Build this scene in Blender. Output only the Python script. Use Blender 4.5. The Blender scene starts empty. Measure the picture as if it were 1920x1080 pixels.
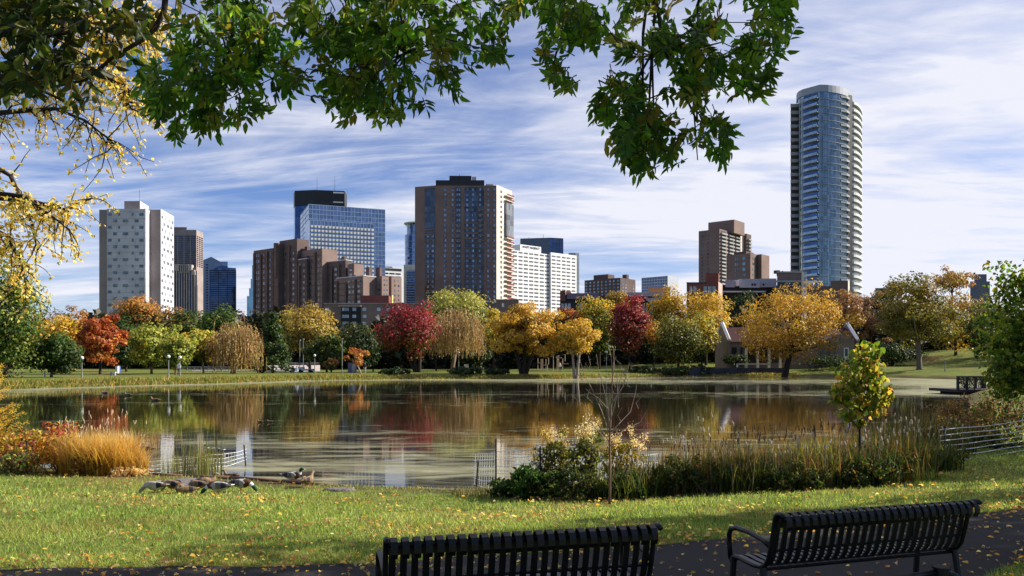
import bpy, bmesh, math, random
import numpy as np
from mathutils import Vector, Matrix, Quaternion

SC = bpy.context.scene
COL = SC.collection
RNG = np.random.default_rng(11)
random.seed(5)
F, CX, HY, HC = 1500.0, 960.0, 680.0, 1.9      # focal length in px of the 1920 px photo, horizon row, eye height

def wx(px, D): return (px - CX) / F * D
def wz(py, D): return HC - (py - HY) / F * D
def W(px, py, D): return np.array([wx(px, D), D, wz(py, D)])
def g(px, D): return (wx(px, D), D)
def sstep(a, b, x):
    t = np.clip((x - a) / (b - a), 0, 1)
    return t * t * (3 - 2 * t)
def unit(v):
    v = np.asarray(v, float)
    return v / np.maximum(np.linalg.norm(v, axis=-1, keepdims=True), 1e-9)
def rand_unit(rng, n): return unit(rng.normal(size=(n, 3)))

# ------------------------------------------------------------------ materials
MATS = {}
def nodes_of(name):
    m = bpy.data.materials.new(name); m.use_nodes = True
    nt = m.node_tree; nt.nodes.clear()
    out = nt.nodes.new('ShaderNodeOutputMaterial')
    return m, nt, out
def N(nt, t, **kw):
    n = nt.nodes.new(t)
    for k, v in kw.items():
        if k.startswith('i_'): n.inputs[int(k[2:])].default_value = v
        else: setattr(n, k, v)
    return n
def rgb(c): return (c[0], c[1], c[2], 1.0)

def mat(name, base, rough=.7, spec=.3, metal=0.0, vary=.18, scale=.6, stretch=(1, 1, 1), bump=0.0, bscale=20, second=None):
    """principled surface with procedural colour variation in world space"""
    if name in MATS: return MATS[name]
    m, nt, out = nodes_of(name)
    p = N(nt, 'ShaderNodeBsdfPrincipled')
    p.inputs['Roughness'].default_value = rough
    p.inputs['Specular IOR Level'].default_value = spec
    p.inputs['Metallic'].default_value = metal
    geo = N(nt, 'ShaderNodeNewGeometry')
    mp = N(nt, 'ShaderNodeMapping'); mp.inputs['Scale'].default_value = stretch
    nt.links.new(geo.outputs['Position'], mp.inputs['Vector'])
    ns = N(nt, 'ShaderNodeTexNoise'); ns.inputs['Scale'].default_value = scale; ns.inputs['Detail'].default_value = 6; ns.inputs['Roughness'].default_value = .65
    nt.links.new(mp.outputs[0], ns.inputs['Vector'])
    mx = N(nt, 'ShaderNodeMix', data_type='RGBA')
    a = [c * (1 - vary) for c in base]; b = [min(1, c * (1 + vary)) for c in base] if second is None else second
    mx.inputs[6].default_value = rgb(a); mx.inputs[7].default_value = rgb(b)
    rp = N(nt, 'ShaderNodeMapRange'); rp.inputs[1].default_value = .3; rp.inputs[2].default_value = .7
    nt.links.new(ns.outputs['Fac'], rp.inputs[0]); nt.links.new(rp.outputs[0], mx.inputs[0])
    nt.links.new(mx.outputs[2], p.inputs['Base Color'])
    if bump:
        n2 = N(nt, 'ShaderNodeTexNoise'); n2.inputs['Scale'].default_value = bscale; n2.inputs['Detail'].default_value = 4
        nt.links.new(geo.outputs['Position'], n2.inputs['Vector'])
        bp = N(nt, 'ShaderNodeBump'); bp.inputs['Strength'].default_value = bump; bp.inputs['Distance'].default_value = .05
        nt.links.new(n2.outputs['Fac'], bp.inputs['Height']); nt.links.new(bp.outputs[0], p.inputs['Normal'])
    nt.links.new(p.outputs[0], out.inputs[0])
    MATS[name] = m
    return m

def brick(name, c1, c2, mortar, sx=.9, sy=.3, rough=.85):
    """courses of panels or bricks laid in world height"""
    if name in MATS: return MATS[name]
    m, nt, out = nodes_of(name)
    p = N(nt, 'ShaderNodeBsdfPrincipled'); p.inputs['Roughness'].default_value = rough; p.inputs['Specular IOR Level'].default_value = .2
    geo = N(nt, 'ShaderNodeNewGeometry'); sp = N(nt, 'ShaderNodeSeparateXYZ'); nt.links.new(geo.outputs['Position'], sp.inputs[0])
    ad = N(nt, 'ShaderNodeMath', operation='ADD'); nt.links.new(sp.outputs[0], ad.inputs[0]); nt.links.new(sp.outputs[1], ad.inputs[1])
    cb = N(nt, 'ShaderNodeCombineXYZ'); nt.links.new(ad.outputs[0], cb.inputs[0]); nt.links.new(sp.outputs[2], cb.inputs[1])
    bt = N(nt, 'ShaderNodeTexBrick'); bt.inputs['Scale'].default_value = 1
    bt.inputs['Brick Width'].default_value = sx; bt.inputs['Row Height'].default_value = sy; bt.inputs['Mortar Size'].default_value = sy * .05
    bt.inputs['Color1'].default_value = rgb(c1); bt.inputs['Color2'].default_value = rgb(c2); bt.inputs['Mortar'].default_value = rgb(mortar)
    nt.links.new(cb.outputs[0], bt.inputs['Vector'])
    ns = N(nt, 'ShaderNodeTexNoise'); ns.inputs['Scale'].default_value = .12; ns.inputs['Detail'].default_value = 8
    nt.links.new(geo.outputs['Position'], ns.inputs['Vector'])
    mr = N(nt, 'ShaderNodeMapRange'); mr.inputs[1].default_value = .3; mr.inputs[2].default_value = .7; mr.inputs[3].default_value = .82; mr.inputs[4].default_value = 1.12
    nt.links.new(ns.outputs['Fac'], mr.inputs[0])
    ml = N(nt, 'ShaderNodeMix', data_type='RGBA', blend_type='MULTIPLY'); ml.inputs[0].default_value = 1
    nt.links.new(bt.outputs['Color'], ml.inputs[6]); nt.links.new(mr.outputs[0], ml.inputs[7])
    nt.links.new(ml.outputs[2], p.inputs['Base Color'])
    nt.links.new(p.outputs[0], out.inputs[0])
    MATS[name] = m
    return m

def glass(name, dark, refl=(.5, .62, .8), rough=.09, metal=.55, cell=(3.0, 3.0, 3.2), var=.5):
    """coated window glass: every pane differs a little in tint and in tilt"""
    if name in MATS: return MATS[name]
    m, nt, out = nodes_of(name)
    p = N(nt, 'ShaderNodeBsdfPrincipled'); p.inputs['Roughness'].default_value = rough; p.inputs['Metallic'].default_value = metal
    p.inputs['Specular IOR Level'].default_value = .6
    geo = N(nt, 'ShaderNodeNewGeometry')
    dv = N(nt, 'ShaderNodeVectorMath', operation='DIVIDE'); dv.inputs[1].default_value = cell
    nt.links.new(geo.outputs['Position'], dv.inputs[0])
    fl = N(nt, 'ShaderNodeVectorMath', operation='FLOOR'); nt.links.new(dv.outputs[0], fl.inputs[0])
    wn = N(nt, 'ShaderNodeTexWhiteNoise', noise_dimensions='3D'); nt.links.new(fl.outputs[0], wn.inputs['Vector'])
    mx = N(nt, 'ShaderNodeMix', data_type='RGBA')
    mx.inputs[6].default_value = rgb(dark); mx.inputs[7].default_value = rgb([d * (1 - var) + r * var for d, r in zip(dark, refl)])
    nt.links.new(wn.outputs['Value'], mx.inputs[0]); nt.links.new(mx.outputs[2], p.inputs['Base Color'])
    sb = N(nt, 'ShaderNodeVectorMath', operation='SUBTRACT'); sb.inputs[1].default_value = (.5, .5, .5); nt.links.new(wn.outputs['Color'], sb.inputs[0])
    sc = N(nt, 'ShaderNodeVectorMath', operation='SCALE'); sc.inputs['Scale'].default_value = .035; nt.links.new(sb.outputs[0], sc.inputs[0])
    ad = N(nt, 'ShaderNodeVectorMath', operation='ADD'); nt.links.new(sc.outputs[0], ad.inputs[0]); nt.links.new(geo.outputs['Normal'], ad.inputs[1])
    nm = N(nt, 'ShaderNodeVectorMath', operation='NORMALIZE'); nt.links.new(ad.outputs[0], nm.inputs[0]); nt.links.new(nm.outputs[0], p.inputs['Normal'])
    nt.links.new(p.outputs[0], out.inputs[0])
    MATS[name] = m
    return m

def leaf_mat(name, trans=.45, rough=.5, gain=1.25, spec=.25):
    """thin leaves: tint per leaf from the mesh, light passes through them"""
    if name in MATS: return MATS[name]
    m, nt, out = nodes_of(name)
    at = N(nt, 'ShaderNodeAttribute', attribute_name='tint')
    p = N(nt, 'ShaderNodeBsdfPrincipled'); p.inputs['Roughness'].default_value = rough; p.inputs['Specular IOR Level'].default_value = spec
    nt.links.new(at.outputs['Color'], p.inputs['Base Color'])
    tr = N(nt, 'ShaderNodeBsdfTranslucent')
    ml = N(nt, 'ShaderNodeMix', data_type='RGBA', blend_type='MULTIPLY'); ml.inputs[0].default_value = 1
    ml.inputs[7].default_value = (gain * 1.1, gain, gain * .55, 1)
    nt.links.new(at.outputs['Color'], ml.inputs[6]); nt.links.new(ml.outputs[2], tr.inputs['Color'])
    ms = N(nt, 'ShaderNodeMixShader'); ms.inputs[0].default_value = trans
    nt.links.new(p.outputs[0], ms.inputs[1]); nt.links.new(tr.outputs[0], ms.inputs[2])
    nt.links.new(ms.outputs[0], out.inputs[0])
    MATS[name] = m
    return m
def tint_mat(name, rough=.6, spec=.3):
    if name in MATS: return MATS[name]
    m, nt, out = nodes_of(name)
    at = N(nt, 'ShaderNodeAttribute', attribute_name='tint')
    p = N(nt, 'ShaderNodeBsdfPrincipled'); p.inputs['Roughness'].default_value = rough; p.inputs['Specular IOR Level'].default_value = spec
    geo = N(nt, 'ShaderNodeNewGeometry'); ns = N(nt, 'ShaderNodeTexNoise'); ns.inputs['Scale'].default_value = 55; ns.inputs['Detail'].default_value = 3
    nt.links.new(geo.outputs['Position'], ns.inputs['Vector'])
    mr = N(nt, 'ShaderNodeMapRange'); mr.inputs[1].default_value = .3; mr.inputs[2].default_value = .7; mr.inputs[3].default_value = .65; mr.inputs[4].default_value = 1.3
    nt.links.new(ns.outputs['Fac'], mr.inputs[0])
    ml = N(nt, 'ShaderNodeMix', data_type='RGBA', blend_type='MULTIPLY'); ml.inputs[0].default_value = 1
    nt.links.new(at.outputs['Color'], ml.inputs[6]); nt.links.new(mr.outputs[0], ml.inputs[7])
    nt.links.new(ml.outputs[2], p.inputs['Base Color']); nt.links.new(p.outputs[0], out.inputs[0])
    MATS[name] = m
    return m

LEAF = leaf_mat('autumn_leaf', trans=.32)
LEAFN = leaf_mat('near_leaf', trans=.5, gain=1.8, rough=.45)
GRASSM = leaf_mat('grass_blade', trans=.45, gain=1.3, rough=.55, spec=.2)
BARK = mat('bark', (.035, .026, .02), rough=.95, vary=.45, scale=6, stretch=(1, 1, .2), bump=.6, bscale=12)
BARKL = mat('pale_bark', (.30, .25, .2), rough=.95, vary=.35, scale=5, stretch=(1, 1, .3))
BLACKM = mat('black_powder_coat', (.006, .006, .007), rough=.42, spec=.38, vary=.15, scale=30)
WIRE = mat('galvanised_wire', (.85, .85, .83), rough=.45, spec=.5, vary=.2, scale=8)
DARKST = mat('dark_steel_post', (.02, .02, .02), rough=.6, vary=.3, scale=10)
GREYM = mat('grey_metal', (.3, .31, .32), rough=.5, vary=.15, scale=3)
WHITEP = mat('white_paint', (.78, .78, .77), rough=.6, vary=.06, scale=1)
WOODP = mat('weathered_timber', (.42, .32, .24), rough=.85, vary=.25, scale=4, stretch=(1, 1, .2))
GLOBE = mat('opal_globe', (.8, .8, .78), rough=.35, vary=.04, scale=3)

# ------------------------------------------------------------------ objects
LOC = {}
def tag(o, label=None, cat=None, group=None, kind=None):
    if label: o['label'] = label
    if cat: o['category'] = cat
    if group: o['group'] = group
    if kind: o['kind'] = kind
    return o
def thing(name, label, cat, loc=(0, 0, 0), group=None, rz=0):
    o = bpy.data.objects.new(name, None); COL.objects.link(o)
    o.empty_display_size = .2; o.location = loc; o.rotation_euler = (0, 0, rz)
    LOC[o.name] = np.array(loc, float) if rz == 0 else np.zeros(3)
    return tag(o, label, cat, group)
def base_of(p):
    if p is None: return np.zeros(3)
    while p.parent is not None: p = p.parent
    return LOC.get(p.name, np.zeros(3))
def finish(me, name, m, parent, smooth):
    if isinstance(m, (list, tuple)):
        for x in m: me.materials.append(x)
    elif m is not None: me.materials.append(m)
    if smooth: me.polygons.foreach_set('use_smooth', np.ones(len(me.polygons), bool))
    o = bpy.data.objects.new(name, me); COL.objects.link(o)
    if parent is not None: o.parent = parent
    return o
def npmesh(name, V, Fc, m, parent=None, tint=None, smooth=False, attrs=None):
    V = np.asarray(V, np.float64) - base_of(parent); Fc = np.asarray(Fc, np.int32)
    me = bpy.data.meshes.new(name)
    n, k = Fc.shape
    me.vertices.add(len(V)); me.vertices.foreach_set('co', V.astype(np.float32).ravel())
    me.loops.add(n * k); me.loops.foreach_set('vertex_index', Fc.ravel())
    me.polygons.add(n); me.polygons.foreach_set('loop_start', np.arange(n, dtype=np.int32) * k)
    me.update(calc_edges=True); me.validate()
    if tint is not None:
        t = np.ones((n, 4), np.float32); t[:, :3] = tint
        a = me.attributes.new('tint', 'FLOAT_COLOR', 'CORNER'); a.data.foreach_set('color', np.repeat(t, k, 0).ravel())
    for an, av in (attrs or {}).items():
        a = me.attributes.new(an, 'FLOAT', 'POINT'); a.data.foreach_set('value', np.asarray(av, np.float32))
    return finish(me, name, m, parent, smooth)

class MB:
    """collects shapes, then links them as one mesh object"""
    def __init__(s): s.v = []; s.f = []; s.t = []
    def add(s, vs, fs, tint=None):
        b = len(s.v); s.v += [tuple(map(float, x)) for x in vs]; s.f += [[b + i for i in f] for f in fs]
        s.t += [tint] * len(fs); return s
    def prism(s, poly, z0, z1, tint=None):
        n = len(poly)
        area = sum(poly[i][0] * poly[(i + 1) % n][1] - poly[(i + 1) % n][0] * poly[i][1] for i in range(n))
        if area < 0: poly = poly[::-1]
        vs = [(x, y, z0) for x, y in poly] + [(x, y, z1) for x, y in poly]
        fs = [list(range(n))[::-1], list(range(n, 2 * n))] + [[i, (i + 1) % n, n + (i + 1) % n, n + i] for i in range(n)]
        return s.add(vs, fs, tint)
    def box(s, c, size, rz=0, tint=None):
        hx, hy, hz = [x / 2 for x in size]; ca, sa = math.cos(rz), math.sin(rz)
        poly = [(c[0] + x * ca - y * sa, c[1] + x * sa + y * ca) for x, y in ((-hx, -hy), (hx, -hy), (hx, hy), (-hx, hy))]
        return s.prism(poly, c[2] - hz, c[2] + hz, tint)
    def tube(s, pts, rad, n=6, tint=None, cap=True):
        pts = [np.array(p, float) for p in pts]
        if np.isscalar(rad): rad = [rad] * len(pts)
        vs = []; fs = []; up = np.array([.13, .21, .97])
        for i, p in enumerate(pts):
            d = pts[min(i + 1, len(pts) - 1)] - pts[max(i - 1, 0)]; d = unit(d)
            a = np.cross(d, up)
            if np.linalg.norm(a) < .05: a = np.cross(d, np.array([1., 0, 0]))
            a = unit(a); b = np.cross(d, a)
            for k in range(n):
                t = 2 * math.pi * k / n
                vs.append(p + rad[i] * (math.cos(t) * a + math.sin(t) * b))
        for i in range(len(pts) - 1):
            for k in range(n):
                fs.append([i * n + k, i * n + (k + 1) % n, (i + 1) * n + (k + 1) % n, (i + 1) * n + k])
        if cap: fs += [list(range(n))[::-1], list(range((len(pts) - 1) * n, len(pts) * n))]
        return s.add(vs, fs, tint)
    def loft(s, rings, tints=None):
        """rings: list of equal-length closed loops"""
        n = len(rings[0]); b = len(s.v)
        s.v += [tuple(map(float, x)) for r in rings for x in r]
        for i in range(len(rings) - 1):
            for k in range(n):
                s.f.append([b + i * n + k, b + i * n + (k + 1) % n, b + (i + 1) * n + (k + 1) % n, b + (i + 1) * n + k]); s.t.append(tints[i] if tints else None)
        s.f.append([b + k for k in range(n)][::-1]); s.t.append(tints[0] if tints else None)
        s.f.append([b + (len(rings) - 1) * n + k for k in range(n)]); s.t.append(tints[-1] if tints else None)
        return s
    def sphere(s, c, r, nu=10, nv=7, sq=(1, 1, 1), tint=None):
        rings = []
        for j in range(1, nv):
            a = math.pi * j / nv
            rings.append([(c[0] + r * sq[0] * math.sin(a) * math.cos(2 * math.pi * k / nu), c[1] + r * sq[1] * math.sin(a) * math.sin(2 * math.pi * k / nu), c[2] - r * sq[2] * math.cos(a)) for k in range(nu)])
        return s.loft(rings, [tint] * nv)
    def build(s, name, m, parent=None, smooth=False):
        b = base_of(parent)
        me = bpy.data.meshes.new(name)
        me.from_pydata([tuple(np.array(v) - b) for v in s.v], [], s.f); me.update()
        if any(t is not None for t in s.t):
            a = me.attributes.new('tint', 'FLOAT_COLOR', 'CORNER'); arr = []
            for f, t in zip(s.f, s.t): arr += [*(t or (.3, .3, .3)), 1.0] * len(f)
            a.data.foreach_set('color', np.array(arr, np.float32))
        return finish(me, name, m, parent, smooth)

def copy_thing(root, label, loc=None, rz=None, group=None, scale=None):
    r = root.copy(); COL.objects.link(r); r['label'] = label
    if loc is not None: r.location = loc
    if rz is not None: r.rotation_euler = (0, 0, rz)
    if scale is not None: r.scale = (scale,) * 3
    if group: r['group'] = group
    for ch in list(root.children):
        c = ch.copy(); COL.objects.link(c); c.parent = r
        for gch in list(ch.children):
            d = gch.copy(); COL.objects.link(d); d.parent = c
    return r

# ------------------------------------------------------------------ leaves
def quads(P, Nn, S, rng, asp=.6):
    """diamond leaf clusters: position, facing, half size"""
    n = len(P); a = unit(np.cross(Nn, rand_unit(rng, n))); b = np.cross(Nn, a)
    S = np.broadcast_to(np.asarray(S, float).reshape(-1, 1), (n, 1))
    bend = Nn * S * .35
    V = np.stack([P - a * S, P + b * S * asp + bend, P + a * S, P - b * S * asp + bend], 1).reshape(-1, 3)
    return V, np.arange(n * 4).reshape(n, 4)
def leaves6(P, A, Nn, L, Wd, fold=.25):
    """pointed leaves folded along the midrib; P is the stalk end"""
    n = len(P); A = unit(A); B = unit(np.cross(Nn, A)); Nn = np.cross(A, B)
    L = np.broadcast_to(np.asarray(L, float).reshape(-1, 1), (n, 1)); Wd = np.broadcast_to(np.asarray(Wd, float).reshape(-1, 1), (n, 1))
    up = Nn * Wd * fold; droop = -Nn * L * .12
    V = np.stack([P, P + A * L * .3 + B * Wd * .5 + up, P + A * L * .68 + B * Wd * .36 + up + droop * .5, P + A * L + droop,
                  P + A * L * .68 - B * Wd * .36 + up + droop * .5, P + A * L * .3 - B * Wd * .5 + up], 1).reshape(-1, 3)
    b = (np.arange(n) * 6).reshape(-1, 1)
    Fc = np.concatenate([b + np.array([[0, 1, 2, 3]]), b + np.array([[0, 3, 4, 5]])], 1).reshape(-1, 4)
    return V, Fc
def pick(rng, cols, n, jit=.18):
    cols = np.array(cols, float); c = cols[rng.integers(0, len(cols), n)]
    return np.clip(c * (1 + rng.normal(0, jit, (n, 1))) * (1 + rng.normal(0, jit * .4, (n, 3))), .003, .95)

def crown_pts(rng, c, r, n, ncl, cl=(.2, .38), inner=.3, flat=1.0, shape='round'):
    r = tuple(np.array(r) * 1.13); u = rand_unit(rng, ncl); f = rng.uniform(inner, 1, ncl) ** .6
    if shape == 'cone':
        h = rng.uniform(0, 1, ncl) ** 1.3; a = rng.uniform(0, 2 * math.pi, ncl); rr = (1 - h) * .95 * rng.uniform(.45, 1, ncl) + .04
        C = np.stack([c[0] + r[0] * rr * np.cos(a), c[1] + r[1] * rr * np.sin(a), c[2] + r[2] * (2 * h - 1) * .95], 1)
        u = unit(np.stack([np.cos(a), np.sin(a), np.full(ncl, .5)], 1)); crr = np.mean(r[:2]) * rng.uniform(.2, .34, ncl)
    else:
        if shape == 'umbrella': u[:, 2] = np.abs(u[:, 2]) * .9 - .12; u = unit(u)
        ph = rng.uniform(0, 6.28, 3); lob = 1 + .17 * np.sin(3 * np.arctan2(u[:, 1], u[:, 0]) + ph[0]) + .13 * np.sin(5 * np.arctan2(u[:, 0], u[:, 2]) + ph[1]) + .07 * np.sin(9 * u[:, 2] + 7 * u[:, 0] + ph[2])
        C = np.array(c) + u * np.array(r) * (f * lob)[:, None] * .82
        crr = (r[0] + r[2]) / 2 * rng.uniform(cl[0], cl[1], ncl)
    w = crr ** 2; k = rng.choice(ncl, n, p=w / w.sum())
    v = rand_unit(rng, n); v[:, 2] = v[:, 2] * .85 + .08
    P = C[k] + v * crr[k][:, None] * (rng.uniform(.25, 1, n) ** .5)[:, None] * np.array([1, 1, .8 * flat])
    Nn = unit(v * .7 + u[k] * .45 + rng.normal(0, .45, (n, 3)) + np.array([0, 0, .3]))
    return P, Nn, k, C
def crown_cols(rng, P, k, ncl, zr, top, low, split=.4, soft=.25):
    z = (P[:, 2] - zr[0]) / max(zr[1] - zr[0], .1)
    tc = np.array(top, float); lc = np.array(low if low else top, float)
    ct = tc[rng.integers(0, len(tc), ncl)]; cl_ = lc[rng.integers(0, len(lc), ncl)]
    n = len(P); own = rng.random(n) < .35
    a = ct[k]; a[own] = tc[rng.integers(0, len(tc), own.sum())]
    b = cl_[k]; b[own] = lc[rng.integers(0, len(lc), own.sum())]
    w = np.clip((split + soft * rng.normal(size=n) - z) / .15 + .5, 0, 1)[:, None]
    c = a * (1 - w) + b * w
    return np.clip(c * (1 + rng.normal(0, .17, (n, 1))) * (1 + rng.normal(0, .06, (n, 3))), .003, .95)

def grow(rng, mb, p, d, L, r, depth, spread=.6, up=.12, seg=4, n=5, tips=None, kids=(2, 4), shrink=.66):
    """recursive limb with tapering tubes; records tip points"""
    p = np.array(p, float); d = unit(np.array(d, float)); pts = [p]
    for i in range(seg):
        d = unit(d + rng.normal(0, .13, 3) + np.array([0, 0, up * .4])); p = p + d * L / seg; pts.append(p)
    mb.tube(pts, list(np.linspace(r, r * .5, len(pts))), n)
    if tips is not None: tips += [(q, d) for q in pts[2:]]
    if depth > 0:
        for _ in range(rng.integers(kids[0], kids[1] + 1)):
            t = rng.integers(1, seg + 1)
            nd = unit(d + rng.normal(0, spread, 3) + np.array([0, 0, up]))
            grow(rng, mb, pts[t], nd, L * shrink * rng.uniform(.8, 1.15), r * .5, depth - 1, spread, up, max(2, seg - 1), max(3, n - 1), tips, kids, shrink)

# ------------------------------------------------------------------ terrain
POND = np.array([(-60, 40), (-30, 26), (-16, 20.5), (-8.5, 17.8), (-3.9, 16), (-1.0, 15.4), (.6, 16.0), (4.8, 19), (9, 23), (15.3, 30), (24, 42), (34, 60), (50, 85),
                 (64, 105), (66, 120), (62, 137), (52, 144), (28, 139), (14, 130), (0, 121), (-17.7, 120), (-30, 114), (-36, 97), (-42, 89), (-46, 80), (-50, 70), (-60, 55)], float)
WATER = -.6
def sdist(X, Y):
    """signed distance to the pond edge, negative in the water"""
    X = np.asarray(X, float); Y = np.asarray(Y, float); d = np.full(X.shape, 1e9); ins = np.zeros(X.shape, bool)
    n = len(POND)
    for i in range(n):
        ax, ay = POND[i]; bx, by = POND[(i + 1) % n]; ex, ey = bx - ax, by - ay
        t = np.clip(((X - ax) * ex + (Y - ay) * ey) / (ex * ex + ey * ey), 0, 1)
        d = np.minimum(d, np.hypot(X - ax - t * ex, Y - ay - t * ey))
        c = ((ay > Y) != (by > Y)) & (X < (bx - ax) * (Y - ay) / (by - ay + 1e-12) + ax)
        ins ^= c
    return np.where(ins, -d, d)
def height(X, Y):
    X = np.asarray(X, float); Y = np.asarray(Y, float); d = sdist(X, Y)
    near = np.where(d < .5, -.62 + .34 * np.clip(d, 0, .5), -.45 + .45 * sstep(.4, 8, d))
    rf = .05 + .95 * sstep(-5, 60, X)
    far = -.62 + .5 * sstep(0, 1.2, d) + .3 * sstep(1, 8, d) + rf * (.9 * sstep(2, 18, d) + 6.2 * sstep(18, 80, d))
    w = sstep(30, 60, Y) * 1.0
    out = near * (1 - w) + far * w
    bump = .03 * np.sin(X * .7 + 1.3 * np.sin(Y * .35)) * np.sin(Y * .55 + .8) * sstep(3, 6, d) * sstep(10.5, 12, Y)
    return np.where(d < 0, -.6 - np.minimum(1.2, -d * .45), out + bump)
def gz(x, y): return float(height(np.array([x]), np.array([y]))[0])
# ------------------------------------------------------------------ camera, sun, sky
SUN_AZ, SUN_EL = math.radians(80), math.radians(31)      # azimuth from +Y towards +X
SUN_DIR = np.array([math.sin(SUN_AZ) * math.cos(SUN_EL), math.cos(SUN_AZ) * math.cos(SUN_EL), math.sin(SUN_EL)])
cam = bpy.data.cameras.new('camera'); co = bpy.data.objects.new('camera', cam); COL.objects.link(co)
co.location = (0, 0, HC); co.rotation_euler = (math.pi / 2, 0, 0)
cam.sensor_width = 36; cam.lens = F / 1920 * 36; cam.shift_y = (HY - 540) / 1920; cam.clip_start = .05; cam.clip_end = 9000
SC.camera = co
sl = bpy.data.lights.new('sun', 'SUN'); so = bpy.data.objects.new('sun', sl); COL.objects.link(so)
sl.energy = 4.6; sl.angle = math.radians(.55); sl.color = (1, .92, .78)
so.rotation_euler = Vector(-SUN_DIR).to_track_quat('-Z', 'Y').to_euler()
so.location = tuple(SUN_DIR * 200)

wd = bpy.data.worlds.new('World'); SC.world = wd; wd.use_nodes = True
nt = wd.node_tree; nt.nodes.clear()
wo = N(nt, 'ShaderNodeOutputWorld'); bg = N(nt, 'ShaderNodeBackground'); bg.inputs['Strength'].default_value = .085
sky = N(nt, 'ShaderNodeTexSky', sky_type='NISHITA', sun_disc=False, sun_elevation=SUN_EL, sun_rotation=SUN_AZ, altitude=250, air_density=1.0, dust_density=.25, ozone_density=3.2)
tc = N(nt, 'ShaderNodeTexCoord'); sp = N(nt, 'ShaderNodeSeparateXYZ'); nt.links.new(tc.outputs['Generated'], sp.inputs[0])
zz = N(nt, 'ShaderNodeMath', operation='MAXIMUM', i_1=0.0); nt.links.new(sp.outputs[2], zz.inputs[0])
za = N(nt, 'ShaderNodeMath', operation='ADD', i_1=.09); nt.links.new(zz.outputs[0], za.inputs[0])
px = N(nt, 'ShaderNodeMath', operation='DIVIDE'); nt.links.new(sp.outputs[0], px.inputs[0]); nt.links.new(za.outputs[0], px.inputs[1])
py = N(nt, 'ShaderNodeMath', operation='DIVIDE'); nt.links.new(sp.outputs[1], py.inputs[0]); nt.links.new(za.outputs[0], py.inputs[1])
cb = N(nt, 'ShaderNodeCombineXYZ'); nt.links.new(px.outputs[0], cb.inputs[0]); nt.links.new(py.outputs[0], cb.inputs[1])
def cloud_layer(scale, stretch, rot, lo, hi, detail=9, dist=.7, off=(0, 0, 0), rough=.58):
    mp = N(nt, 'ShaderNodeMapping'); mp.inputs['Scale'].default_value = stretch; mp.inputs['Rotation'].default_value = (0, 0, rot); mp.inputs['Location'].default_value = off
    nt.links.new(cb.outputs[0], mp.inputs['Vector'])
    ns = N(nt, 'ShaderNodeTexNoise'); ns.inputs['Scale'].default_value = scale; ns.inputs['Detail'].default_value = detail; ns.inputs['Roughness'].default_value = rough; ns.inputs['Distortion'].default_value = dist
    nt.links.new(mp.outputs[0], ns.inputs['Vector'])
    mr = N(nt, 'ShaderNodeMapRange', interpolation_type='SMOOTHSTEP'); mr.inputs[1].default_value = lo; mr.inputs[2].default_value = hi
    nt.links.new(ns.outputs['Fac'], mr.inputs[0]); return mr
l1 = cloud_layer(.55, (.55, 1.0, 1), .35, .36, .60, off=(3.1, .4, 0))
l2 = cloud_layer(1.5, (.32, 1.25, 1), .22, .40, .76, detail=9, dist=1.6, off=(7.3, 2.2, 0), rough=.62)
l3 = cloud_layer(5.5, (.5, 1.1, 1), .5, .30, .72, detail=6, dist=.9, off=(1.3, 5.2, 0), rough=.6)
l3m = N(nt, 'ShaderNodeMapRange'); l3m.inputs[3].default_value = .78; l3m.inputs[4].default_value = 1.12; nt.links.new(l3.outputs[0], l3m.inputs[0])
mm = N(nt, 'ShaderNodeMath', operation='MULTIPLY_ADD', i_1=.66); nt.links.new(l2.outputs[0], mm.inputs[0]); nt.links.new(l1.outputs[0], mm.inputs[2])
# more cloud towards the right and the zenith, less low on the left
bx = N(nt, 'ShaderNodeMath', operation='MULTIPLY_ADD', i_1=.24, i_2=-.04); nt.links.new(sp.outputs[0], bx.inputs[0])
bz = N(nt, 'ShaderNodeMath', operation='MULTIPLY_ADD', i_1=.35); nt.links.new(sp.outputs[2], bz.inputs[0]); nt.links.new(bx.outputs[0], bz.inputs[2])
ms = N(nt, 'ShaderNodeMath', operation='ADD', use_clamp=True); mt_ = N(nt, 'ShaderNodeMath', operation='MULTIPLY'); nt.links.new(mm.outputs[0], mt_.inputs[0]); nt.links.new(l3m.outputs[0], mt_.inputs[1]); nt.links.new(mt_.outputs[0], ms.inputs[0]); nt.links.new(bz.outputs[0], ms.inputs[1])
# thin bright veil near the horizon
hv = N(nt, 'ShaderNodeMapRange', interpolation_type='SMOOTHSTEP'); hv.inputs[1].default_value = .12; hv.inputs[2].default_value = .0; hv.inputs[3].default_value = 0; hv.inputs[4].default_value = .5
nt.links.new(zz.outputs[0], hv.inputs[0])
m2 = N(nt, 'ShaderNodeMath', operation='MAXIMUM'); nt.links.new(ms.outputs[0], m2.inputs[0]); nt.links.new(hv.outputs[0], m2.inputs[1])
fm = N(nt, 'ShaderNodeMapRange', interpolation_type='SMOOTHSTEP'); fm.inputs[1].default_value = -.45; fm.inputs[2].default_value = .2; fm.inputs[3].default_value = .06; fm.inputs[4].default_value = .95; nt.links.new(sp.outputs[1], fm.inputs[0])   # cloud thinned behind the camera, shaped to cut fill light on facing sides
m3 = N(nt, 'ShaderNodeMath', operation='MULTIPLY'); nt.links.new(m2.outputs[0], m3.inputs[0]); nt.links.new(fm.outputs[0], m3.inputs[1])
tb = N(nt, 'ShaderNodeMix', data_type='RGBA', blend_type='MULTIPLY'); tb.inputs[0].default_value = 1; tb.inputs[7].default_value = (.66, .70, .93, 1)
nt.links.new(sky.outputs[0], tb.inputs[6])
mx = N(nt, 'ShaderNodeMix', data_type='RGBA'); mx.inputs[7].default_value = (6.1, 6.15, 6.7, 1)
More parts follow.
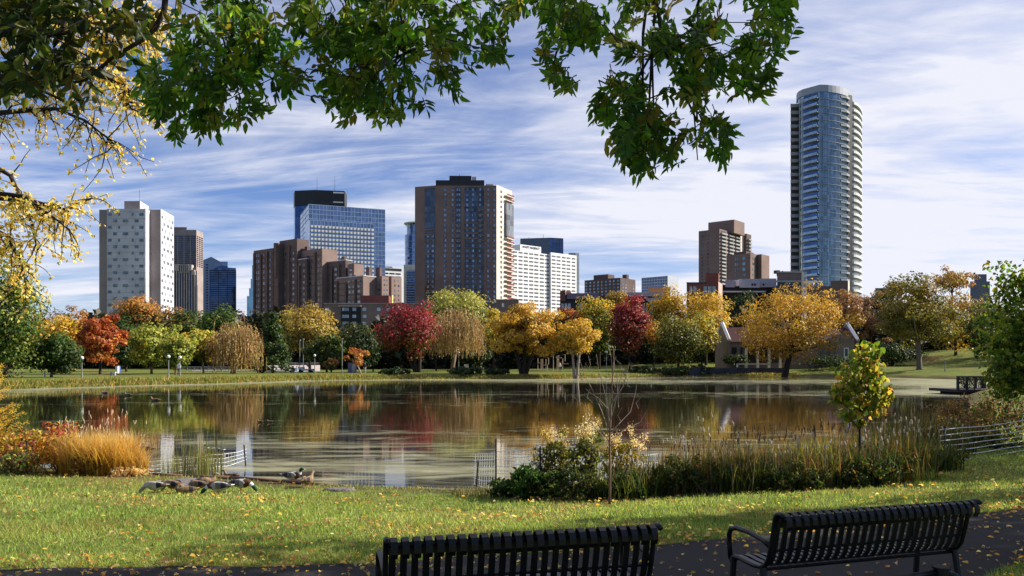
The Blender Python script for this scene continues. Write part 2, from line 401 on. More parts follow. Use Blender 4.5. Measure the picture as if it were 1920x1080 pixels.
nt.links.new(m3.outputs[0], mx.inputs[0]); nt.links.new(tb.outputs[2], mx.inputs[6]); nt.links.new(mx.outputs[2], bg.inputs[0]); nt.links.new(bg.outputs[0], wo.inputs[0])

SC.view_settings.view_transform = 'Standard'; SC.view_settings.look = 'None'; SC.view_settings.exposure = .8; SC.view_settings.gamma = 1
cy = SC.cycles; cy.max_bounces = 6; cy.diffuse_bounces = 2; cy.glossy_bounces = 3; cy.transmission_bounces = 3; cy.use_denoising = True
cy.caustics_reflective = False; cy.caustics_refractive = False; cy.sample_clamp_indirect = 4

# ------------------------------------------------------------------ ground sheet
def axis(segs):
    out = []
    for a, b, s in segs: out += list(np.arange(a, b, s))
    return np.array(out + [segs[-1][1]])
gx = axis([(-4000, -400, 300), (-400, -100, 20), (-100, -16, 2), (-16, 22, .4), (22, 100, 2), (100, 400, 20), (400, 4000, 300)])
gy = axis([(-800, -50, 75), (-50, 4, 3), (4, 32, .3), (32, 160, 1.5), (160, 260, 4), (260, 500, 20), (500, 8000, 500)])
GX, GY = np.meshgrid(gx, gy); GZ = height(GX, GY)
V = np.stack([GX, GY, GZ], -1).reshape(-1, 3)
nx, ny = len(gx), len(gy); ii = np.arange(nx * ny).reshape(ny, nx)
Fc = np.stack([ii[:-1, :-1], ii[:-1, 1:], ii[1:, 1:], ii[1:, :-1]], -1).reshape(-1, 4)
D_ = sdist(GX, GY).ravel()
m, nt, out = nodes_of('lawn_soil')
p = N(nt, 'ShaderNodeBsdfPrincipled'); p.inputs['Roughness'].default_value = .95; p.inputs['Specular IOR Level'].default_value = .1
geo = N(nt, 'ShaderNodeNewGeometry')
def noise(sc, det=5, lo=.35, hi=.65):
    n_ = N(nt, 'ShaderNodeTexNoise'); n_.inputs['Scale'].default_value = sc; n_.inputs['Detail'].default_value = det; nt.links.new(geo.outputs['Position'], n_.inputs['Vector'])
    r_ = N(nt, 'ShaderNodeMapRange'); r_.inputs[1].default_value = lo; r_.inputs[2].default_value = hi; nt.links.new(n_.outputs['Fac'], r_.inputs[0]); return r_
def mixc(f, a, b):
    x = N(nt, 'ShaderNodeMix', data_type='RGBA')
    if f is not None: nt.links.new(f.outputs[0], x.inputs[0])
    for s_, v in ((6, a), (7, b)):
        if isinstance(v, tuple): x.inputs[s_].default_value = rgb(v)
        else: nt.links.new(v.outputs[2], x.inputs[s_])
    return x
g1 = mixc(noise(.35), (.085, .12, .022), (.17, .20, .04))
g2 = mixc(noise(3.5, 6), (.05, .075, .015), (.22, .23, .06))
gg = N(nt, 'ShaderNodeMix', data_type='RGBA'); gg.inputs[0].default_value = .5; nt.links.new(g1.outputs[2], gg.inputs[6]); nt.links.new(g2.outputs[2], gg.inputs[7])
g3 = mixc(noise(.16, 6, .56, .66), gg, (.20, .13, .05))
sa = N(nt, 'ShaderNodeAttribute', attribute_name='shore')
sr = N(nt, 'ShaderNodeMapRange'); sr.inputs[1].default_value = .0; sr.inputs[2].default_value = 1; nt.links.new(sa.outputs['Fac'], sr.inputs[0])
g4 = mixc(sr, g3, (.085, .052, .028))
nt.links.new(g4.outputs[2], p.inputs['Base Color'])
bn = N(nt, 'ShaderNodeTexNoise'); bn.inputs['Scale'].default_value = 30; nt.links.new(geo.outputs['Position'], bn.inputs['Vector'])
bp = N(nt, 'ShaderNodeBump'); bp.inputs['Strength'].default_value = .6; bp.inputs['Distance'].default_value = .03; nt.links.new(bn.outputs['Fac'], bp.inputs['Height']); nt.links.new(bp.outputs[0], p.inputs['Normal'])
nt.links.new(p.outputs[0], out.inputs[0])
tag(npmesh('ground', V, Fc, m, None, smooth=True, attrs={'shore': np.clip(1 - (D_ - .45) / .9, 0, 1)}), kind='structure')

# ------------------------------------------------------------------ path
PTOP = [(-40, 1.2), (-12, 5.4), (-4.75, 7.3), (-1.3, 7.55), (1.5, 8.35), (2.6, 8.75), (6.0, 10.1), (6.9, 10.5), (14, 13.2), (40, 22)]
PBOT = [(40, 17.5), (14, 11.0), (7.2, 8.9), (5.1, 7.75), (4.3, 7.2), (3.6, 6.5), (2.4, 4.6), (0, 3.4), (-5, 2.2), (-12, 1.0), (-40, -3)]
def chain(pts, n):
    pts = np.array(pts, float); s = np.r_[0, np.cumsum(np.hypot(*np.diff(pts, axis=0).T))]; t = np.linspace(0, s[-1], n)
    return np.stack([np.interp(t, s, pts[:, 0]), np.interp(t, s, pts[:, 1])], 1)
tp = chain(PTOP, 240); bt = chain(PBOT[::-1], 240)
wob = .035 * np.sin(np.arange(240) * 1.7) + .03 * np.sin(np.arange(240) * .61)
tp[:, 1] += wob; bt[:, 1] += wob[::-1]
asph, nt, out = nodes_of('asphalt')
p = N(nt, 'ShaderNodeBsdfPrincipled'); p.inputs['Roughness'].default_value = .9; p.inputs['Specular IOR Level'].default_value = .25
geo = N(nt, 'ShaderNodeNewGeometry')
a1 = mixc(noise(90, 3, .3, .7), (.012, .011, .013), (.034, .031, .034)); a2 = mixc(noise(.9, 6), (.014, .013, .014), (.027, .025, .025))
aa = N(nt, 'ShaderNodeMix', data_type='RGBA'); aa.inputs[0].default_value = .45; nt.links.new(a1.outputs[2], aa.inputs[6]); nt.links.new(a2.outputs[2], aa.inputs[7]); nt.links.new(aa.outputs[2], p.inputs['Base Color'])
bn = N(nt, 'ShaderNodeTexNoise'); bn.inputs['Scale'].default_value = 120; nt.links.new(geo.outputs['Position'], bn.inputs['Vector'])
bp = N(nt, 'ShaderNodeBump'); bp.inputs['Strength'].default_value = .5; bp.inputs['Distance'].default_value = .01; nt.links.new(bn.outputs['Fac'], bp.inputs['Height']); nt.links.new(bp.outputs[0], p.inputs['Normal'])
nt.links.new(p.outputs[0], out.inputs[0])
V = []; 
for t in np.linspace(0, 1, 9):
    q = tp * (1 - t) + bt * t; V.append(np.c_[q, height(q[:, 0], q[:, 1]) + .008 + .02 * math.sin(math.pi * t)])
V = np.concatenate(V); ii = np.arange(9 * 240).reshape(9, 240)
Fc = np.stack([ii[1:, :-1], ii[1:, 1:], ii[:-1, 1:], ii[:-1, :-1]], -1).reshape(-1, 4)
tag(npmesh('path', V, Fc, asph, smooth=True), kind='structure')
def on_path(x, y):
    yt = np.interp(x, tp[:, 0], tp[:, 1]); o = np.argsort(bt[:, 0]); yb = np.interp(x, bt[o, 0], bt[o, 1])
    return (y < yt) & (y > yb)

# ------------------------------------------------------------------ water with duckweed
wxs = np.arange(-74, 82, 1.0); wys = np.r_[np.arange(12, 40, .5), np.arange(40, 152, 1.0)]
GX, GY = np.meshgrid(wxs, wys); d = -sdist(GX, GY)
far_bank = np.exp(-np.clip(d, 0, 99) / 6.0) * sstep(50, 75, GY)
left_bank = np.exp(-np.clip(d, 0, 99) / 3.5) * sstep(70, 40, GX + 60) * 0
near_zone = .30 * sstep(38, 20, GY) * sstep(-16, -4, GX) + .08 * sstep(40, 22, GY)
mid = .15 + .13 * np.exp(-((GY - 49) / 3.0) ** 2) + .22 * np.exp(-((GY - 64) / 6) ** 2) + .40 * np.exp(-((GY - 106) / 15) ** 2) * sstep(-25, 20, GX)
scum = np.clip(np.maximum(far_bank * 1.0, near_zone) + mid, 0, 1)
V = np.stack([GX, GY, np.full(GX.shape, WATER)], -1).reshape(-1, 3); nx, ny = len(wxs), len(wys); ii = np.arange(nx * ny).reshape(ny, nx)
Fc = np.stack([ii[:-1, :-1], ii[:-1, 1:], ii[1:, 1:], ii[1:, :-1]], -1).reshape(-1, 4)
m, nt, out = nodes_of('pond_water')
geo = N(nt, 'ShaderNodeNewGeometry')
p = N(nt, 'ShaderNodeBsdfPrincipled'); p.inputs['Base Color'].default_value = (.020, .017, .010, 1); p.inputs['Roughness'].default_value = .025; p.inputs['IOR'].default_value = 1.33; p.inputs['Specular IOR Level'].default_value = .5
def nz(scale, stretch, det=4, dist=0.0, rot=0.0):
    mp_ = N(nt, 'ShaderNodeMapping'); mp_.inputs['Scale'].default_value = stretch; mp_.inputs['Rotation'].default_value = (0, 0, rot); nt.links.new(geo.outputs['Position'], mp_.inputs['Vector'])
    n_ = N(nt, 'ShaderNodeTexNoise'); n_.inputs['Scale'].default_value = scale; n_.inputs['Detail'].default_value = det; n_.inputs['Distortion'].default_value = dist; n_.inputs['Roughness'].default_value = .6
    nt.links.new(mp_.outputs[0], n_.inputs['Vector']); return n_
w1 = nz(2.2, (.35, 1, 1), 3); w2 = nz(.5, (.5, 1, 1), 2)
wa = N(nt, 'ShaderNodeMath', operation='ADD'); nt.links.new(w1.outputs['Fac'], wa.inputs[0]); nt.links.new(w2.outputs['Fac'], wa.inputs[1])
bp = N(nt, 'ShaderNodeBump'); bp.inputs['Strength'].default_value = .12; bp.inputs['Distance'].default_value = .02; nt.links.new(wa.outputs[0], bp.inputs['Height']); nt.links.new(bp.outputs[0], p.inputs['Normal'])
q = N(nt, 'ShaderNodeBsdfPrincipled'); q.inputs['Roughness'].default_value = .75; q.inputs['Specular IOR Level'].default_value = .25
c1 = nz(1.5, (.3, 1, 1), 6); cr = N(nt, 'ShaderNodeMapRange'); cr.inputs[1].default_value = .35; cr.inputs[2].default_value = .65; nt.links.new(c1.outputs['Fac'], cr.inputs[0])
cm = mixc(cr, (.16, .155, .09), (.36, .35, .21)); nt.links.new(cm.outputs[2], q.inputs['Base Color'])
s1 = nz(.12, (.28, 1.0, 1), 8, 1.6, .06); s2 = nz(.55, (.35, 1, 1), 9, 2.6, -.12)
sm = N(nt, 'ShaderNodeMath', operation='MULTIPLY_ADD', i_1=.85); nt.links.new(s2.outputs['Fac'], sm.inputs[0])
s1h = N(nt, 'ShaderNodeMath', operation='MULTIPLY', i_1=.45); nt.links.new(s1.outputs['Fac'], s1h.inputs[0]); nt.links.new(s1h.outputs[0], sm.inputs[2])
at = N(nt, 'ShaderNodeAttribute', attribute_name='scum')
sa = N(nt, 'ShaderNodeMath', operation='MULTIPLY_ADD', i_1=.62); nt.links.new(at.outputs['Fac'], sa.inputs[0]); nt.links.new(sm.outputs[0], sa.inputs[2])
sr = N(nt, 'ShaderNodeMapRange', interpolation_type='SMOOTHSTEP'); sr.inputs[1].default_value = .84; sr.inputs[2].default_value = 1.14; sr.inputs[4].default_value = .85; nt.links.new(sa.outputs[0], sr.inputs[0])
mxs = N(nt, 'ShaderNodeMixShader'); nt.links.new(sr.outputs[0], mxs.inputs[0]); nt.links.new(p.outputs[0], mxs.inputs[1]); nt.links.new(q.outputs[0], mxs.inputs[2]); nt.links.new(mxs.outputs[0], out.inputs[0])
tag(npmesh('water', V, Fc, m, smooth=True, attrs={'scum': scum.ravel()}), kind='structure')

# ------------------------------------------------------------------ grass blades and fallen leaves
def patch(x, y, s, ph=0.0):
    return .5 + .25 * np.sin(x * s + 1.7 * np.sin(y * s * .8 + ph) + ph) + .25 * np.sin(y * s * 1.3 + 1.4 * np.sin(x * s * .7 + 2 * ph))
def scatter_lawn(n, ymin, ymax, rng, pw=1.6):
    u = rng.random(n); a = ymin ** (1 - pw); b = ymax ** (1 - pw); y = (a + u * (b - a)) ** (1 / (1 - pw))
    x = rng.uniform(-.70, .70, n) * y + rng.uniform(-1, 1, n)
    return x, y
rng = np.random.default_rng(3)
x, y = scatter_lawn(250000, 5.5, 30, rng)
k = (sdist(x, y) > .35) & ~on_path(x, y) & ((y > np.interp(x, tp[:, 0], tp[:, 1])) | (x > 3.6))
thin = 1.2 * patch(x, y, 1.1, .4) * patch(x, y, 2.7, 3.1) + .45 * patch(x, y, 5.2, 2.0)
dd = sdist(x, y); k &= (rng.random(len(x)) < np.clip(.22 + thin, 0, 1) * np.where(dd < 1.5, .25 + .5 * (patch(x, y, 2.0, 1.0) > .55), 1))
x, y, dd = x[k], y[k], dd[k]; n = len(x); z = height(x, y)
hgt = rng.uniform(.022, .058, n) * (1 + .3 * patch(x, y, 2.1)); wdt = .005 * (y / 7) ** .9
az = rng.uniform(0, 2 * math.pi, n); lean = rng.normal(0, .55, (n, 2)) * hgt[:, None]
bx, by = np.cos(az) * wdt, np.sin(az) * wdt
V = np.stack([np.c_[x - bx, y - by, z - .005], np.c_[x + bx, y + by, z - .005], np.c_[x + lean[:, 0], y + lean[:, 1], z + hgt]], 1).reshape(-1, 3)
t = patch(x, y, .9, 1.0) * .42 + patch(x, y, 3.3, .3) * .25 + .36 * rng.random(n)
c0, c1, c2 = np.array([.09, .18, .035]), np.array([.31, .42, .10]), np.array([.62, .54, .26])
col = np.where(t[:, None] < .55, c0 + (c1 - c0) * (t[:, None] / .55), c1 + (c2 - c1) * ((t[:, None] - .55) / .45) * .6)
dry = (rng.random(n) < .05 + .28 * (patch(x, y, 1.6, 4.0) > .72) + .5 * np.exp(-np.clip(dd - .3, 0, 9) / .5))[:, None]; col = np.where(dry, np.array([.38, .27, .11]), col) * np.clip(1 + rng.normal(0, .36, (n, 1)), .3, 2)
tag(npmesh('grass', V, np.arange(3 * n).reshape(n, 3), GRASSM, tint=np.clip(col, .01, .9)), 'short lawn grass by the path', None, None, 'stuff')

LEAFCOL = [(.70, .48, .09), (.52, .30, .07), (.38, .20, .08), (.46, .34, .17), (.62, .50, .28), (.26, .13, .06), (.40, .27, .13), (.34, .19, .09), (.66, .54, .2)]
x, y = scatter_lawn(6500, 5.0, 22, rng, 1.9)
k = (sdist(x, y) > .5); x, y = x[k], y[k]
w = np.where(on_path(x, y), .32, .18 + 1.1 * (patch(x, y, .8, 2.2) * patch(x, y, 2.3, .5) > .28)); 
edge = np.exp(-((y - np.interp(x, tp[:, 0], tp[:, 1])) / .35) ** 2); w = np.clip(w + .8 * edge + .6 * ((x > 3.4) & ~on_path(x, y) & (y < 9)), 0, 1)
k = rng.random(len(x)) < w; x, y = x[k], y[k]
for _ in range(34):
    qx = rng.uniform(-7, 8); qy = rng.uniform(7.6, 14); qn = rng.integers(10, 46); x = np.r_[x, qx + rng.normal(0, .28, qn)]; y = np.r_[y, qy + rng.normal(0, .16, qn)]
kk = sdist(x, y) > .6; x, y = x[kk], y[kk]
ex = rng.uniform(-8, 7, 900); ey = np.interp(ex, tp[:, 0], tp[:, 1]) + rng.normal(.05, .22, 900); x = np.r_[x, ex]; y = np.r_[y, ey]
ex = rng.uniform(3.7, 6.2, 420); ey = rng.uniform(5.2, 8.6, 420); kk = ~on_path(ex, ey); x = np.r_[x, ex[kk]]; y = np.r_[y, ey[kk]]
n = len(x); z = height(x, y) + np.where(on_path(x, y), .034, .05 * rng.random(n) + .02)
A = rand_unit(rng, n); A[:, 2] *= .25; Nn = unit(np.c_[rng.normal(0, .3, (n, 2)), np.ones(n)]); L = rng.uniform(.022, .062, n) * (1 + .04 * np.clip(y - 8, 0, 10))
V, Fc = leaves6(np.c_[x, y, z], A, Nn, L, L * rng.uniform(.5, .85, n), .35)
tag(npmesh('fallen_leaves', V, Fc, LEAFN, tint=np.repeat(pick(rng, LEAFCOL, n), 2, 0)), 'yellow and brown fallen leaves on lawn and path', None, None, 'stuff')

# far bank reeds and long grass, one continuous fringe
rng = np.random.default_rng(21)
P = []; Hh = []; Cc = []
pts = POND[16:27]                     # far side of the pond, right to left
fr = chain(np.r_[pts, [[-60, 55]]], 400); px_ = fr[:, 0] / fr[:, 1] * F + CX
for i in range(26000):
    j = rng.integers(0, 400); bx, by = fr[j]; q = px_[j]
    if 740 < q < 905 and rng.random() < .55: continue
    if 1120 < q < 1400 and rng.random() < .8: continue
    off = rng.uniform(-.6, 3.2 if q < 650 else 1.8); dirv = np.array([-.2, 1]) if q > 300 else np.array([-.6, .6])
    x_, y_ = bx + dirv[0] * off + rng.normal(0, .6), by + dirv[1] * off
    pz = .5 + .5 * math.sin(q * .05) * math.sin(q * .017 + 1)
    P.append((x_, y_)); Hh.append(rng.uniform(.08, .42) * (1.15 if q < 700 else .9) * (.7 + .6 * pz))
    Cc.append([(.20, .24, .05), (.36, .30, .09), (.11, .17, .04), (.42, .22, .06), (.46, .40, .16)][rng.choice(5, p=[.35, .25, .2, .1 + .08 * (q > 900), .1 - .08 * (q > 900)])])
P = np.array(P); Hh = np.array(Hh); z = np.maximum(height(P[:, 0], P[:, 1]), WATER); n = len(P)
az = rng.uniform(0, math.pi, n); bx, by = np.cos(az) * .07, np.sin(az) * .07; ln = rng.normal(0, .22, (n, 2)) * Hh[:, None]
V = np.stack([np.c_[P[:, 0] - bx, P[:, 1] - by, z], np.c_[P[:, 0] + bx, P[:, 1] + by, z], np.c_[P[:, 0] + ln[:, 0], P[:, 1] + ln[:, 1], z + Hh]], 1).reshape(-1, 3)
tag(npmesh('bank_reeds', V, np.arange(3 * n).reshape(n, 3), GRASSM, tint=np.clip(np.array(Cc) * (1 + rng.normal(0, .2, (n, 1))), .01, .9)), 'long grass and reeds fringing the far bank', None, None, 'stuff')
# ------------------------------------------------------------------ building helpers
class Face:
    """vertical wall plane from p0 (left) to p1 (right) seen from outside"""
    def __init__(s, p0, p1, z0, z1):
        s.p0 = np.array(p0, float); s.p1 = np.array(p1, float); s.L = np.linalg.norm(s.p1 - s.p0); s.d = (s.p1 - s.p0) / s.L
        s.n = np.array([s.d[1], -s.d[0]]); s.z0, s.z1 = z0, z1; s.rz = math.atan2(s.d[1], s.d[0])
    def pt(s, f, out=0.0): return s.p0 + s.d * f * s.L + s.n * out
    def box(s, mb, f0, f1, z0, z1, out=.05, back=.02):
        a, b = s.pt(f0, out), s.pt(f1, out); c, d = s.pt(f1, -back), s.pt(f0, -back)
        mb.prism([tuple(a), tuple(b), tuple(c), tuple(d)], z0, z1)
    def fpx(s, px):
        """fraction along the face seen at photo column px"""
        u = (px - CX) / F
        t = (u * s.p0[1] - s.p0[0]) / (s.d[0] - u * s.d[1])
        return t / s.L
def rect(xl, xn, xr, D, deg):
    """corner points left, near, right of a box turned by deg whose edges stand at three photo columns"""
    th = math.radians(deg); c, s = math.cos(th), math.sin(th); u, ul, ur = [(x - CX) / F for x in (xn, xl, xr)]
    P = np.array([u * D, D]); a = D * (u - ul) / (c + ul * s); b = D * (ur - u) / (s - ur * c)
    return [P + a * np.array([-c, s]), P, P + b * np.array([s, c])]
def prism(parent, name, pts, z0, z1, m, back=None, mb=None, cap=None):
    pts = [np.array(p, float) for p in pts]
    if back is None: poly = pts + [pts[0] + pts[-1] - pts[1]] if len(pts) == 3 else pts
    else: poly = pts + [pts[-1] + np.array([min(0., pts[-1][0] / pts[-1][1]) * back, back]), pts[0] + np.array([max(0., pts[0][0] / pts[0][1]) * back, back])]
    b = mb or MB(); b.prism([tuple(p) for p in poly], z0, z1)
    if mb is None: b.build(name, m, parent)
    return [Face(pts[i], pts[i + 1], z0, z1) for i in range(len(pts) - 1)]
def rows(ztop, zbot, n, frac=.5):
    h = (ztop - zbot) / n
    return [(ztop - h * (i + .5) - h * frac / 2, ztop - h * (i + .5) + h * frac / 2) for i in range(n)]
def cols(n, frac=.5, a=0.0, b=1.0):
    w = (b - a) / n
    return [(a + w * (i + .5) - w * frac / 2, a + w * (i + .5) + w * frac / 2) for i in range(n)]
UNIT = {}
def unit_box(m):
    if m.name not in UNIT:
        b = MB(); b.box((0, 0, 0), (1, 1, 1)); me = bpy.data.meshes.new('window'); me.from_pydata(b.v, [], b.f); me.materials.append(m); UNIT[m.name] = me
    return UNIT[m.name]
def windows(parent, items, m, name='window', cap=100, out=.10, depth=.2):
    """items: (face, f0, f1, z0, z1); the uppermost stay single, the rest join into one"""
    items = sorted(items, key=lambda t: -t[3]); loc = base_of(parent); me = unit_box(m)
    for fc, f0, f1, z0, z1 in items[:cap]:
        o = bpy.data.objects.new(name, me); COL.objects.link(o); o.parent = parent
        c = fc.pt((f0 + f1) / 2, out - depth / 2)
        o.location = (c[0] - loc[0], c[1] - loc[1], (z0 + z1) / 2 - loc[2]); o.rotation_euler = (0, 0, fc.rz); o.scale = ((f1 - f0) * fc.L, depth, z1 - z0)
    if len(items) > cap:
        b = MB()
        for fc, f0, f1, z0, z1 in items[cap:]: fc.box(b, f0, f1, z0, z1, out, depth - out)
        tag(b.build(name, m, parent), kind='stuff')
def grid(face, cl, rw): return [(face, a, b, z0, z1) for a, b in cl for z0, z1 in rw]
def bld(name, label, px, D, cat='building', group='downtown buildings behind the park'):
    return thing(name, label, cat, (wx(px, D), D, 0), group)
def gridlines(parent, name, face, nc, nr, m, wc=.3, wr=.3, out=.12, z0=None, z1=None, a=0, b=1):
    mb = MB(); z0 = face.z0 if z0 is None else z0; z1 = face.z1 if z1 is None else z1
    for i in range(nc + 1):
        f = a + (b - a) * i / nc; h = wc / face.L / 2; face.box(mb, f - h, f + h, z0, z1, out)
    for j in range(nr + 1):
        z = z0 + (z1 - z0) * j / nr; face.box(mb, a, b, z - wr / 2, z + wr / 2, out + .04)
    return mb.build(name, m, parent)

G_DARK = glass('dark_window_glass', (.012, .017, .028), (.10, .14, .22), .12, .3, var=.6)
G_BLUE = glass('blue_curtain_glass', (.15, .19, .26), (.36, .41, .50), .06, .85, (5, 5, 4), .5)
G_DEEP = glass('deep_blue_glass', (.03, .06, .13), (.10, .16, .30), .08, .75, (4, 4, 4), .5)
G_BLACK = glass('black_tower_glass', (.012, .018, .032), (.05, .07, .12), .12, .7, (3, 3, 8), .5)
G_TEAL = glass('teal_tower_glass', (.12, .165, .19), (.38, .45, .48), .06, .8, (1.6, 1.6, 3.1), .6)
G_PALE = glass('pale_teal_glass', (.34, .55, .66), (.5, .68, .78), .15, .25, (4, 4, 4), .4)
CONC_W = brick('white_panel_concrete', (.58, .57, .61), (.54, .53, .57), (.43, .42, .46), 8, 3.0)
CONC_L = mat('white_facade', (.82, .82, .84), rough=.7, vary=.05, scale=.1)
BR_LIL = brick('greyish_pink_brick', (.34, .28, .27), (.31, .255, .25), (.27, .23, .22), 1.2, .5)
BR_BRN = brick('brown_brick', (.25, .175, .15), (.22, .155, .13), (.18, .135, .12), 1.2, .45)
BR_DRK = brick('dark_brown_brick', (.145, .10, .095), (.12, .085, .08), (.14, .11, .10), 1.2, .45)
BR_TAN = brick('tan_brown_brick', (.25, .175, .155), (.22, .155, .14), (.22, .17, .15), 1.2, .5)
BR_RED = brick('red_brick', (.23, .085, .065), (.20, .07, .055), (.15, .08, .07), 1.0, .4)
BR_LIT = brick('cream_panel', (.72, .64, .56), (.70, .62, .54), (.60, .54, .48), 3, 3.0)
TRIM_D = mat('dark_roof_metal', (.03, .03, .035), rough=.5, vary=.2, scale=.4)
TRIM_G = mat('grey_concrete', (.36, .36, .37), rough=.85, vary=.14, scale=.3)
SLABW = mat('pale_slab_edge', (.62, .65, .68), rough=.6, vary=.06, scale=.3)
MULL = mat('pale_blue_mullion', (.30, .40, .55), rough=.4, vary=.08, scale=.5)
PINKC = mat('pinkish_concrete', (.52, .38, .38), rough=.8, vary=.1, scale=.3)
ORNG = mat('orange_panel', (.60, .30, .13), rough=.8, vary=.1, scale=.3)
REDM = mat('maroon_balcony_panel', (.16, .03, .03), rough=.6, vary=.15, scale=.6)

# --- white panel apartment tower on the left
D = 360; b = bld('apartment_tower', 'white panel apartment tower with staggered dark windows and a brown block on its roof', 250, D, 'tower')
zt = wz(393, D)
fs = prism(b, 'wall', [g(186, D), g(301, D), g(325.5, D * 1.05)], -2, zt, BR_LIL, back=22)
side = Face(fs[1].p0, fs[1].p1, 0, zt)
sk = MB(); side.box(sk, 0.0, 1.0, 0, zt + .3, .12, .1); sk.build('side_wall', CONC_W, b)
D2 = D - 4.5
fs2 = prism(b, 'front_slab', [g(200.5, D2), g(272.5, D2), (wx(272.5, D2) + .05, D + 1)], 0, wz(391.5, D2), CONC_W, back=6)
lit = MB(); l_ = Face(g(272.6, D2), g(278.6, D + 2), 0, 1); l_.box(lit, 0, 1, 0, wz(391, D2) + .1, .1, .4); lit.build('slab_side', CONC_W, b)
prism(b, 'penthouse', [g(233, D), g(262, D), g(278, D * 1.035)], zt - .5, wz(377, D), BR_LIL, back=14)
ph = MB(); Face(g(262, D), g(278, D * 1.035), 0, 1).box(ph, 0, 1, zt, wz(377, D) + .1, .15, .1); ph.build('penthouse_side', CONC_W, b)  # white skin puts the sunlit look of this side into its colour
it = []; ir = []
for i, (z0, z1) in enumerate(rows(wz(396, D2), wz(590, D2), 16, .42)):
    f = fs2[0]
    for a0, a1 in ([(.03, .12), (.30, .335), (.65, .69), (.85, .95)] if i % 2 == 0 else [(.17, .26), (.42, .55), (.73, .82)]): it.append((f, a0, a1, z0, z1))
    for a0, a1 in ([(.06, .16), (.34, .38), (.66, .7), (.84, .95)] if i % 2 == 0 else [(.2, .32), (.46, .62), (.72, .84)]): ir.append((side, a0, a1, z0, z1))
windows(b, it + ir, glass('flat_window_glass', (.07, .085, .10), (.22, .27, .32), .2, .2, (2, 2, 3), .7), out=.2)
an = MB(); an.tube([(wx(250, D), D + 6, wz(377, D)), (wx(250, D), D + 6, wz(350, D))], .12, 4); an.build('antenna', GREYM, b)

# --- brown office tower with recessed window bands, and the ribbed block in front of it
D = 900; b = bld('office_tower', 'brown office tower with blank crown and dark window bands behind the white tower', 350, D, 'tower')
fs = prism(b, 'wall', rect(310, 368.2, 381, D, 0), 0, wz(431, D), BR_LIL)
prism(b, 'penthouse', [g(322, D + 3), g(350, D + 3)], wz(431, D) - 1, wz(425, D), BR_TAN, back=20)
f = fs[0]; f9 = fs[1]; it = []
for a, c in ((318, 332.5), (334, 344.2), (346, 356), (357.5, 367)):
    it += [(f, f.fpx(a), f.fpx(c), z0, z1) for z0, z1 in rows(wz(441, D), wz(500, D), 16, .6)]
it += grid(f9, [(.08, .28), (.38, .6), (.7, .92)], rows(wz(441, D), wz(500, D), 16, .6))
windows(b, it, G_BLACK)
D = 760; b = bld('office_block', 'beige office block with tall vertical ribs below the brown office tower', 348, D)
fs = prism(b, 'wall', [g(318, D), g(365.5, D)], 0, wz(507, D), G_BLACK, back=30)
f = fs[0]; mb = MB()
for i in range(10): 
    q = 326 + i * 4.75; f.box(mb, f.fpx(q), f.fpx(q + 1.7), 0, wz(508, D), .8)
RIBM = brick('beige_rib_stone', (.50, .41, .36), (.46, .38, .33), (.4, .33, .29), 2, 3.2)
mb.build('rib', RIBM, b)
mb = MB()
for a, c, t, l in ((328, 335.5, 495.5, 508), (354, 360, 496.5, 508), (335.6, 353.9, 496, 511), (360.2, 365.2, 506, 515)): f.box(mb, f.fpx(a), f.fpx(c), wz(l, D), wz(t, D), .9, 4)
mb.build('parapet', RIBM, b)
fl = MB()
for i in range(5): f.box(fl, f.fpx(336.5 + i * 3.6), f.fpx(338 + i * 3.6), wz(510, D), wz(497, D), 1.1)
fl.build('louvre', G_BLACK, b)

# --- blue gabled glass tower and its dark neighbour
D = 950; b = bld('glass_tower', 'blue glass tower with a pointed gable top left of the gap in the skyline', 400, D, 'tower')
mb = MB(); pr = [(365, 488.5), (380, 488), (396, 481.5), (413, 490.5), (427, 490.5)]
vs = [W(q, y_, D) for q, y_ in pr]; base0, base1 = W(365, 690, D), W(427, 690, D); poly = [base0, base1] + vs[::-1]
n = len(poly); mb.add(poly + [p * np.array([(p[1] + 12) / p[1], (p[1] + 12) / p[1], 1]) for p in poly], [list(range(n)), list(range(n, 2 * n))[::-1]] + [[(i + 1) % n, i, n + i, n + (i + 1) % n] for i in range(n)])
mb.build('wall', glass('gable_blue_glass', (.17, .31, .56), (.24, .40, .66), .2, .25, (6, 6, 4), .4), b)
f = Face(g(365, D), g(427, D), 0, 1)
windows(b, [(f, f.fpx(386.5), f.fpx(390), z0, z1) for z0, z1 in rows(wz(494, D), wz(592, D), 19, .45)], G_BLACK)
D = 860; b = bld('glass_tower', 'dark blue glass tower with a slanted shoulder right of the gabled tower', 418, D, 'tower')
mb = MB(); pr = [(393.5, 506), (414, 498), (427, 499), (427.1, 501.5), (442.5, 502.5)]
poly = [W(393.5, 690, D), W(442.5, 690, D)] + [W(q, y_, D) for q, y_ in pr][::-1]; n = len(poly)
mb.add(poly + [p * np.array([(p[1] + 12) / p[1], (p[1] + 12) / p[1], 1]) for p in poly], [list(range(n)), list(range(n, 2 * n))[::-1]] + [[(i + 1) % n, i, n + i, n + (i + 1) % n] for i in range(n)])
mb.build('wall', G_DEEP, b)
f = Face(g(393.5, D), g(442.5, D), wz(600, D), wz(507, D)); gridlines(b, 'floor_band', f, 3, 26, TRIM_D, .5, .9, .15)
D = 1000; b = bld('glass_tower', 'slender pale turquoise glass tower stepping up beside the brown stepped block', 470, D, 'tower')
for i, (a, c, t) in enumerate(((463, 492, 555), (467, 492, 540), (470, 492, 522), (472.5, 492, 496))):
    fs = prism(b, 'wall', [g(a, D - 0 + i * 2), g(c, D + i * 2)], 0, wz(t, D), G_PALE, back=20)

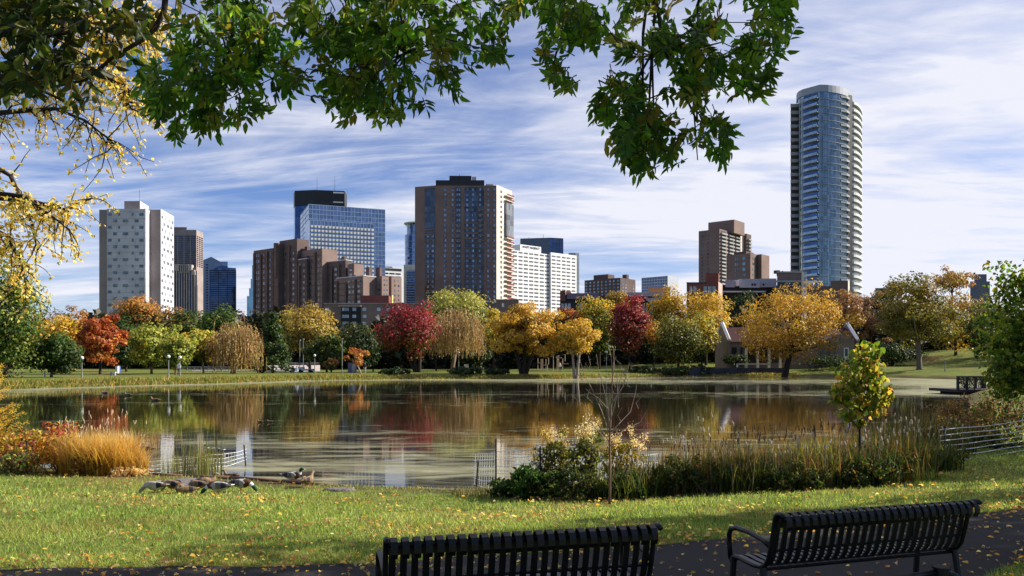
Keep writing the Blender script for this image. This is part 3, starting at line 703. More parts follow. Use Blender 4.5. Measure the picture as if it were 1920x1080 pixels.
# --- black crowned tower with antennas, and the large blue slab before it
D = 1150; b = bld('skyscraper', 'tall black glass skyscraper with faceted dark crown and two antennas on its roof', 598, D, 'tower')
pts = [g(551, D + 25), g(553, D + 6), g(590, D), g(645, D + 8), g(650, D + 30)]
prism(b, 'shaft', pts, 0, wz(384, D), G_DEEP, back=60)
pts2 = [g(550.5, D + 24), g(552.5, D + 4), g(590, D - 2), g(646, D + 6), g(650.5, D + 28)]
fs = prism(b, 'crown', pts2, wz(384.2, D), wz(356.5, D), mat('black_crown_panel', (.022, .023, .027), rough=.45, vary=.2, scale=.2, stretch=(1, 1, .05)), back=60)
mb = MB(); fs[2].box(mb, .62, .97, wz(361.5, D), wz(359, D), .5); fs[2].box(mb, .62, .95, wz(379, D), wz(377.3, D), .5); mb.build('crown_light_strip', WHITEP, b)  # white paint stands in for the two light streaks on the crown
mb = MB()
for q, y_ in ((585, 322), (619, 320)): mb.tube([(wx(q, D), D + 30, wz(357, D)), (wx(q, D), D + 30, wz(y_, D))], [.55, .2], 4)
for q in (562, 569, 576, 594, 602, 608, 630, 636): mb.tube([(wx(q, D), D + 26, wz(357, D)), (wx(q, D), D + 26, wz(352, D))], .3, 4)
mb.build('antenna', GREYM, b)
D = 780; b = bld('office_slab', 'wide blue glass office slab with a lower white dotted front before the black skyscraper', 640, D)
L3 = rect(563, 579, 722, D, 68)
fs = prism(b, 'wall', L3, 0, wz(383, D), G_BLUE)
gridlines(b, 'mullion_grid', fs[1], 22, 20, MULL, .35, .5, .15, z0=wz(560, D)); gridlines(b, 'mullion_grid', fs[0], 3, 20, MULL, .35, .5, .15, z0=wz(560, D))
D2 = 750; L4 = rect(572.5, 581, 701, D2, 68)
fs = prism(b, 'lower_wall', L4, 0, wz(412, D2), G_BLUE)
gridlines(b, 'lower_mullion_grid', fs[1], 18, 1, MULL, .35, .5, .2, z0=wz(422, D2), z1=wz(412.5, D2))
f = fs[1]; mb = MB(); sp_ = MB(); hz = (wz(422, D2) - wz(540, D2)) / 15
for j in range(15):
    z1 = wz(422, D2) - j * hz
    f.box(sp_, 0, 1, z1 - hz * .5, z1, .25)
    for i in range(18): f.box(mb, (i + .3) / 18, (i + .78) / 18, z1 - hz * .52, z1 + .02, .6)
    f.box(mb, .965, 1.0, z1 - hz * .5, z1 + .05, .62)
sp_.build('spandrel_band', TRIM_G, b); mb.build('white_spandrel', WHITEP, b)

# --- brown stepped apartment complex
D = 400; b = bld('apartment_block', 'brown brick apartment block stepping down to the right in many wings', 600, D)
TH = 38; it = []; allf = []
def wing(xl, xn, xr, yt, D, m=BR_DRK, yb=640, th=TH):
    fs = prism(b, 'wing', rect(xl, xn, xr, D, th), wz(yb, D) if yb < 640 else -2, wz(yt, D), m); allf.append(fs); return fs
w = wing(475.5, 512, 530, 465, 405)
it += grid(w[0], [(.12, .2), (.24, .32), (.5, .58), (.64, .70), (.82, .9)], rows(wz(470, 405), wz(600, 405), 12, .5))
w = wing(513, 521.5, 532, 455.5, 402); 
w = wing(524, 557, 579, 447, 398)
it += grid(w[0], [(.12, .22), (.27, .37), (.6, .7), (.76, .86)], rows(wz(468, 398), wz(600, 398), 12, .5)) + [(w[1], .42, .58, wz(484, 398), wz(464, 398)), (w[1], .78, .9, wz(486, 398), wz(462, 398))]
w = wing(543, 575, 580, 485, 394)
it += grid(w[0], [(.1, .24), (.34, .44), (.55, .7), (.8, .9)], rows(wz(491, 394), wz(600, 394), 10, .5))
w = wing(560, 604, 633, 465.5, 390, BR_TAN)
it += grid(w[0], [(.42, .58), (.66, .74), (.84, .9)], rows(wz(482, 390), wz(600, 390), 11, .5))
it += [(w[1], .34, .5, wz(526, 390), wz(490, 390))] + grid(w[1], [(.66, .72), (.8, .88)], rows(wz(486, 390), wz(540, 390), 5, .5))
w = wing(607, 648, 660, 487.5, 384)
it += grid(w[0], [(.3, .4), (.5, .62), (.72, .8)], rows(wz(498, 384), wz(590, 384), 9, .5)) + grid(w[1], [(.25, .8)], rows(wz(491, 384), wz(515, 384), 2, .6))
w = wing(652, 664, 682, 494, 380, BR_TAN)
it += grid(w[0], [(.3, .7)], rows(wz(500, 380), wz(560, 380), 6, .5))
w = wing(630, 681, 711, 517, 374, BR_TAN)
it += grid(w[0], [(.45, .55), (.62, .7), (.8, .9)], rows(wz(521, 374), wz(580, 374), 6, .5))
w = wing(706, 716, 729, 517.5, 378, BR_TAN); it += grid(w[0], [(.35, .7)], rows(wz(520, 378), wz(575, 378), 6, .5)) + grid(w[1], [(.3, .42), (.7, .8)], rows(wz(520, 378), wz(575, 378), 6, .4))
w = wing(722, 734, 753, 518, 384, BR_TAN); it += grid(w[1], [(.3, .4), (.66, .76)], rows(wz(521, 384), wz(575, 384), 6, .4))
for xl, xn, xr, yt, D_ in ((686, 692, 698, 500.5, 379), (704, 712, 717, 501, 381), (640, 646, 650, 480.5, 388), (513, 518, 522, 455, 402), (571, 576, 582, 462, 399)):
    wq = prism(b, 'chimney', rect(xl, xn, xr, D_, TH), wz(520, D_), wz(yt, D_), BR_DRK)
for fs_ in allf:
    f = fs_[0]
    if f.L < 7: continue
    n_ = max(2, int(f.L / 5.2))
    for i in range(n_):
        mb = MB(); a = (i + .12) / n_; f.box(mb, a, a + 1.1 / f.L, f.z0, f.z1 - 1.5 - 1.5 * (i % 2), .85); mb.build('brick_pier', BR_DRK, b)
    mb = MB()
    for z in np.arange(max(f.z0, 8) + 2.9, f.z1 - 2, 2.9): f.box(mb, .03, .97, z - .12, z + .12, .18)
    mb.build('floor_course', BR_DRK, b)
windows(b, it, glass('bay_window_glass', (.03, .04, .06), (.28, .33, .42), .15, .3, (2.5, 2.5, 2.9), .8), out=.14)
pm = MB()
for xl, xn, xr, yt, D_ in ((544, 575.5, 580.5, 484, 393.8), (607, 648.5, 660.5, 486.5, 383.8), (630, 681.5, 711.5, 516, 373.8)):
    q = rect(xl, xn, xr, D_, TH); pm.prism([tuple(x) for x in q + [q[0] + q[2] - q[1]]], wz(yt + 1.2, D_), wz(yt, D_))
pm.build('parapet', SLABW, b)

# --- low brown brick building in front of it
D = 300; b = bld('brick_building', 'low dark brown brick building with white windows behind the crimson tree', 690, D)
fs = prism(b, 'wall', [g(607, D), g(840, D), g(842, D + 20)], -2, wz(569.5, D), BR_BRN, back=20)
prism(b, 'upper_storey', [g(676, D + 6), g(729, D + 6), g(733.5, D + 14)], wz(570, D), wz(551.5, D), BR_RED, back=10)
mb = MB(); f = fs[0]; f.box(mb, 0, 1, wz(569.4, D), wz(568.2, D), .3, .4); f.box(mb, f.fpx(635), f.fpx(678), wz(575, D), wz(573.4, D), 1.6); mb.build('roof_edge', TRIM_G, b)
mb = MB(); f.box(mb, f.fpx(640), f.fpx(677), wz(615, D), wz(576, D), .06); mb.build('balcony_recess', TRIM_D, b)
WG = glass('pale_window_glass', (.22, .26, .30), (.55, .62, .68), .2, .2, (1.5, 1.5, 2.5), .9)
it = []
for q0, q1 in ((642, 654), (661, 668), (680, 687), (707, 714), (724, 731), (751, 758), (610, 617), (770, 777)):
    for k, y0 in enumerate((577, 590, 603)): it.append((f, f.fpx(q0), f.fpx(q1), wz(y0 + 6, D), wz(y0, D)))
windows(b, it, WG, out=.12)
for y0 in (588, 601): mb = MB(); f.box(mb, f.fpx(640), f.fpx(677), wz(y0 + 1.2, D), wz(y0 - 3.5, D), 1.2, -1.1); mb.build('balcony', DARKST, b)
mb = MB(); f.box(mb, f.fpx(733), f.fpx(735), wz(569, D), wz(553, D), 0.0, 3); mb.build('yellow_corner', mat('yellow_wall', (.7, .5, .18), vary=.1), b)

# --- distant pair right of the slab
D = 900; b = bld('office_building', 'light grey office building with dark window bands and roof plant beside the round tower', 738, D)
fs = prism(b, 'wall', rect(700, 716, 757, D, 60), 0, wz(501, D), CONC_L); f = fs[1]
mb = MB(); f.box(mb, 0, .9, wz(506.5, D), wz(502, D), .3); mb.build('roof_band', TRIM_D, b)
mb = MB(); c = f.pt(.5, -14); mb.box((c[0], c[1], wz(499.5, D)), (9, 7, 3.2)); mb.build('roof_plant', TRIM_D, b)
windows(b, grid(f, [(.06, .3), (.34, .58), (.62, .86)], rows(wz(509, D), wz(575, D), 11, .45)), G_BLACK)
D = 1250; b = bld('round_tower', 'slim round blue glass tower with open ring on top beside the brown tower', 772, D, 'tower')
def ring(px0, px1, D, n=24):
    r = (px1 - px0) / 2 / F * D; cxm = wx((px0 + px1) / 2, D); return [(cxm + r * math.cos(2 * math.pi * k / n), D + r + r * math.sin(2 * math.pi * k / n)) for k in range(n)]
mb = MB(); mb.prism(ring(756.5, 800, D), 0, wz(439, D)); mb.prism(ring(760.5, 796, D + 3), wz(439, D), wz(420, D)); mb.build('shaft', G_BLUE, b)
mb = MB()
for y_ in (498, 486, 475, 464, 452, 439.5): mb.prism(ring(756.2, 800.3, D - .3), wz(y_, D), wz(y_ - .8, D))
mb.build('floor_band', MULL, b)
mb = MB(); mb.prism(ring(754, 802, D - 2), wz(416.8, D), wz(415.4, D)); mb.build('halo_ring', WHITEP, b)
mb = MB()
for p in ring(758, 798, D): mb.tube([(p[0], p[1], wz(421, D)), (p[0], p[1], wz(416, D))], .35, 4)
mb.build('ring_post', WHITEP, b)
mb = MB(); mb.prism([g(757, D - 12), g(778, D - 12), g(778, D - 2), g(757, D - 2)], 0, wz(498, D)); mb.build('lower_wall', BR_LIT, b)
mb = MB(); mb.prism([g(762.5, D - 16), g(779, D - 16), g(779, D - 12.2), g(762.5, D - 12.2)], 0, wz(510, D)); mb.build('dark_bay', G_DEEP, b)
mb = MB()
for j in range(14): mb.prism([g(762.3, D - 16.6), g(779, D - 16.6), g(779, D - 16.05), g(762.3, D - 16.05)], wz(512 + j * 4.6, D), wz(511 + j * 4.6, D))
mb.build('bay_band', TRIM_G, b)

# --- big brown apartment tower in the centre
D = 450; b = bld('apartment_tower', 'large brown brick apartment tower with blue glazed bays and a sunlit balcony side', 865, D, 'tower')
pts = [g(778, D + 4), g(817, D), g(908, D), g(930.5, D + .5), g(959.5, D + 17)]
zt = wz(347.5, D); fs = prism(b, 'wall', pts, -2, zt, BR_BRN, back=26)
S = fs[3]; mb = MB(); S.box(mb, 0, 1, 0, zt + .4, .15, .1); mb.build('side_wall', BR_LIT, b)  # paler skin over the brown brick carries the sunlight on this side
mb = MB(); mb.prism([g(817, D - .3), g(908, D - .3), g(908, D + 20), g(817, D + 20)], zt, wz(338, D)); mb.prism([g(842.5, D + 2), g(884, D + 2), g(884, D + 16), g(842.5, D + 16)], wz(338, D), wz(328, D)); mb.build('penthouse', TRIM_D, b)
mb = MB(); mb.prism([g(885, D + 3), g(893, D + 3), g(893, D + 9), g(885, D + 9)], wz(338, D), wz(329, D)); mb.prism([g(911, D + 4), g(925, D + 4), g(925, D + 12), g(911, D + 12)], zt, wz(342, D)); mb.build('roof_plant', BR_LIT, b)
mb = MB(); mb.tube([(wx(860, D), D + 6, wz(328, D)), (wx(860, D), D + 6, wz(322, D))], .2, 4); mb.build('antenna', GREYM, b)
A_, C_, E_ = fs[0], fs[1], fs[2]
mb = MB(); mg = MB(); sl_ = MB()
for f, x0, x1 in ((A_, 796.5, 815.5), (C_, 854, 864), (C_, 871, 895.5), (C_, 896.5, 907.5)):
    f.box(mg, f.fpx(x0), f.fpx(x1), wz(580, D), wz(351, D), .04)
mg.build('balcony_recess', glass('recess_glass', (.016, .017, .022), (.10, .11, .14), .2, .15, (2.2, 2.2, 3.0), .7), b)
for f, x0, x1, y0, y1, nn in ((A_, 797, 815.5, 358.5, 396, 9), (A_, 797, 815.5, 400, 427, 9), (C_, 871, 895, 358.5, 388, 11), (C_, 871, 895, 398, 415, 11)):
    for i in range(nn): 
        w_ = (x1 - x0) / nn; f.box(mb, f.fpx(x0 + i * w_ + .35), f.fpx(x0 + (i + 1) * w_ - .35), wz(y1, D), wz(y0, D), .22)
    mb.build('glazed_bay', glass('sunroom_glass', (.05, .07, .10), (.17, .22, .29), .12, .3, (2, 2, 3), .6), b); mb = MB()
for f, x0, x1, y0, y1 in ((A_, 796.5, 815.5, 429, 580), (C_, 854, 864, 420, 580), (C_, 871, 895.5, 417, 580), (C_, 896.5, 907.5, 392, 580)):
    y_ = y0
    while y_ < y1: sl_ = MB(); f.box(sl_, f.fpx(x0), f.fpx(x1), wz(y_ + (2.8 if y_ < 455 else 1.0), D), wz(y_, D), .5); sl_.build('balcony', BR_BRN, b); y_ += 9.55
it = []
rw = rows(wz(351, D), wz(580, D), 24, .5)
for f, x0, x1 in ((C_, 832.5, 837), (C_, 847, 850.5), (C_, 856, 859), (C_, 860, 863), (E_, 913.5, 917.5), (E_, 925, 928.5), (A_, 801, 804.5), (A_, 810, 814), (C_, 874, 878), (C_, 885, 889), (C_, 898, 902)):
    it += [(f, f.fpx(x0), f.fpx(x1), z0, z1) for i, (z0, z1) in enumerate(rw) if (f is not A_ or i > 8)]
windows(b, it, glass('apartment_glass', (.05, .07, .12), (.36, .45, .60), .12, .35, (1.3, 1.3, 3.0), .85), out=.3)
mb = MB(); fr_ = MB(); mr = MB()
S.box(fr_, .52, .98, wz(438, D), wz(374, D), 1.5, -.16); fr_.build('glazed_balconies', glass('side_bay_glass', (.10, .11, .13), (.35, .38, .42), .15, .3, (2, 2, 3.0), .6), b)
for j in range(25):
    y_ = 360 + j * 9.0
    if 374 < y_ < 436: continue
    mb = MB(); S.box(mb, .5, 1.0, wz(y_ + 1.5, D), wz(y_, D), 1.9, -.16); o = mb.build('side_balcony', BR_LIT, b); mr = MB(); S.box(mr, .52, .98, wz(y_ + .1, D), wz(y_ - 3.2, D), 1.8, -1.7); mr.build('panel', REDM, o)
windows(b, [(S, .25, .33, z0, z1) for z0, z1 in rw], G_DARK, name='side_window', out=.3)
mb = MB(); mb.prism([g(930, D - 25), g(972, D - 25), g(974, D - 5), g(930, D - 5)], 0, wz(561, D - 25)); mb.build('annex', BR_BRN, b)
mb = MB(); mb.box((wx(943, D - 25), D - 25, wz(572, D - 25)), (1.2, .3, 2)); mb.build('annex_window', WHITEP, b)

# --- white hotel with lettering, dark glass block behind
D = 700; b = bld('hotel', 'white hotel of two sections with rows of dark strip windows and lettering on its penthouse', 1020, D)
th = 48; q = rect(930, 938, 1031.5, D, th); fs = prism(b, 'wall', q, 0, wz(465.5, D), CONC_L); f = fs[1]
d0 = f.p1[1]; D1 = D * 1.055; q2 = rect(1031, 1033, 1081, D1, th); fs2 = prism(b, 'right_wall', q2, 0, wz(473.2, D1), CONC_L); f2 = fs2[1]
cl1 = [(f.fpx(a), f.fpx(c)) for a, c in ((950, 960), (961.8, 969.6), (972.2, 979.8), (982, 989.8), (992.2, 1000), (1001.8, 1009.6), (1012, 1019.8), (1021.6, 1029.2))]
it = grid(f, cl1, rows(wz(469.5, D * 1.02), wz(580, D * 1.02), 15, .42))
cl2 = [(f2.fpx(a), f2.fpx(c)) for a, c in ((1034.6, 1041.8), (1043.6, 1051), (1053.6, 1060.6), (1062.4, 1069.4), (1072, 1078.8))]
it += grid(f2, cl2, rows(wz(476.5, D1), wz(580, D1), 15, .42))
windows(b, it, glass('hotel_glass', (.09, .09, .10), (.20, .21, .23), .3, .2, (2, 2, 3), .7), out=.12)
D2 = D1 + 45; prism(b, 'stair_tower', [g(1078.5, D2), g(1086, D2)], 0, wz(474, D2), CONC_L, back=10)
pq = rect(961, 975.5, 1014.5, D + 42, th); pf = prism(b, 'penthouse', pq, wz(475, D), wz(458, D + 42), CONC_L)
prism(b, 'roof_plant', [g(1066, D2 - 8), g(1079, D2 - 8)], wz(482, D2), wz(474, D2 - 8), TRIM_G, back=6)
cu = bpy.data.curves.new('sign', 'FONT'); cu.body = 'HYATT REGENCY'; cu.size = 3.1; cu.extrude = .1; cu.align_x = 'CENTER'; cu.align_y = 'CENTER'
sg = bpy.data.objects.new('sign', cu); COL.objects.link(sg); sg.parent = b; c = pf[1].pt(.52, .3); lc = base_of(b)
sg.location = (c[0] - lc[0], c[1] - lc[1], wz(464.5, D + 50)); sg.rotation_euler = (math.pi / 2, 0, pf[1].rz); cu.materials.append(mat('sign_letter', (.03, .025, .04), vary=.05)); sg.scale = (1.0, 1, 1)
bpy.context.view_layer.update(); wdim = sg.dimensions.x
if wdim > 0: sg.scale = (pf[1].L * .82 / wdim, 1, 1)
bpy.context.view_layer.update(); me_ = bpy.data.meshes.new_from_object(sg.evaluated_get(bpy.context.evaluated_depsgraph_get())); s2_ = bpy.data.objects.new('sign', me_); mw_ = (Vector(sg.location), tuple(sg.rotation_euler), tuple(sg.scale)); bpy.data.objects.remove(sg); s2_.name = 'sign'; COL.objects.link(s2_); s2_.parent = b; s2_.location, s2_.rotation_euler, s2_.scale = mw_
D = 1050; b = bld('glass_block', 'dark slate glass office block rising behind the white hotel', 1016, D)
fs = prism(b, 'wall', [g(975.5, D + 8), g(1031, D), g(1056, D + 6)], 0, wz(445.5, D), G_DEEP, back=30)
mb = MB(); fs[0].box(mb, 0, 1, wz(480, D), wz(446.5, D), .2); mb.build('slate_panel', mat('slate_panel', (.10, .13, .19), rough=.4, vary=.1, scale=.3), b)
gridlines(b, 'floor_band', fs[1], 4, 12, TRIM_D, .3, .5, .15, z0=wz(490, D), z1=wz(446, D))
mb = MB()
for q in (992, 1019): mb.tube([(wx(q, D), D + 8, wz(446, D)), (wx(q, D), D + 8, wz(438 if q == 1019 else 443, D))], .3, 4)
mb.build('antenna', GREYM, b)

# --- low modern building with purplish roof
D = 250; b = bld('college_building', 'low modern building with a purplish roof edge, dark glazing and orange end blocks', 1140, D)
fs = prism(b, 'wall', [g(1050, D), g(1122, D), g(1123, D + 3), g(1240, D + 3)], -2, wz(552.5, D), TRIM_D, back=24); f = fs[0]
mb = MB(); mb.prism([g(1063, D - 1.5), g(1123, D - 1.5), g(1123, D + 6), g(1063, D + 6)], wz(561, D), wz(550.5, D)); mb.build('roof', mat('purple_roof_edge', (.20, .14, .21), vary=.08), b)
mb = MB()
for a, c, t, l in ((1172, 1245, 549, 556.5), (1211, 1240, 559.5, 566)): mb.prism([g(a, D - 2), g(c, D - 2), g(c, D + 2), g(a, D + 2)], wz(l, D), wz(t, D))
for q in (1192, 1212): mb.prism([g(q, D - 1.8), g(q + 2, D - 1.8), g(q + 2, D), g(q, D)], wz(600, D), wz(555, D))
mb.build('concrete_frame', PINKC, b)
mb = MB(); mb.prism([g(1050, D - .8), g(1060.5, D - .8), g(1060.5, D + 4), g(1050, D + 4)], wz(565, D), wz(545.5, D)); mb.build('brick_pier', BR_RED, b)
mb = MB(); mb.prism([g(1061, D + 1), g(1071, D + 1), g(1071, D + 5), g(1061, D + 5)], wz(553, D), wz(545.5, D)); mb.prism([g(1216, D - .6), g(1257, D - .6), g(1257, D + 8), g(1216, D + 8)], wz(552, D), wz(538.5, D)); mb.build('orange_block', ORNG, b)
mb = MB(); mb.add([(wx(1178, D), D - 4, wz(558, D)), (wx(1213, D), D - 4, wz(566.5, D)), (wx(1213, D), D - 1, wz(566.5, D)), (wx(1178, D), D - 1, wz(558, D)), (wx(1178, D), D - 4, wz(560, D)), (wx(1213, D), D - 4, wz(568.5, D)), (wx(1213, D), D - 1, wz(568.5, D)), (wx(1178, D), D - 1, wz(560, D))], [[0, 1, 2, 3], [7, 6, 5, 4], [0, 4, 5, 1], [1, 5, 6, 2], [2, 6, 7, 3], [3, 7, 4, 0]]); mb.build('slanted_canopy', TRIM_D, b)
windows(b, [(f, f.fpx(a), f.fpx(a + 4.8), wz(579, D), wz(569, D)) for a in (1052, 1058.5, 1065, 1085, 1092, 1110)], WG, out=.15)
f2 = fs[2]; windows(b, [(f2, f2.fpx(a), f2.fpx(a + 5), wz(592, D), wz(567, D)) for a in (1186, 1204, 1219)], WG, name='tall_window', out=.15)

# --- midrise blocks
D = 560; b = bld('apartment_block', 'purplish brown mid-rise block with a raised middle left of the glass mid-rise', 1145, D)
fs = prism(b, 'wall', rect(1096, 1163, 1191.5, D, 40), 0, wz(520.5, D), BR_DRK)
m2 = rect(1113, 1140, 1152, D + 10, 40); prism(b, 'upper_block', m2, wz(530, D), wz(514, D + 10), BR_DRK)
prism(b, 'penthouse', rect(1167, 1175, 1179, D + 16, 40), wz(530, D), wz(514.5, D + 16), BR_DRK)
windows(b, grid(fs[0], cols(9, .45), rows(wz(523, D), wz(560, D), 6, .5)) + grid(fs[1], [(.12, .2), (.3, .4), (.82, .9)], rows(wz(523, D), wz(560, D), 6, .5)), glass('midrise_glass', (.06, .08, .12), (.4, .48, .58), .15, .3, (2, 2, 3), .7))
D = 600; b = bld('office_building', 'small glass mid-rise with a pale metal side wall and fins on its top floor', 1238, D)
fs = prism(b, 'wall', rect(1203.5, 1252, 1271.5, D, 42), 0, wz(517, D), G_DEEP)
mb = MB(); fs[1].box(mb, 0, 1, 0, wz(516.5, D), .2); mb.build('metal_side', mat('pale_metal_cladding', (.42, .45, .52), rough=.5, vary=.08, scale=.4), b)
gridlines(b, 'fin', fs[0], 16, 5, SLABW, .3, .4, .3, z0=wz(545, D), z1=wz(517.5, D))

# --- tan apartment tower with lower wing
D = 440; b = bld('apartment_tower', 'tan brick apartment tower with balcony columns and a lower wing to its right', 1370, D, 'tower')
fs = prism(b, 'wall', rect(1310, 1349, 1393, D, 40), -2, wz(429, D), BR_TAN)
prism(b, 'penthouse', rect(1328, 1376.5, 1396, D + 8, 40), wz(432, D), wz(411.5, D + 8), BR_TAN)
fs2 = prism(b, 'rear_wall', rect(1388, 1400, 1408.5, D + 22, 40), -2, wz(438, D + 22), BR_DRK)
it = [(fs[0], a, c, z0, z1) for a, c in ((.14, .2), (.42, .48)) for z0, z1 in rows(wz(436, D), wz(540, D), 15, .5)]
windows(b, it, G_DARK)
rw = rows(wz(432, D), wz(540, D), 16, .5); mb = MB(); mr = MB()
for f, cl_ in ((fs[1], ((.05, .26), (.36, .56), (.64, .84))), (fs2[1], ((.2, .8),))):
    for a, c in cl_:
        f.box(mr, a, c, 0, wz(431.5, D), .06)
        for z0, z1 in rw: mb = MB(); f.box(mb, a - .01, c + .01, z0 - .4, z0 + .35, 1.1); mb.build('balcony', TRIM_G, b)
mr.build('balcony_recess', TRIM_D, b)
mb = MB(); fs[1].box(mb, .86, 1.0, 0, wz(430, D), .4); mb.build('end_pier', BR_LIT, b)
D2 = 410; w = prism(b, 'low_wing', rect(1362, 1407, 1422.5, D2, 42), -2, wz(474.5, D2), BR_TAN)
w2 = prism(b, 'low_wing', rect(1420, 1428, 1442.5, D2 + 4, 42), -2, wz(476.5, D2 + 4), BR_TAN)
w3 = prism(b, 'low_wing_top', rect(1376, 1399, 1413, D2 + 8, 42), wz(480, D2), wz(471, D2 + 8), BR_DRK)
it = grid(w[0], [(.36, .42), (.46, .5), (.68, .8)], rows(wz(478, D2), wz(530, D2), 5, .55)) + grid(w[1], [(.25, .45)], rows(wz(478, D2), wz(530, D2), 5, .4))
windows(b, it, glass('wing_glass', (.06, .10, .12), (.3, .45, .48), .15, .3, (2, 2, 3), .7), name='wing_window')

# --- brick and grey buildings below the tan tower
D = 270; b = bld('brick_building', 'dark red brick building with wide grey windows and a stair block on its roof', 1322, D)
fs = prism(b, 'wall', [g(1287.5, D), g(1346.5, D), g(1354, D + 9)], -2, wz(529.5, D), BR_RED, back=14); f = fs[0]
prism(b, 'stair_block', [g(1323, D + 2), g(1347, D + 2), g(1349, D + 8)], wz(531, D), wz(510.5, D), BR_RED, back=8)
mb = MB(); fs[1].box(mb, 0, 1, 0, wz(528, D), .1); mb.build('side_wall', mat('pale_rose_wall', (.55, .38, .34), vary=.1), b)
mb = MB(); f.box(mb, 0, .62, wz(531, D), wz(529.3, D), .3, .5); mb.build('roof_edge', TRIM_D, b)
windows(b, [(f, f.fpx(a), f.fpx(c), wz(549, D), wz(537, D)) for a, c in ((1292.5, 1298), (1299.5, 1305.5), (1319, 1325), (1327, 1334), (1335.5, 1342))], mat('grey_window_pane', (.30, .34, .38), rough=.25, spec=.6, vary=.2, scale=.8), out=.1)
D = 285; b = bld('flat_roofed_building', 'long pale grey flat roofed building with a broken roofline below the tan tower', 1410, D)
prism(b, 'wall', [g(1350, D), g(1460, D), g(1462, D + 10)], -2, wz(535, D), TRIM_D, back=14)
mb = MB()
for a, c, t, l, o in ((1360, 1378, 525.5, 539, 0), (1386, 1425, 524, 540, 1), (1425.5, 1456, 523, 539, .6)): mb.prism([g(a, D - 1 - o), g(c, D - 1 - o), g(c, D + 8), g(a, D + 8)], wz(l, D), wz(t, D))
mb.build('upper_wall', mat('grey_render', (.40, .40, .43), vary=.1, scale=.5), b)
mb = MB(); mb.prism([g(1378.3, D - .6), g(1386, D - 3), g(1385, D + 8), g(1378.3, D + 8)], wz(537, D), wz(525.8, D)); mb.build('lit_return', WHITEP, b)  # return wall coloured white to look sunlit beside the grey front
mb = MB(); mb.prism([g(1354, D - 3.5), g(1436, D - 3.5), g(1436, D - 1.2), g(1354, D - 1.2)], wz(549.5, D), wz(547, D)); mb.build('canopy_edge', SLABW, b)
mb = MB()
for a in (1409, 1414, 1430): mb.prism([g(a, D - 2.15), g(a + 3.5, D - 2.15), g(a + 3.5, D - 1.5), g(a, D - 1.5)], wz(536.5, D), wz(533, D))
mb.build('window', G_DARK, b)
D = 262; b = bld('flat_roofed_building', 'brown flat roofed building with bright concrete end wall at the glass tower foot', 1480, D)
prism(b, 'wall', [g(1457, D), g(1502.5, D), g(1503, D + 8)], -2, wz(509.5, D), BR_TAN, back=12)
mb = MB(); mb.prism([g(1456, D - .5), g(1503, D - .5), g(1503, D + 10), g(1456, D + 10)], wz(511.5, D), wz(509, D)); mb.prism([g(1456, D - 1.2), g(1502, D - 1.2), g(1502, D - .1), g(1456, D - .1)], wz(529.5, D), wz(526.5, D)); mb.build('roof_edge', TRIM_G, b)
mb = MB(); mb.prism([g(1457.5, D - .3), g(1502, D - .3), g(1502, D - .05), g(1457.5, D - .05)], wz(545, D), wz(530, D)); mb.build('dark_glazing', G_BLACK, b)
mb = MB()
for a, c in ((1503.2, 1508.2), (1510.2, 1512.2)): mb.prism([g(a, D - .3), g(c, D - .3), g(c, D + 6), g(a, D + 6)], -2, wz(510, D))
mb.build('end_wall', BR_LIT, b)
mb = MB(); mb.box((wx(1464, D), D + 4, wz(507.5, D)), (1.6, 1.6, 1.0)); mb.box((wx(1475, D), D + 4, wz(508, D)), (.3, .3, 1.0)); mb.build('roof_plant', TRIM_D, b)
D = 275; b = bld('brick_building', 'low reddish building whose roof shows between the rust trees and the glass tower', 1565, D)
mb = MB(); mb.prism([g(1513, D), g(1560, D), g(1560, D + 10), g(1513, D + 10)], -2, wz(536.5, D)); mb.prism([g(1557, D - .5), g(1589.5, D - .5), g(1590, D + 9), g(1557, D + 9)], -2, wz(526.5, D)); mb.build('wall', BR_DRK, b)
mb = MB(); mb.prism([g(1590, D - .5), g(1593, D + .5), g(1593, D + 8), g(1590, D + 9)], -2, wz(526, D)); mb.build('lit_wall', BR_LIT, b)  # paler wall colour stands in for sun on this face
mb = MB(); mb.prism([g(1600, D + 3), g(1645, D + 3), g(1645, D + 9), g(1600, D + 9)], -2, wz(556, D)); mb.build('pale_wing', PINKC, b)
D = 620; b = bld('office_building', 'distant dark flat topped building between the olive tree and the right edge tree', 1842, D)
mb = MB(); mb.prism([g(1819, D), g(1856, D), g(1856, D + 15), g(1819, D + 15)], 0, wz(527.5, D)); mb.prism([g(1826.5, D + 2), g(1850, D + 2), g(1850, D + 10), g(1826.5, D + 10)], 0, wz(513.5, D)); mb.build('wall', mat('slate_render', (.13, .14, .19), vary=.12, scale=.2), b)
mb = MB(); mb.box((wx(1827, D), D, wz(516, D)), (1, 1, 4)); mb.build('roof_plant', TRIM_D, b)
D = 420; b = bld('office_building', 'tiny grey rooftop building seen above the trees right of the glass tower', 1650, D)
mb = MB(); mb.prism([g(1641, D), g(1661, D), g(1661, D + 10), g(1641, D + 10)], 0, wz(540, D)); mb.build('wall', TRIM_G, b)
mb = MB(); mb.prism([g(1641.5, D - .4), g(1660, D - .4), g(1660, D - .1), g(1641.5, D - .1)], wz(543, D), wz(541.5, D)); mb.build('window_band', TRIM_D, b)

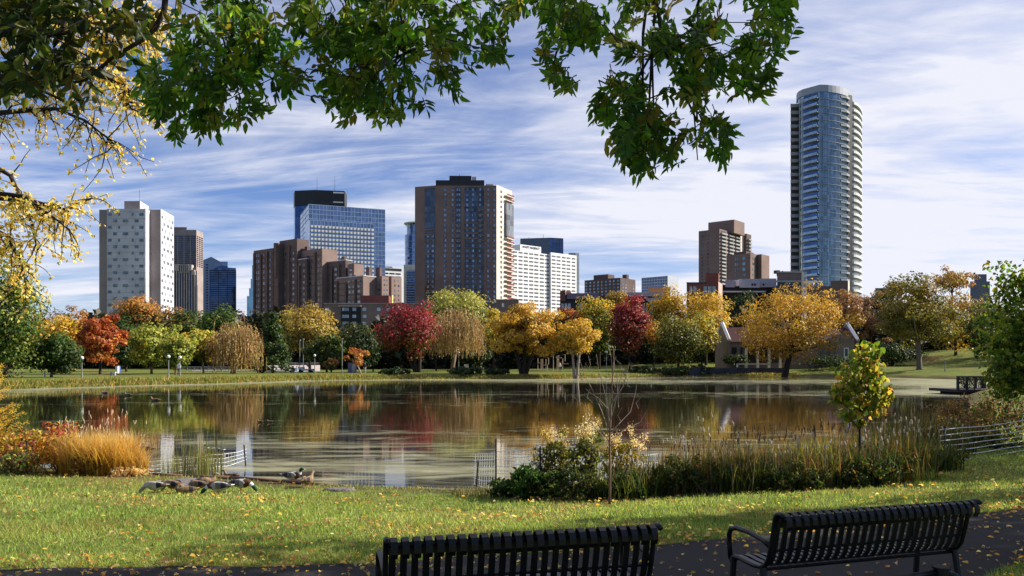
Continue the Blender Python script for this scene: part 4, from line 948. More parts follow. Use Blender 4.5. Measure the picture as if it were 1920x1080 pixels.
# --- cylindrical glass tower
D = 345; b = bld('glass_tower', 'tall rounded teal glass tower with stacked balconies at the right of the skyline', 1550, D, 'tower')
def arc(pxs): return [(wx(q, D + dd), D + dd) for q, dd in pxs]
front = [(1494.5, 14), (1496, 10.5), (1499.5, 8), (1505, 6), (1537, 0)]
for i in range(1, 13):
    t = i / 12; front.append((1537 + 60.5 * math.sin(t * math.pi / 2 * .98), .0 + 13.5 * (1 - math.cos(t * math.pi / 2 * .98))))
core = arc(front); zt = wz(160, D); z0 = 0
body = core + [(core[-1][0], D + 26), g(1496.5, D + 26)]
mb = MB(); mb.prism(body, z0, wz(171.5, D)); mb.build('glass_body', G_TEAL, b)
def grow_poly(pts, o):
    out = []
    for i, p in enumerate(pts):
        a = np.array(pts[max(i - 1, 0)]); c = np.array(pts[min(i + 1, len(pts) - 1)]); d_ = unit(c - a); out.append(tuple(np.array(p) + np.array([d_[1], -d_[0]]) * o))
    return out
parap = grow_poly(core, .35)
mb = MB(); mb.prism(parap + [(parap[-1][0], D + 27), g(1496, D + 27)], wz(172, D), wz(159, D)); mb.build('parapet', mat('parapet_panel', (.27, .31, .38), rough=.45, vary=.08, scale=.4), b)
nfl = 28; fh = (wz(172, D) - wz(545, D)) / nfl
slabp = grow_poly(core, .3)
for i in range(1, nfl):
    z = wz(172, D) - i * fh; mb = MB(); mb.prism(slabp + [(slabp[-1][0], D + 26.3), g(1496, D + 26.3)], z - .10, z + .10); mb.build('floor_slab', mat('steel_slab_edge', (.22, .27, .32), rough=.5, vary=.08), b)
# vertical mullions of the curved front
mb = MB(); cc = chain(core[4:], 34)
for p in cc: mb.box((p[0], p[1], (z0 + zt) / 2 - 2), (.14, .25, zt - z0 - 6))
for q, dd in ((1505, 5.9), (1499.5, 7.9), (1537, -.1)): mb.box((wx(q, D + dd), D + dd, (z0 + zt) / 2 - 2), (.4, .45, zt - z0 - 6))
mb.build('mullion', mat('steel_mullion', (.30, .37, .44), rough=.4, vary=.08), b)
fl_ = Face(core[3], core[4], 0, zt); rec = MB()
for i in range(nfl):
    z = wz(172, D) - i * fh
    mb = MB(); a, c = fl_.pt(.06), fl_.pt(.94)
    mid_ = fl_.pt(.55, 1.9)
    poly = [tuple(fl_.pt(.02, .35)), tuple(fl_.pt(.5, 1.5)), tuple(fl_.pt(.98, 1.9)), tuple(fl_.pt(1.0, .3))]
    mb.prism(poly, z - fh + .15, z - fh + .34); o = mb.build('balcony', MATS['steel_slab_edge'], b)
    fl_.box(rec, .08, .9, z - fh * .62, z - .2, .06)
    rl = MB(); rl.prism([tuple(fl_.pt(.03, .36)), tuple(fl_.pt(.5, 1.48)), tuple(fl_.pt(.97, 1.86)), tuple(fl_.pt(.965, 1.78)), tuple(fl_.pt(.5, 1.4)), tuple(fl_.pt(.04, .3))], z - fh + .38, z - fh + 1.35); rl.build('balustrade', glass('balustrade_glass', (.20, .28, .34), (.42, .52, .58), .1, .5, (2, 2, 3.2), .5), o)
rec.build('balcony_shade_glass', G_DEEP, b)
# near-black notch panel stands in for balcony shadows, pale balcony ends beyond it
bay = [g(1586, D + 6), g(1597.5, D + 8.5), g(1598.5, D + 24)]
mb = MB(); mb.prism([g(1589, D + 6.2), g(1598, D + 7.5), g(1598, D + 24), g(1589, D + 24)], 0, wz(168, D)); mb.build('shadow_notch', mat('notch_shadow_panel', (.014, .016, .02), rough=.5, vary=.15, scale=.4), b)
wing = [(1597.8, 9.5), (1602, 10.5), (1606, 12.5), (1609.5, 15.5), (1612, 19.5), (1613, 24)]
wp = arc(wing); mb = MB(); mb.prism(wp + [(wp[-1][0], D + 30), g(1599, D + 30)], 0, wz(182, D)); mb.build('side_body', mat('side_body_glass', (.12, .13, .14), rough=.3, spec=.5, vary=.2, scale=.5), b)
for i in range(nfl):
    z = wz(182, D) - i * fh; mb = MB(); gp = grow_poly(wp, .9); mb.prism(gp + [(gp[-1][0], D + 30.5), (gp[0][0] - 3.2, D + 8.4)], z - fh * .10, z + fh * .26); mb.build('side_balcony', mat('pale_balcony_end', (.52, .54, .56), rough=.6, vary=.08), b)
for i in range(nfl):
    z = wz(176, D) - i * fh; mb = MB(); mb.prism([g(1577, D + 3.0), g(1588, D + 4.2), g(1593.5, D + 6.4), g(1588, D + 9)], z - fh * .16, z + fh * .12); mb.build('notch_balcony', MATS['parapet_panel'], b)
# rear left slab with balconies
mb = MB(); mb.prism([g(1482.5, D + 12), g(1496, D + 12), g(1496, D + 30), g(1483, D + 30)], 0, wz(181, D)); mb.build('rear_body', mat('rear_body', (.11, .10, .115), vary=.15, scale=.4), b)
for i in range(nfl):
    z = wz(185, D) - i * fh; mb = MB(); mb.prism([g(1482.2, D + 10), g(1497, D + 10), g(1497, D + 14), g(1482.6, D + 14)], z - fh * .1, z + fh * .34); mb.build('rear_balcony', mat('mauve_balcony_panel', (.34, .33, .37), vary=.1), b)
# ------------------------------------------------------------------ trees across the pond
OLV = [(.17, .17, .03), (.24, .21, .04), (.12, .13, .025)]
GRN = [(.06, .115, .02), (.10, .16, .025), (.045, .085, .018)]
DGR = [(.028, .052, .016), (.04, .07, .02), (.022, .04, .014)]
YGR = [(.36, .38, .06), (.26, .31, .045), (.45, .44, .09)]
YEL = [(.68, .46, .045), (.58, .40, .04), (.72, .52, .08)]
GLD = [(.64, .39, .055), (.56, .33, .045), (.68, .46, .08), (.42, .28, .04)]
ORG = [(.52, .24, .045), (.44, .19, .04), (.58, .30, .07)]
RED = [(.36, .075, .025), (.44, .11, .03), (.26, .05, .025), (.50, .16, .04)]
CRM = [(.30, .028, .045), (.38, .05, .06), (.20, .018, .03), (.42, .09, .09)]
BRN = [(.26, .16, .08), (.20, .12, .065), (.32, .19, .09)]
TAN = [(.46, .33, .15), (.52, .38, .18), (.38, .26, .12)]
PURP = [(.20, .13, .13), (.26, .17, .15)]

def far_tree(name, label, q, hw, yt, yb, D, top, low=None, n=3000, leaf=.27, shape='round', trunk=True, tq=None, stems=1, bark=None, seed=None, split=.35, ncl=None, inner=.3, depth=1.0, limbs=6, cl=(.2, .38), ybase=None, group='autumn trees across the pond'):
    rng = np.random.default_rng(seed if seed is not None else int(q * 7 + yt))
    c = W(q, (yt + yb) / 2, D); rx = hw * 1.12 / F * D; rz = (yb - yt) / 2 / F * D
    bx = wx(tq if tq else q, D); z0 = gz(bx, D)
    t = thing(name, label, 'tree', (bx, D, z0), group)
    yb += 5; n = int(n * 1.45); ncl = ncl or int(26 + n / 60)
    P, Nn, k, C = crown_pts(rng, c, (rx * .93, rx * depth * .93, rz * .96), n, ncl, cl, inner, 1, shape)
    col = crown_cols(rng, P, k, ncl, (c[2] - rz, c[2] + rz), top, low, split)
    V, Fc = quads(P, Nn, leaf * rng.uniform(.6, 1.25, n), rng, .62)
    npmesh('crown', V, Fc, LEAF, t, tint=col)
    mb = MB(); bz = c[2] - rz * .45; rt = max(.12, rx * .055)
    for s in range(stems):
        off = (s - (stems - 1) / 2) * rx * .28
        lean = off * 1.1 + rng.normal(0, .1)
        b0 = np.array([bx + off * .25, D + rng.normal(0, .1), z0 - .2]); b1 = np.array([(bx + c[0]) / 2 + lean * .6, D, z0 + (bz - z0) * .55]); b2 = np.array([c[0] + lean, D, bz])
        mb.tube([b0, b0 + np.array([0, 0, .5]), b1, b2, c + np.array([lean * 1.3, 0, rz * .35])], [rt * 1.35, rt, rt * .8, rt * .65, rt * .2], 7)
        for j in range(limbs):
            e = C[rng.integers(0, len(C))]; f_ = rng.uniform(.2, 1); st = b1 * (1 - f_) + b2 * f_ if rng.random() < .6 else b2
            mid_ = (st + e) / 2 + np.array([0, 0, -.08 * np.linalg.norm(e - st)])
            mb.tube([st, mid_, e], [rt * .42, rt * .25, rt * .07], 5)
    mb.build('trunk', bark or BARK, t, True)
    return t
def weeping_tree(name, label, q, hw, yt, yb, D, cols_, nst=520, tq=None, seed=1):
    rng = np.random.default_rng(seed); c = W(q, (yt + yb) / 2, D); rx = hw / F * D; rz = (yb - yt) / 2 / F * D; bx = wx(tq or q, D); z0 = gz(bx, D)
    t = thing(name, label, 'tree', (bx, D, z0), 'autumn trees across the pond')
    P = []; Nn = []; S = []; V = []; cc = []
    for i in range(nst):
        a = rng.uniform(0, 2 * math.pi); rr = rng.random() ** .55; top = np.array([c[0] + rx * .88 * rr * math.cos(a), c[1] + rx * .88 * rr * math.sin(a), c[2] + rz * (.98 * math.sqrt(max(0, 1 - rr ** 2 * .92)) - rng.uniform(0, 1.0) ** 2 * 1.1)])
        top += rng.normal(0, .45, 3); L = min(top[2] - (c[2] - rz * rng.uniform(.55, 1.02)), rng.uniform(.25, 1.25) * rz); 
        if L < .5: continue
        out_ = np.array([math.cos(a), math.sin(a), 0]) * rr * .35; m = int(L / .32) + 2; base = pick(rng, cols_, 1, .2)[0]; p = top.copy(); v = np.array([*(out_[:2] * .8), .35])
        for s_ in range(m):
            v = v * .75 + np.array([0, 0, -.32]) * .6 + rng.normal(0, .035, 3); p = p + unit(v) * .33
            P.append(p.copy()); Nn.append(unit(np.cross(v, rng.normal(size=3)))); V.append(unit(v)); cc.append(base * rng.uniform(.7, 1.3))
    P = np.array(P); V = np.array(V); Nn = np.array(Nn); cc = np.clip(np.array(cc), .01, .9)
    k = rng.random(len(P)) < .93; P, V, Nn, cc = P[k], V[k], Nn[k], cc[k]; n = len(P)
    b = np.cross(Nn, V); S = rng.uniform(.05, .11, (n, 1))
    VV = np.stack([P - V * .22, P + b * S, P + V * .24, P - b * S], 1).reshape(-1, 3)
    npmesh('crown', VV, np.arange(4 * n).reshape(n, 4), LEAF, t, tint=cc)
    mb = MB(); mb.tube([(bx, D, z0 - .2), (bx + .15, D, z0 + 1.2), (c[0], D, c[2] - rz * .2)], [.5, .38, .25], 8)
    for j in range(11):
        a = rng.uniform(0, 6.28); e = c + np.array([rx * .6 * math.cos(a), rx * .6 * math.sin(a), rz * rng.uniform(.2, .8)]); s_ = np.array([c[0], D, c[2] - rz * rng.uniform(.1, .45)])
        mb.tube([s_, (s_ + e) / 2 + np.array([0, 0, .5]), e], [.2, .13, .04], 5)
    mb.build('trunk', mat('willow_bark', (.20, .15, .10), rough=.95, vary=.35, scale=4), t, True)
    return t

# left side
far_tree('leafy_tree', 'big green tree with yellow top leaves at the left edge behind the yellow conifer', 10, 62, 480, 705, 88, YGR + GRN, GRN + [(.2, .24, .04)], n=6500, leaf=.20, split=.62)
far_tree('bare_tree', 'thin purplish nearly leafless tree top showing left of the white tower', 95, 48, 572, 640, 178, PURP, BRN, n=900, leaf=.22, ncl=40, cl=(.12, .25))
far_tree('leafy_tree', 'sparse rusty brown tree behind the yellow tree, its top just left of the white tower', 150, 46, 573, 665, 172, ORG + BRN, BRN + DGR, n=1500, leaf=.28, ncl=34, cl=(.14, .26))
far_tree('maple_tree', 'bright yellow maple behind the dark green tree on the left bank', 112, 50, 588, 690, 122, YEL + GLD, YEL + YGR, n=4200, split=.2)
far_tree('leafy_tree', 'small dark green tree with a pale trunk standing close to the left bank', 101, 42, 623, 702, 92, GRN, DGR, n=3800, leaf=.19, tq=97, split=.5, bark=mat('grey_bark', (.16, .13, .1), rough=.95, vary=.3, scale=5))
far_tree('maple_tree', 'round fiery orange red maple by the left lamp post', 188, 40, 588, 681, 112, RED + [(.55, .2, .04)], RED + ORG, n=5200, leaf=.2, ncl=110, cl=(.16, .26), inner=.55)
far_tree('leafy_tree', 'golden brown dome shaped tree in front of the foot of the white tower', 258, 44, 554, 628, 182, ORG + [(.40, .24, .06)], OLV, n=3200, leaf=.3)
far_tree('leafy_tree', 'dark green tree between the fiery maple and the lime green tree', 238, 34, 598, 692, 138, GRN + DGR, DGR, n=2800, split=.6)
far_tree('leafy_tree', 'brown topped tree behind the pair of globe lamps', 322, 36, 578, 640, 186, ORG + BRN + DGR, DGR, n=2000, leaf=.3)
far_tree('linden_tree', 'lime green tree with yellowing top left of the globe lamps', 284, 38, 606, 690, 118, YGR, GRN + YGR, n=3800, leaf=.22, split=.45)
far_tree('linden_tree', 'small yellow green tree standing over the pair of globe lamps', 331, 30, 621, 690, 112, YGR, GRN + YGR, n=3000, leaf=.2, split=.5, tq=329, bark=mat('grey_bark', (.16, .13, .1)))
far_tree('leafy_tree', 'dull green tree under the ribbed beige office block', 350, 40, 581, 655, 176, GRN + OLV, DGR, n=2600, leaf=.3, split=.55)
far_tree('maple_tree', 'yellow tree shaded green on its lower right, left of the straw coloured willow', 379, 33, 614, 682, 124, YEL + YGR, GRN + YEL, n=3200, leaf=.22, split=.45, tq=381, bark=BARKL)
far_tree('leafy_tree', 'dense green rounded tree under the blue gabled tower', 412, 40, 576, 655, 168, GRN + [(.14, .19, .03)], DGR + GRN, n=3400, leaf=.28, split=.55)
far_tree('leafy_tree', 'dark maroon brown tree top between the green tree and the dark wood', 456, 24, 583, 645, 190, [(.12, .06, .05), (.16, .08, .06)], DGR, n=1400, leaf=.3)
weeping_tree('willow_tree', 'straw coloured weeping willow on the left bank', 443, 41, 606, 698, 122, [(.36, .25, .11), (.40, .28, .13), (.29, .20, .09), (.38, .24, .09)], nst=620, tq=437, seed=4)
far_tree('leafy_tree', 'very dark green tree below the left end of the stepped brown block', 494, 36, 580, 690, 186, DGR, DGR, n=2800, leaf=.32)
far_tree('conifer_tree', 'narrow dark green conical tree right of the straw willow', 512, 32, 592, 692, 130, GRN + DGR, DGR + GRN, n=4000, leaf=.22, shape='cone', split=.5)
far_tree('elm_tree', 'large olive gold tree in front of the stepped brown block', 581, 49, 572, 668, 150, [(.42, .31, .07), (.36, .25, .06), (.50, .36, .09)], OLV + DGR, n=5200, leaf=.24, split=.4)
far_tree('leafy_tree', 'yellow green tree top poking out left of the olive gold tree', 543, 16, 579, 625, 165, YEL + YGR, GRN, n=1100, leaf=.25)
far_tree('leafy_tree', 'low olive green tree at the right foot of the olive gold tree', 613, 32, 626, 692, 138, OLV + GRN, DGR + GRN, n=2800, split=.6)
far_tree('bush', 'small rusty orange bush below the olive green tree', 621, 14, 670, 696, 134, ORG + BRN, GRN, n=800, leaf=.16, limbs=2)
far_tree('leafy_tree', 'dark shaded tree with a few yellow top leaves in front of the low brick building', 668, 46, 602, 690, 172, DGR + [(.25, .18, .04)], DGR, n=3600, leaf=.3, split=.75)
far_tree('leafy_tree', 'thin nearly bare tree with orange leaves over the grey kiosk', 668, 22, 643, 685, 124, ORG + RED, ORG, n=420, leaf=.17, tq=676, ncl=16, bark=BARKL, limbs=12)
far_tree('maple_tree', 'broad crimson tree with greenish lower leaves in front of the big brown tower', 768, 56, 568, 668, 138, CRM, [(.22, .15, .03), (.16, .09, .03), (.26, .05, .04), (.1, .1, .02)], n=5200, leaf=.23, split=.42, stems=3, tq=782, limbs=5)
far_tree('leafy_tree', 'reddish brown thin tree between the crimson tree and the weeping tan tree', 818, 26, 592, 672, 156, [(.28, .13, .08), (.22, .12, .07)], BRN + DGR, n=1600, leaf=.24)
far_tree('linden_tree', 'large pale yellow green domed tree behind the weeping tan tree', 858, 64, 540, 650, 184, [(.42, .42, .10), (.34, .36, .08), (.48, .45, .13)], GRN + OLV, n=5200, leaf=.32, split=.38)
weeping_tree('willow_tree', 'tan weeping willow in the middle of the far bank', 858, 50, 580, 672, 146, [(.40, .28, .13), (.36, .25, .12), (.30, .21, .10)], nst=760, tq=848, seed=9)
far_tree('leafy_tree', 'dark evergreen mass behind the middle willow', 880, 46, 630, 690, 166, DGR, DGR, n=2800, leaf=.28)
far_tree('leafy_tree', 'patchy yellow green tree between the middle willow and the golden tree', 925, 26, 586, 662, 158, YGR + YEL, YEL + GRN, n=1700, leaf=.26, ncl=24)
far_tree('maple_tree', 'large golden orange tree with a thick dark forked trunk on the far bank', 984, 64, 562, 672, 127, GLD, GLD + [(.30, .19, .03), (.36, .24, .03)], n=10500, leaf=.23, inner=.02, split=.35, stems=3, tq=982, limbs=7, cl=(.16, .3), ncl=90)
far_tree('bush', 'rust coloured low tree row showing above the gold tree pair', 1072, 36, 576, 625, 178, ORG + RED, DGR, n=1800, leaf=.28, split=.5)
far_tree('maple_tree', 'smaller golden tree on two pale trunks right of the large golden tree', 1080, 48, 597, 668, 125, GLD + YEL, [(.42, .32, .05), (.34, .27, .05)] + GLD, n=4600, leaf=.2, split=.35, stems=2, tq=1079, bark=BARKL, cl=(.15, .28))
far_tree('leafy_tree', 'yellow topped green tree left of the dark red tree', 1124, 35, 549, 668, 162, YEL + YGR, GRN + OLV, n=3800, leaf=.27, split=.6)
far_tree('leafy_tree', 'golden brown tree top behind the yellow topped tree and the dark red tree', 1156, 26, 542, 600, 196, [(.42, .30, .07), (.36, .24, .06)], OLV, n=1500, leaf=.3)
far_tree('maple_tree', 'dark red tree right of the yellow topped green tree', 1180, 34, 556, 662, 148, CRM, [(.12, .025, .025), (.09, .04, .02), (.16, .05, .02)], n=3800, leaf=.23, split=.55)
far_tree('bush', 'small tree glowing yellow and orange beneath the dark red tree', 1226, 15, 598, 650, 158, YEL + ORG, ORG + RED, n=900, leaf=.2)
far_tree('linden_tree', 'golden yellow tree top in front of the purplish roofed building', 1254, 34, 539, 640, 176, YEL + GLD, OLV + DGR, n=3400, leaf=.27, split=.45)
far_tree('linden_tree', 'wide golden yellow tree below the dark red brick building', 1324, 44, 544, 655, 172, YEL + GLD, [(.30, .24, .10), (.5, .4, .08)], n=4600, leaf=.27, split=.4)
far_tree('elm_tree', 'shaggy olive green tree reaching down to the water left of the lodge', 1272, 48, 588, 692, 146, [(.20, .19, .035), (.26, .24, .05), (.12, .14, .03)], DGR + OLV, n=5400, leaf=.22, split=.5)
far_tree('leafy_tree', 'yellow and green tree at the right side of the shaggy olive tree', 1316, 32, 584, 668, 156, YGR + YEL, OLV + DGR, n=2400, leaf=.24, split=.4)
far_tree('conifer_tree', 'dark green spruce behind the left gable of the lodge', 1386, 26, 542, 662, 188, DGR + [(.05, .08, .035)], DGR, n=2800, leaf=.3)
far_tree('maple_tree', 'very large amber orange tree standing in front of the lodge', 1487, 106, 532, 684, 139, GLD + [(.60, .36, .05)], [(.42, .25, .04), (.34, .22, .04), (.50, .30, .045), (.22, .16, .03)], n=11000, leaf=.2, tq=1469, split=.5, ncl=170, cl=(.12, .22), inner=.35, limbs=14)
far_tree('leafy_tree', 'rust brown thin tree at the foot of the round glass tower', 1585, 38, 532, 640, 172, [(.36, .20, .08), (.30, .16, .07), (.42, .24, .09)], BRN + ORG, n=2200, leaf=.26, cl=(.13, .24), ncl=44)
far_tree('leafy_tree', 'reddish brown twiggy tree behind the right gable of the lodge', 1632, 40, 552, 650, 176, BRN + [(.34, .17, .1)], BRN + PURP, n=2400, leaf=.26, cl=(.13, .24), ncl=44)
far_tree('leafy_tree', 'dark green tree top left of the big olive tree', 1652, 24, 538, 620, 190, DGR + GRN, DGR, n=1500, leaf=.3)
far_tree('elm_tree', 'big spreading olive tree with a thick grey trunk on the right bank', 1722, 84, 504, 658, 141, OLV + [(.34, .23, .05), (.30, .2, .05)], OLV + [(.12, .13, .03)], n=10500, leaf=.23, tq=1724, split=.45, ncl=120, cl=(.15, .26), inner=.12, limbs=22, seed=5, bark=mat('grey_bark', (.16, .13, .1)))
far_tree('elm_tree', 'flat topped orange brown tree rising behind the big olive tree', 1786, 36, 504, 566, 176, [(.42, .25, .08), (.34, .2, .07)], ORG, n=1500, leaf=.26, shape='umbrella', cl=(.15, .26), limbs=12)
far_tree('leafy_tree', 'golden tree filling the gap right of the big olive tree', 1792, 46, 552, 655, 168, [(.50, .34, .09), (.44, .28, .07)], GLD + OLV, n=3600, leaf=.27)
far_tree('leafy_tree', 'muted green tree between the golden tree and the right edge tree', 1846, 40, 548, 672, 160, [(.15, .17, .05), (.2, .2, .06)], DGR, n=3000, leaf=.27)

far_tree('leafy_tree', 'green tree half hidden behind the upper part of the right edge tree', 1905, 60, 560, 690, 150, GRN + OLV, DGR, n=3000, leaf=.26)
far_tree('leafy_tree', 'olive tree beyond the right edge shading the far right lawn', 1990, 60, 545, 690, 146, OLV, DGR, n=2600, leaf=.3)
far_tree('leafy_tree', 'brown tree beyond the right edge farther up the slope', 2060, 70, 520, 680, 160, BRN, DGR, n=2600, leaf=.3)
far_tree('bush', 'dark shrubs on the slope between the lodge and the big olive tree', 1672, 40, 636, 692, 158, DGR, DGR, n=2200, leaf=.22, limbs=3)
far_tree('bush', 'dark shrub bed at the foot of the right wall of the lodge', 1560, 46, 668, 690, 151, DGR, DGR, n=1400, leaf=.2, limbs=2)
far_tree('bush', 'dark shrub bed at the foot of the left gable of the lodge', 1380, 26, 664, 686, 150, DGR, DGR, n=1000, leaf=.2, limbs=2)

for lab, q, hw, yt, D in (('dark shoreline shrub left of the shaggy olive tree', 1206, 34, 686, 142), ('dark shoreline shrub at the foot of the shaggy olive tree', 1268, 32, 685, 140), ('dark shoreline shrub at the left end of the retaining wall', 1310, 28, 684, 142.5), ('low dark shrub on the bank under the middle willow', 878, 40, 688, 125), ('low dark shrub on the bank under the crimson tree', 740, 34, 690, 124), ('low dark shrub on the bank left of the large golden tree', 930, 26, 690, 124)):
    far_tree('bush', lab, q, hw, yt, 705, D, DGR, DGR + [(.1, .09, .03)], n=1300, leaf=.17, limbs=2, cl=(.12, .24))

# park understorey, leaf tints darkened in place of shade: one mass behind the trees
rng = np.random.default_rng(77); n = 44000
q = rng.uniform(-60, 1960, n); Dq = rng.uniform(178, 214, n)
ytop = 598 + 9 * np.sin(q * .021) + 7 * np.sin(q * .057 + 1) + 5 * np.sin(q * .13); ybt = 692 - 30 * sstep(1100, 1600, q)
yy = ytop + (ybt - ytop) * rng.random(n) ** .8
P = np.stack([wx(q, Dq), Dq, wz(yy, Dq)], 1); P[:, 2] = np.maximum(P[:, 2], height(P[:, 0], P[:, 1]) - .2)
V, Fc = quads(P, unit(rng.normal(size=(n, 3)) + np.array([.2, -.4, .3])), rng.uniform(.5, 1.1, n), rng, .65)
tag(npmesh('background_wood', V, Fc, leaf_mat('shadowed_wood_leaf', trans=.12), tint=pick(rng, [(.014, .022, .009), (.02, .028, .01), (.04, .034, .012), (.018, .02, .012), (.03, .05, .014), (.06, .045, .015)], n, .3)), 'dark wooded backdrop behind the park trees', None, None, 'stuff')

# --- yellow conifer reaching in from the left edge
def spray_conifer():
    rng = np.random.default_rng(5); bx, by = -15.2, 20.5; z0 = gz(bx, by)
    t = thing('conifer_tree', 'golden yellow larch whose feathery branches reach in at the left edge', 'tree', (bx, by, z0))
    mb = MB(); mb.tube([(bx, by, z0 - .2), (bx, by, 2.5), (bx + .1, by, 6.5)], [.22, .15, .03], 8); P = []; A = []; cc = []
    for j in range(150):
        h = rng.uniform(.1, 5.6); L = (6.2 - h) * rng.uniform(.30, .40) + .2; a = rng.uniform(-1.9, 1.5); d = np.array([math.cos(a), math.sin(a), 0])
        s = np.array([bx, by, z0 + h]); pts = [s + d * L * u + np.array([0, 0, .30 * L * u * u + .05 * L * u]) for u in np.linspace(0, 1, 8)]; mb.tube(pts, list(np.linspace(.03, .006, 8)), 4)
        for u in np.linspace(.12, 1, int(30 * L / 2) + 6):
            p = s + d * L * u + np.array([0, 0, .30 * L * u * u + .05 * L * u])
            for sd in (-1, 1):
                side = np.array([-d[1], d[0], 0]) * sd; tl = (.16 + .42 * (1 - u)) * rng.uniform(.5, 1.1)
                for w_ in np.arange(.02, tl, .035):
                    pp = p + (side * .75 + d * .65) * w_ + np.array([0, 0, -.25 * w_]); P.append(pp); A.append(unit(side * rng.uniform(.2, 1) + d * rng.uniform(.2, 1) + rng.normal(0, .55, 3))); cc.append(0)
    P = np.array(P); A = np.array(A); n = len(P); V, Fc = leaves6(P, A, rand_unit(rng, n), rng.uniform(.05, .09, n), .018, .1)
    npmesh('crown', V, Fc, LEAFN, t, tint=np.repeat(pick(rng, [(.62, .42, .05), (.52, .33, .04), (.68, .5, .1), (.45, .36, .06)], n, .2), 2, 0)); mb.build('trunk', BARK, t, True)
spray_conifer()

# --- pale yellow tree overhead at the top left
def yellow_overhang():
    rng = np.random.default_rng(8); bx, by = -9.6, 9.4; z0 = gz(bx, by); D = 9.0
    t = thing('cottonwood_tree', 'tall tree with thin pale yellow leaves whose branches hang in from the upper left', 'tree', (bx, by, z0))
    mb = MB(); mb.tube([(bx, by, z0 - .2), (bx + .1, by, 2.5), (bx + .5, by - .1, 6.5), (bx + 1.2, by - .2, 10)], [.32, .26, .18, .08], 9)
    tips = []
    def limb(pts, r0):
        pts = [W(a, b_, d_) for a, b_, d_ in pts]; pts = [np.array([bx + .3, by, pts[0][2] - .5])] + pts
        fine = []
        for i in range(len(pts) - 1): fine += [pts[i] * (1 - u) + pts[i + 1] * u for u in np.linspace(0, 1, 5)[:-1]]
        fine.append(pts[-1]); mb.tube(fine, list(np.linspace(r0, .008, len(fine))), 6); return fine
    L = [limb([(-30, 214, 9), (55, 207, 8.8), (105, 204, 8.7), (160, 226, 8.6), (215, 270, 8.5)], .036), limb([(-30, 360, 9), (45, 368, 8.8), (90, 400, 8.7), (130, 430, 8.6)], .036),
         limb([(-30, 372, 9.2), (60, 376, 9), (120, 392, 9), (172, 372, 9)], .026), limb([(-30, 150, 9), (80, 140, 9), (170, 130, 8.8), (235, 160, 8.6), (240, 200, 8.6)], .05),
         limb([(-20, 60, 9.3), (90, 40, 9.2), (200, 20, 9), (262, 60, 9), (285, 30, 9)], .05), limb([(-30, 300, 9.4), (20, 330, 9.2), (60, 420, 9), (70, 470, 9)], .04), limb([(-30, 420, 8.8), (10, 440, 8.8), (40, 490, 8.8), (50, 540, 8.8)], .03),
         limb([(20, -20, 9), (110, 0, 9), (180, 60, 9), (200, 110, 9)], .05), limb([(-30, 470, 9.1), (20, 480, 9), (55, 500, 9)], .02)]
    dens = [(.6, .9), (.42, .8), (.42, .7), (.6, 1.6), (.6, 2.0), (.45, .6), (.4, .6), (.6, 1.8), (.4, .6)]; P = []; A = []
    for fine, (sp_, w_) in zip(L, dens):
        m_ = len(fine)
        for i in range(4, m_):
            for _ in range(int(3.6 * w_ + rng.random())):
                st = fine[i]; d = unit(rng.normal(0, .8, 3) + np.array([.25, 0, -.25])); ln = rng.uniform(.25, .75) * sp_ * 1.5; pts = [st]
                for s_ in range(4): d = unit(d + rng.normal(0, .25, 3) + np.array([0, 0, -.16])); pts.append(pts[-1] + d * ln / 4)
                mb.tube(pts, list(np.linspace(.009, .003, 5)), 3)
                for p in pts[1:]:
                    for _k in range(rng.integers(2, 6)): P.append(p + rng.normal(0, .028, 3)); A.append(unit(rng.normal(0, .8, 3) + np.array([.1, 0, -.5])))
    P = np.array(P); A = np.array(A); n = len(P); V, Fc = leaves6(P, A, rand_unit(rng, n), rng.uniform(.034, .058, n), rng.uniform(.026, .042, n), .2)
    npmesh('crown', V, Fc, LEAFN, t, tint=np.repeat(pick(rng, [(.74, .58, .18), (.66, .50, .12), (.78, .68, .36), (.58, .48, .10), (.5, .46, .12)], n, .15), 2, 0))
    mb.build('trunk', BARK, t, True)
yellow_overhang()

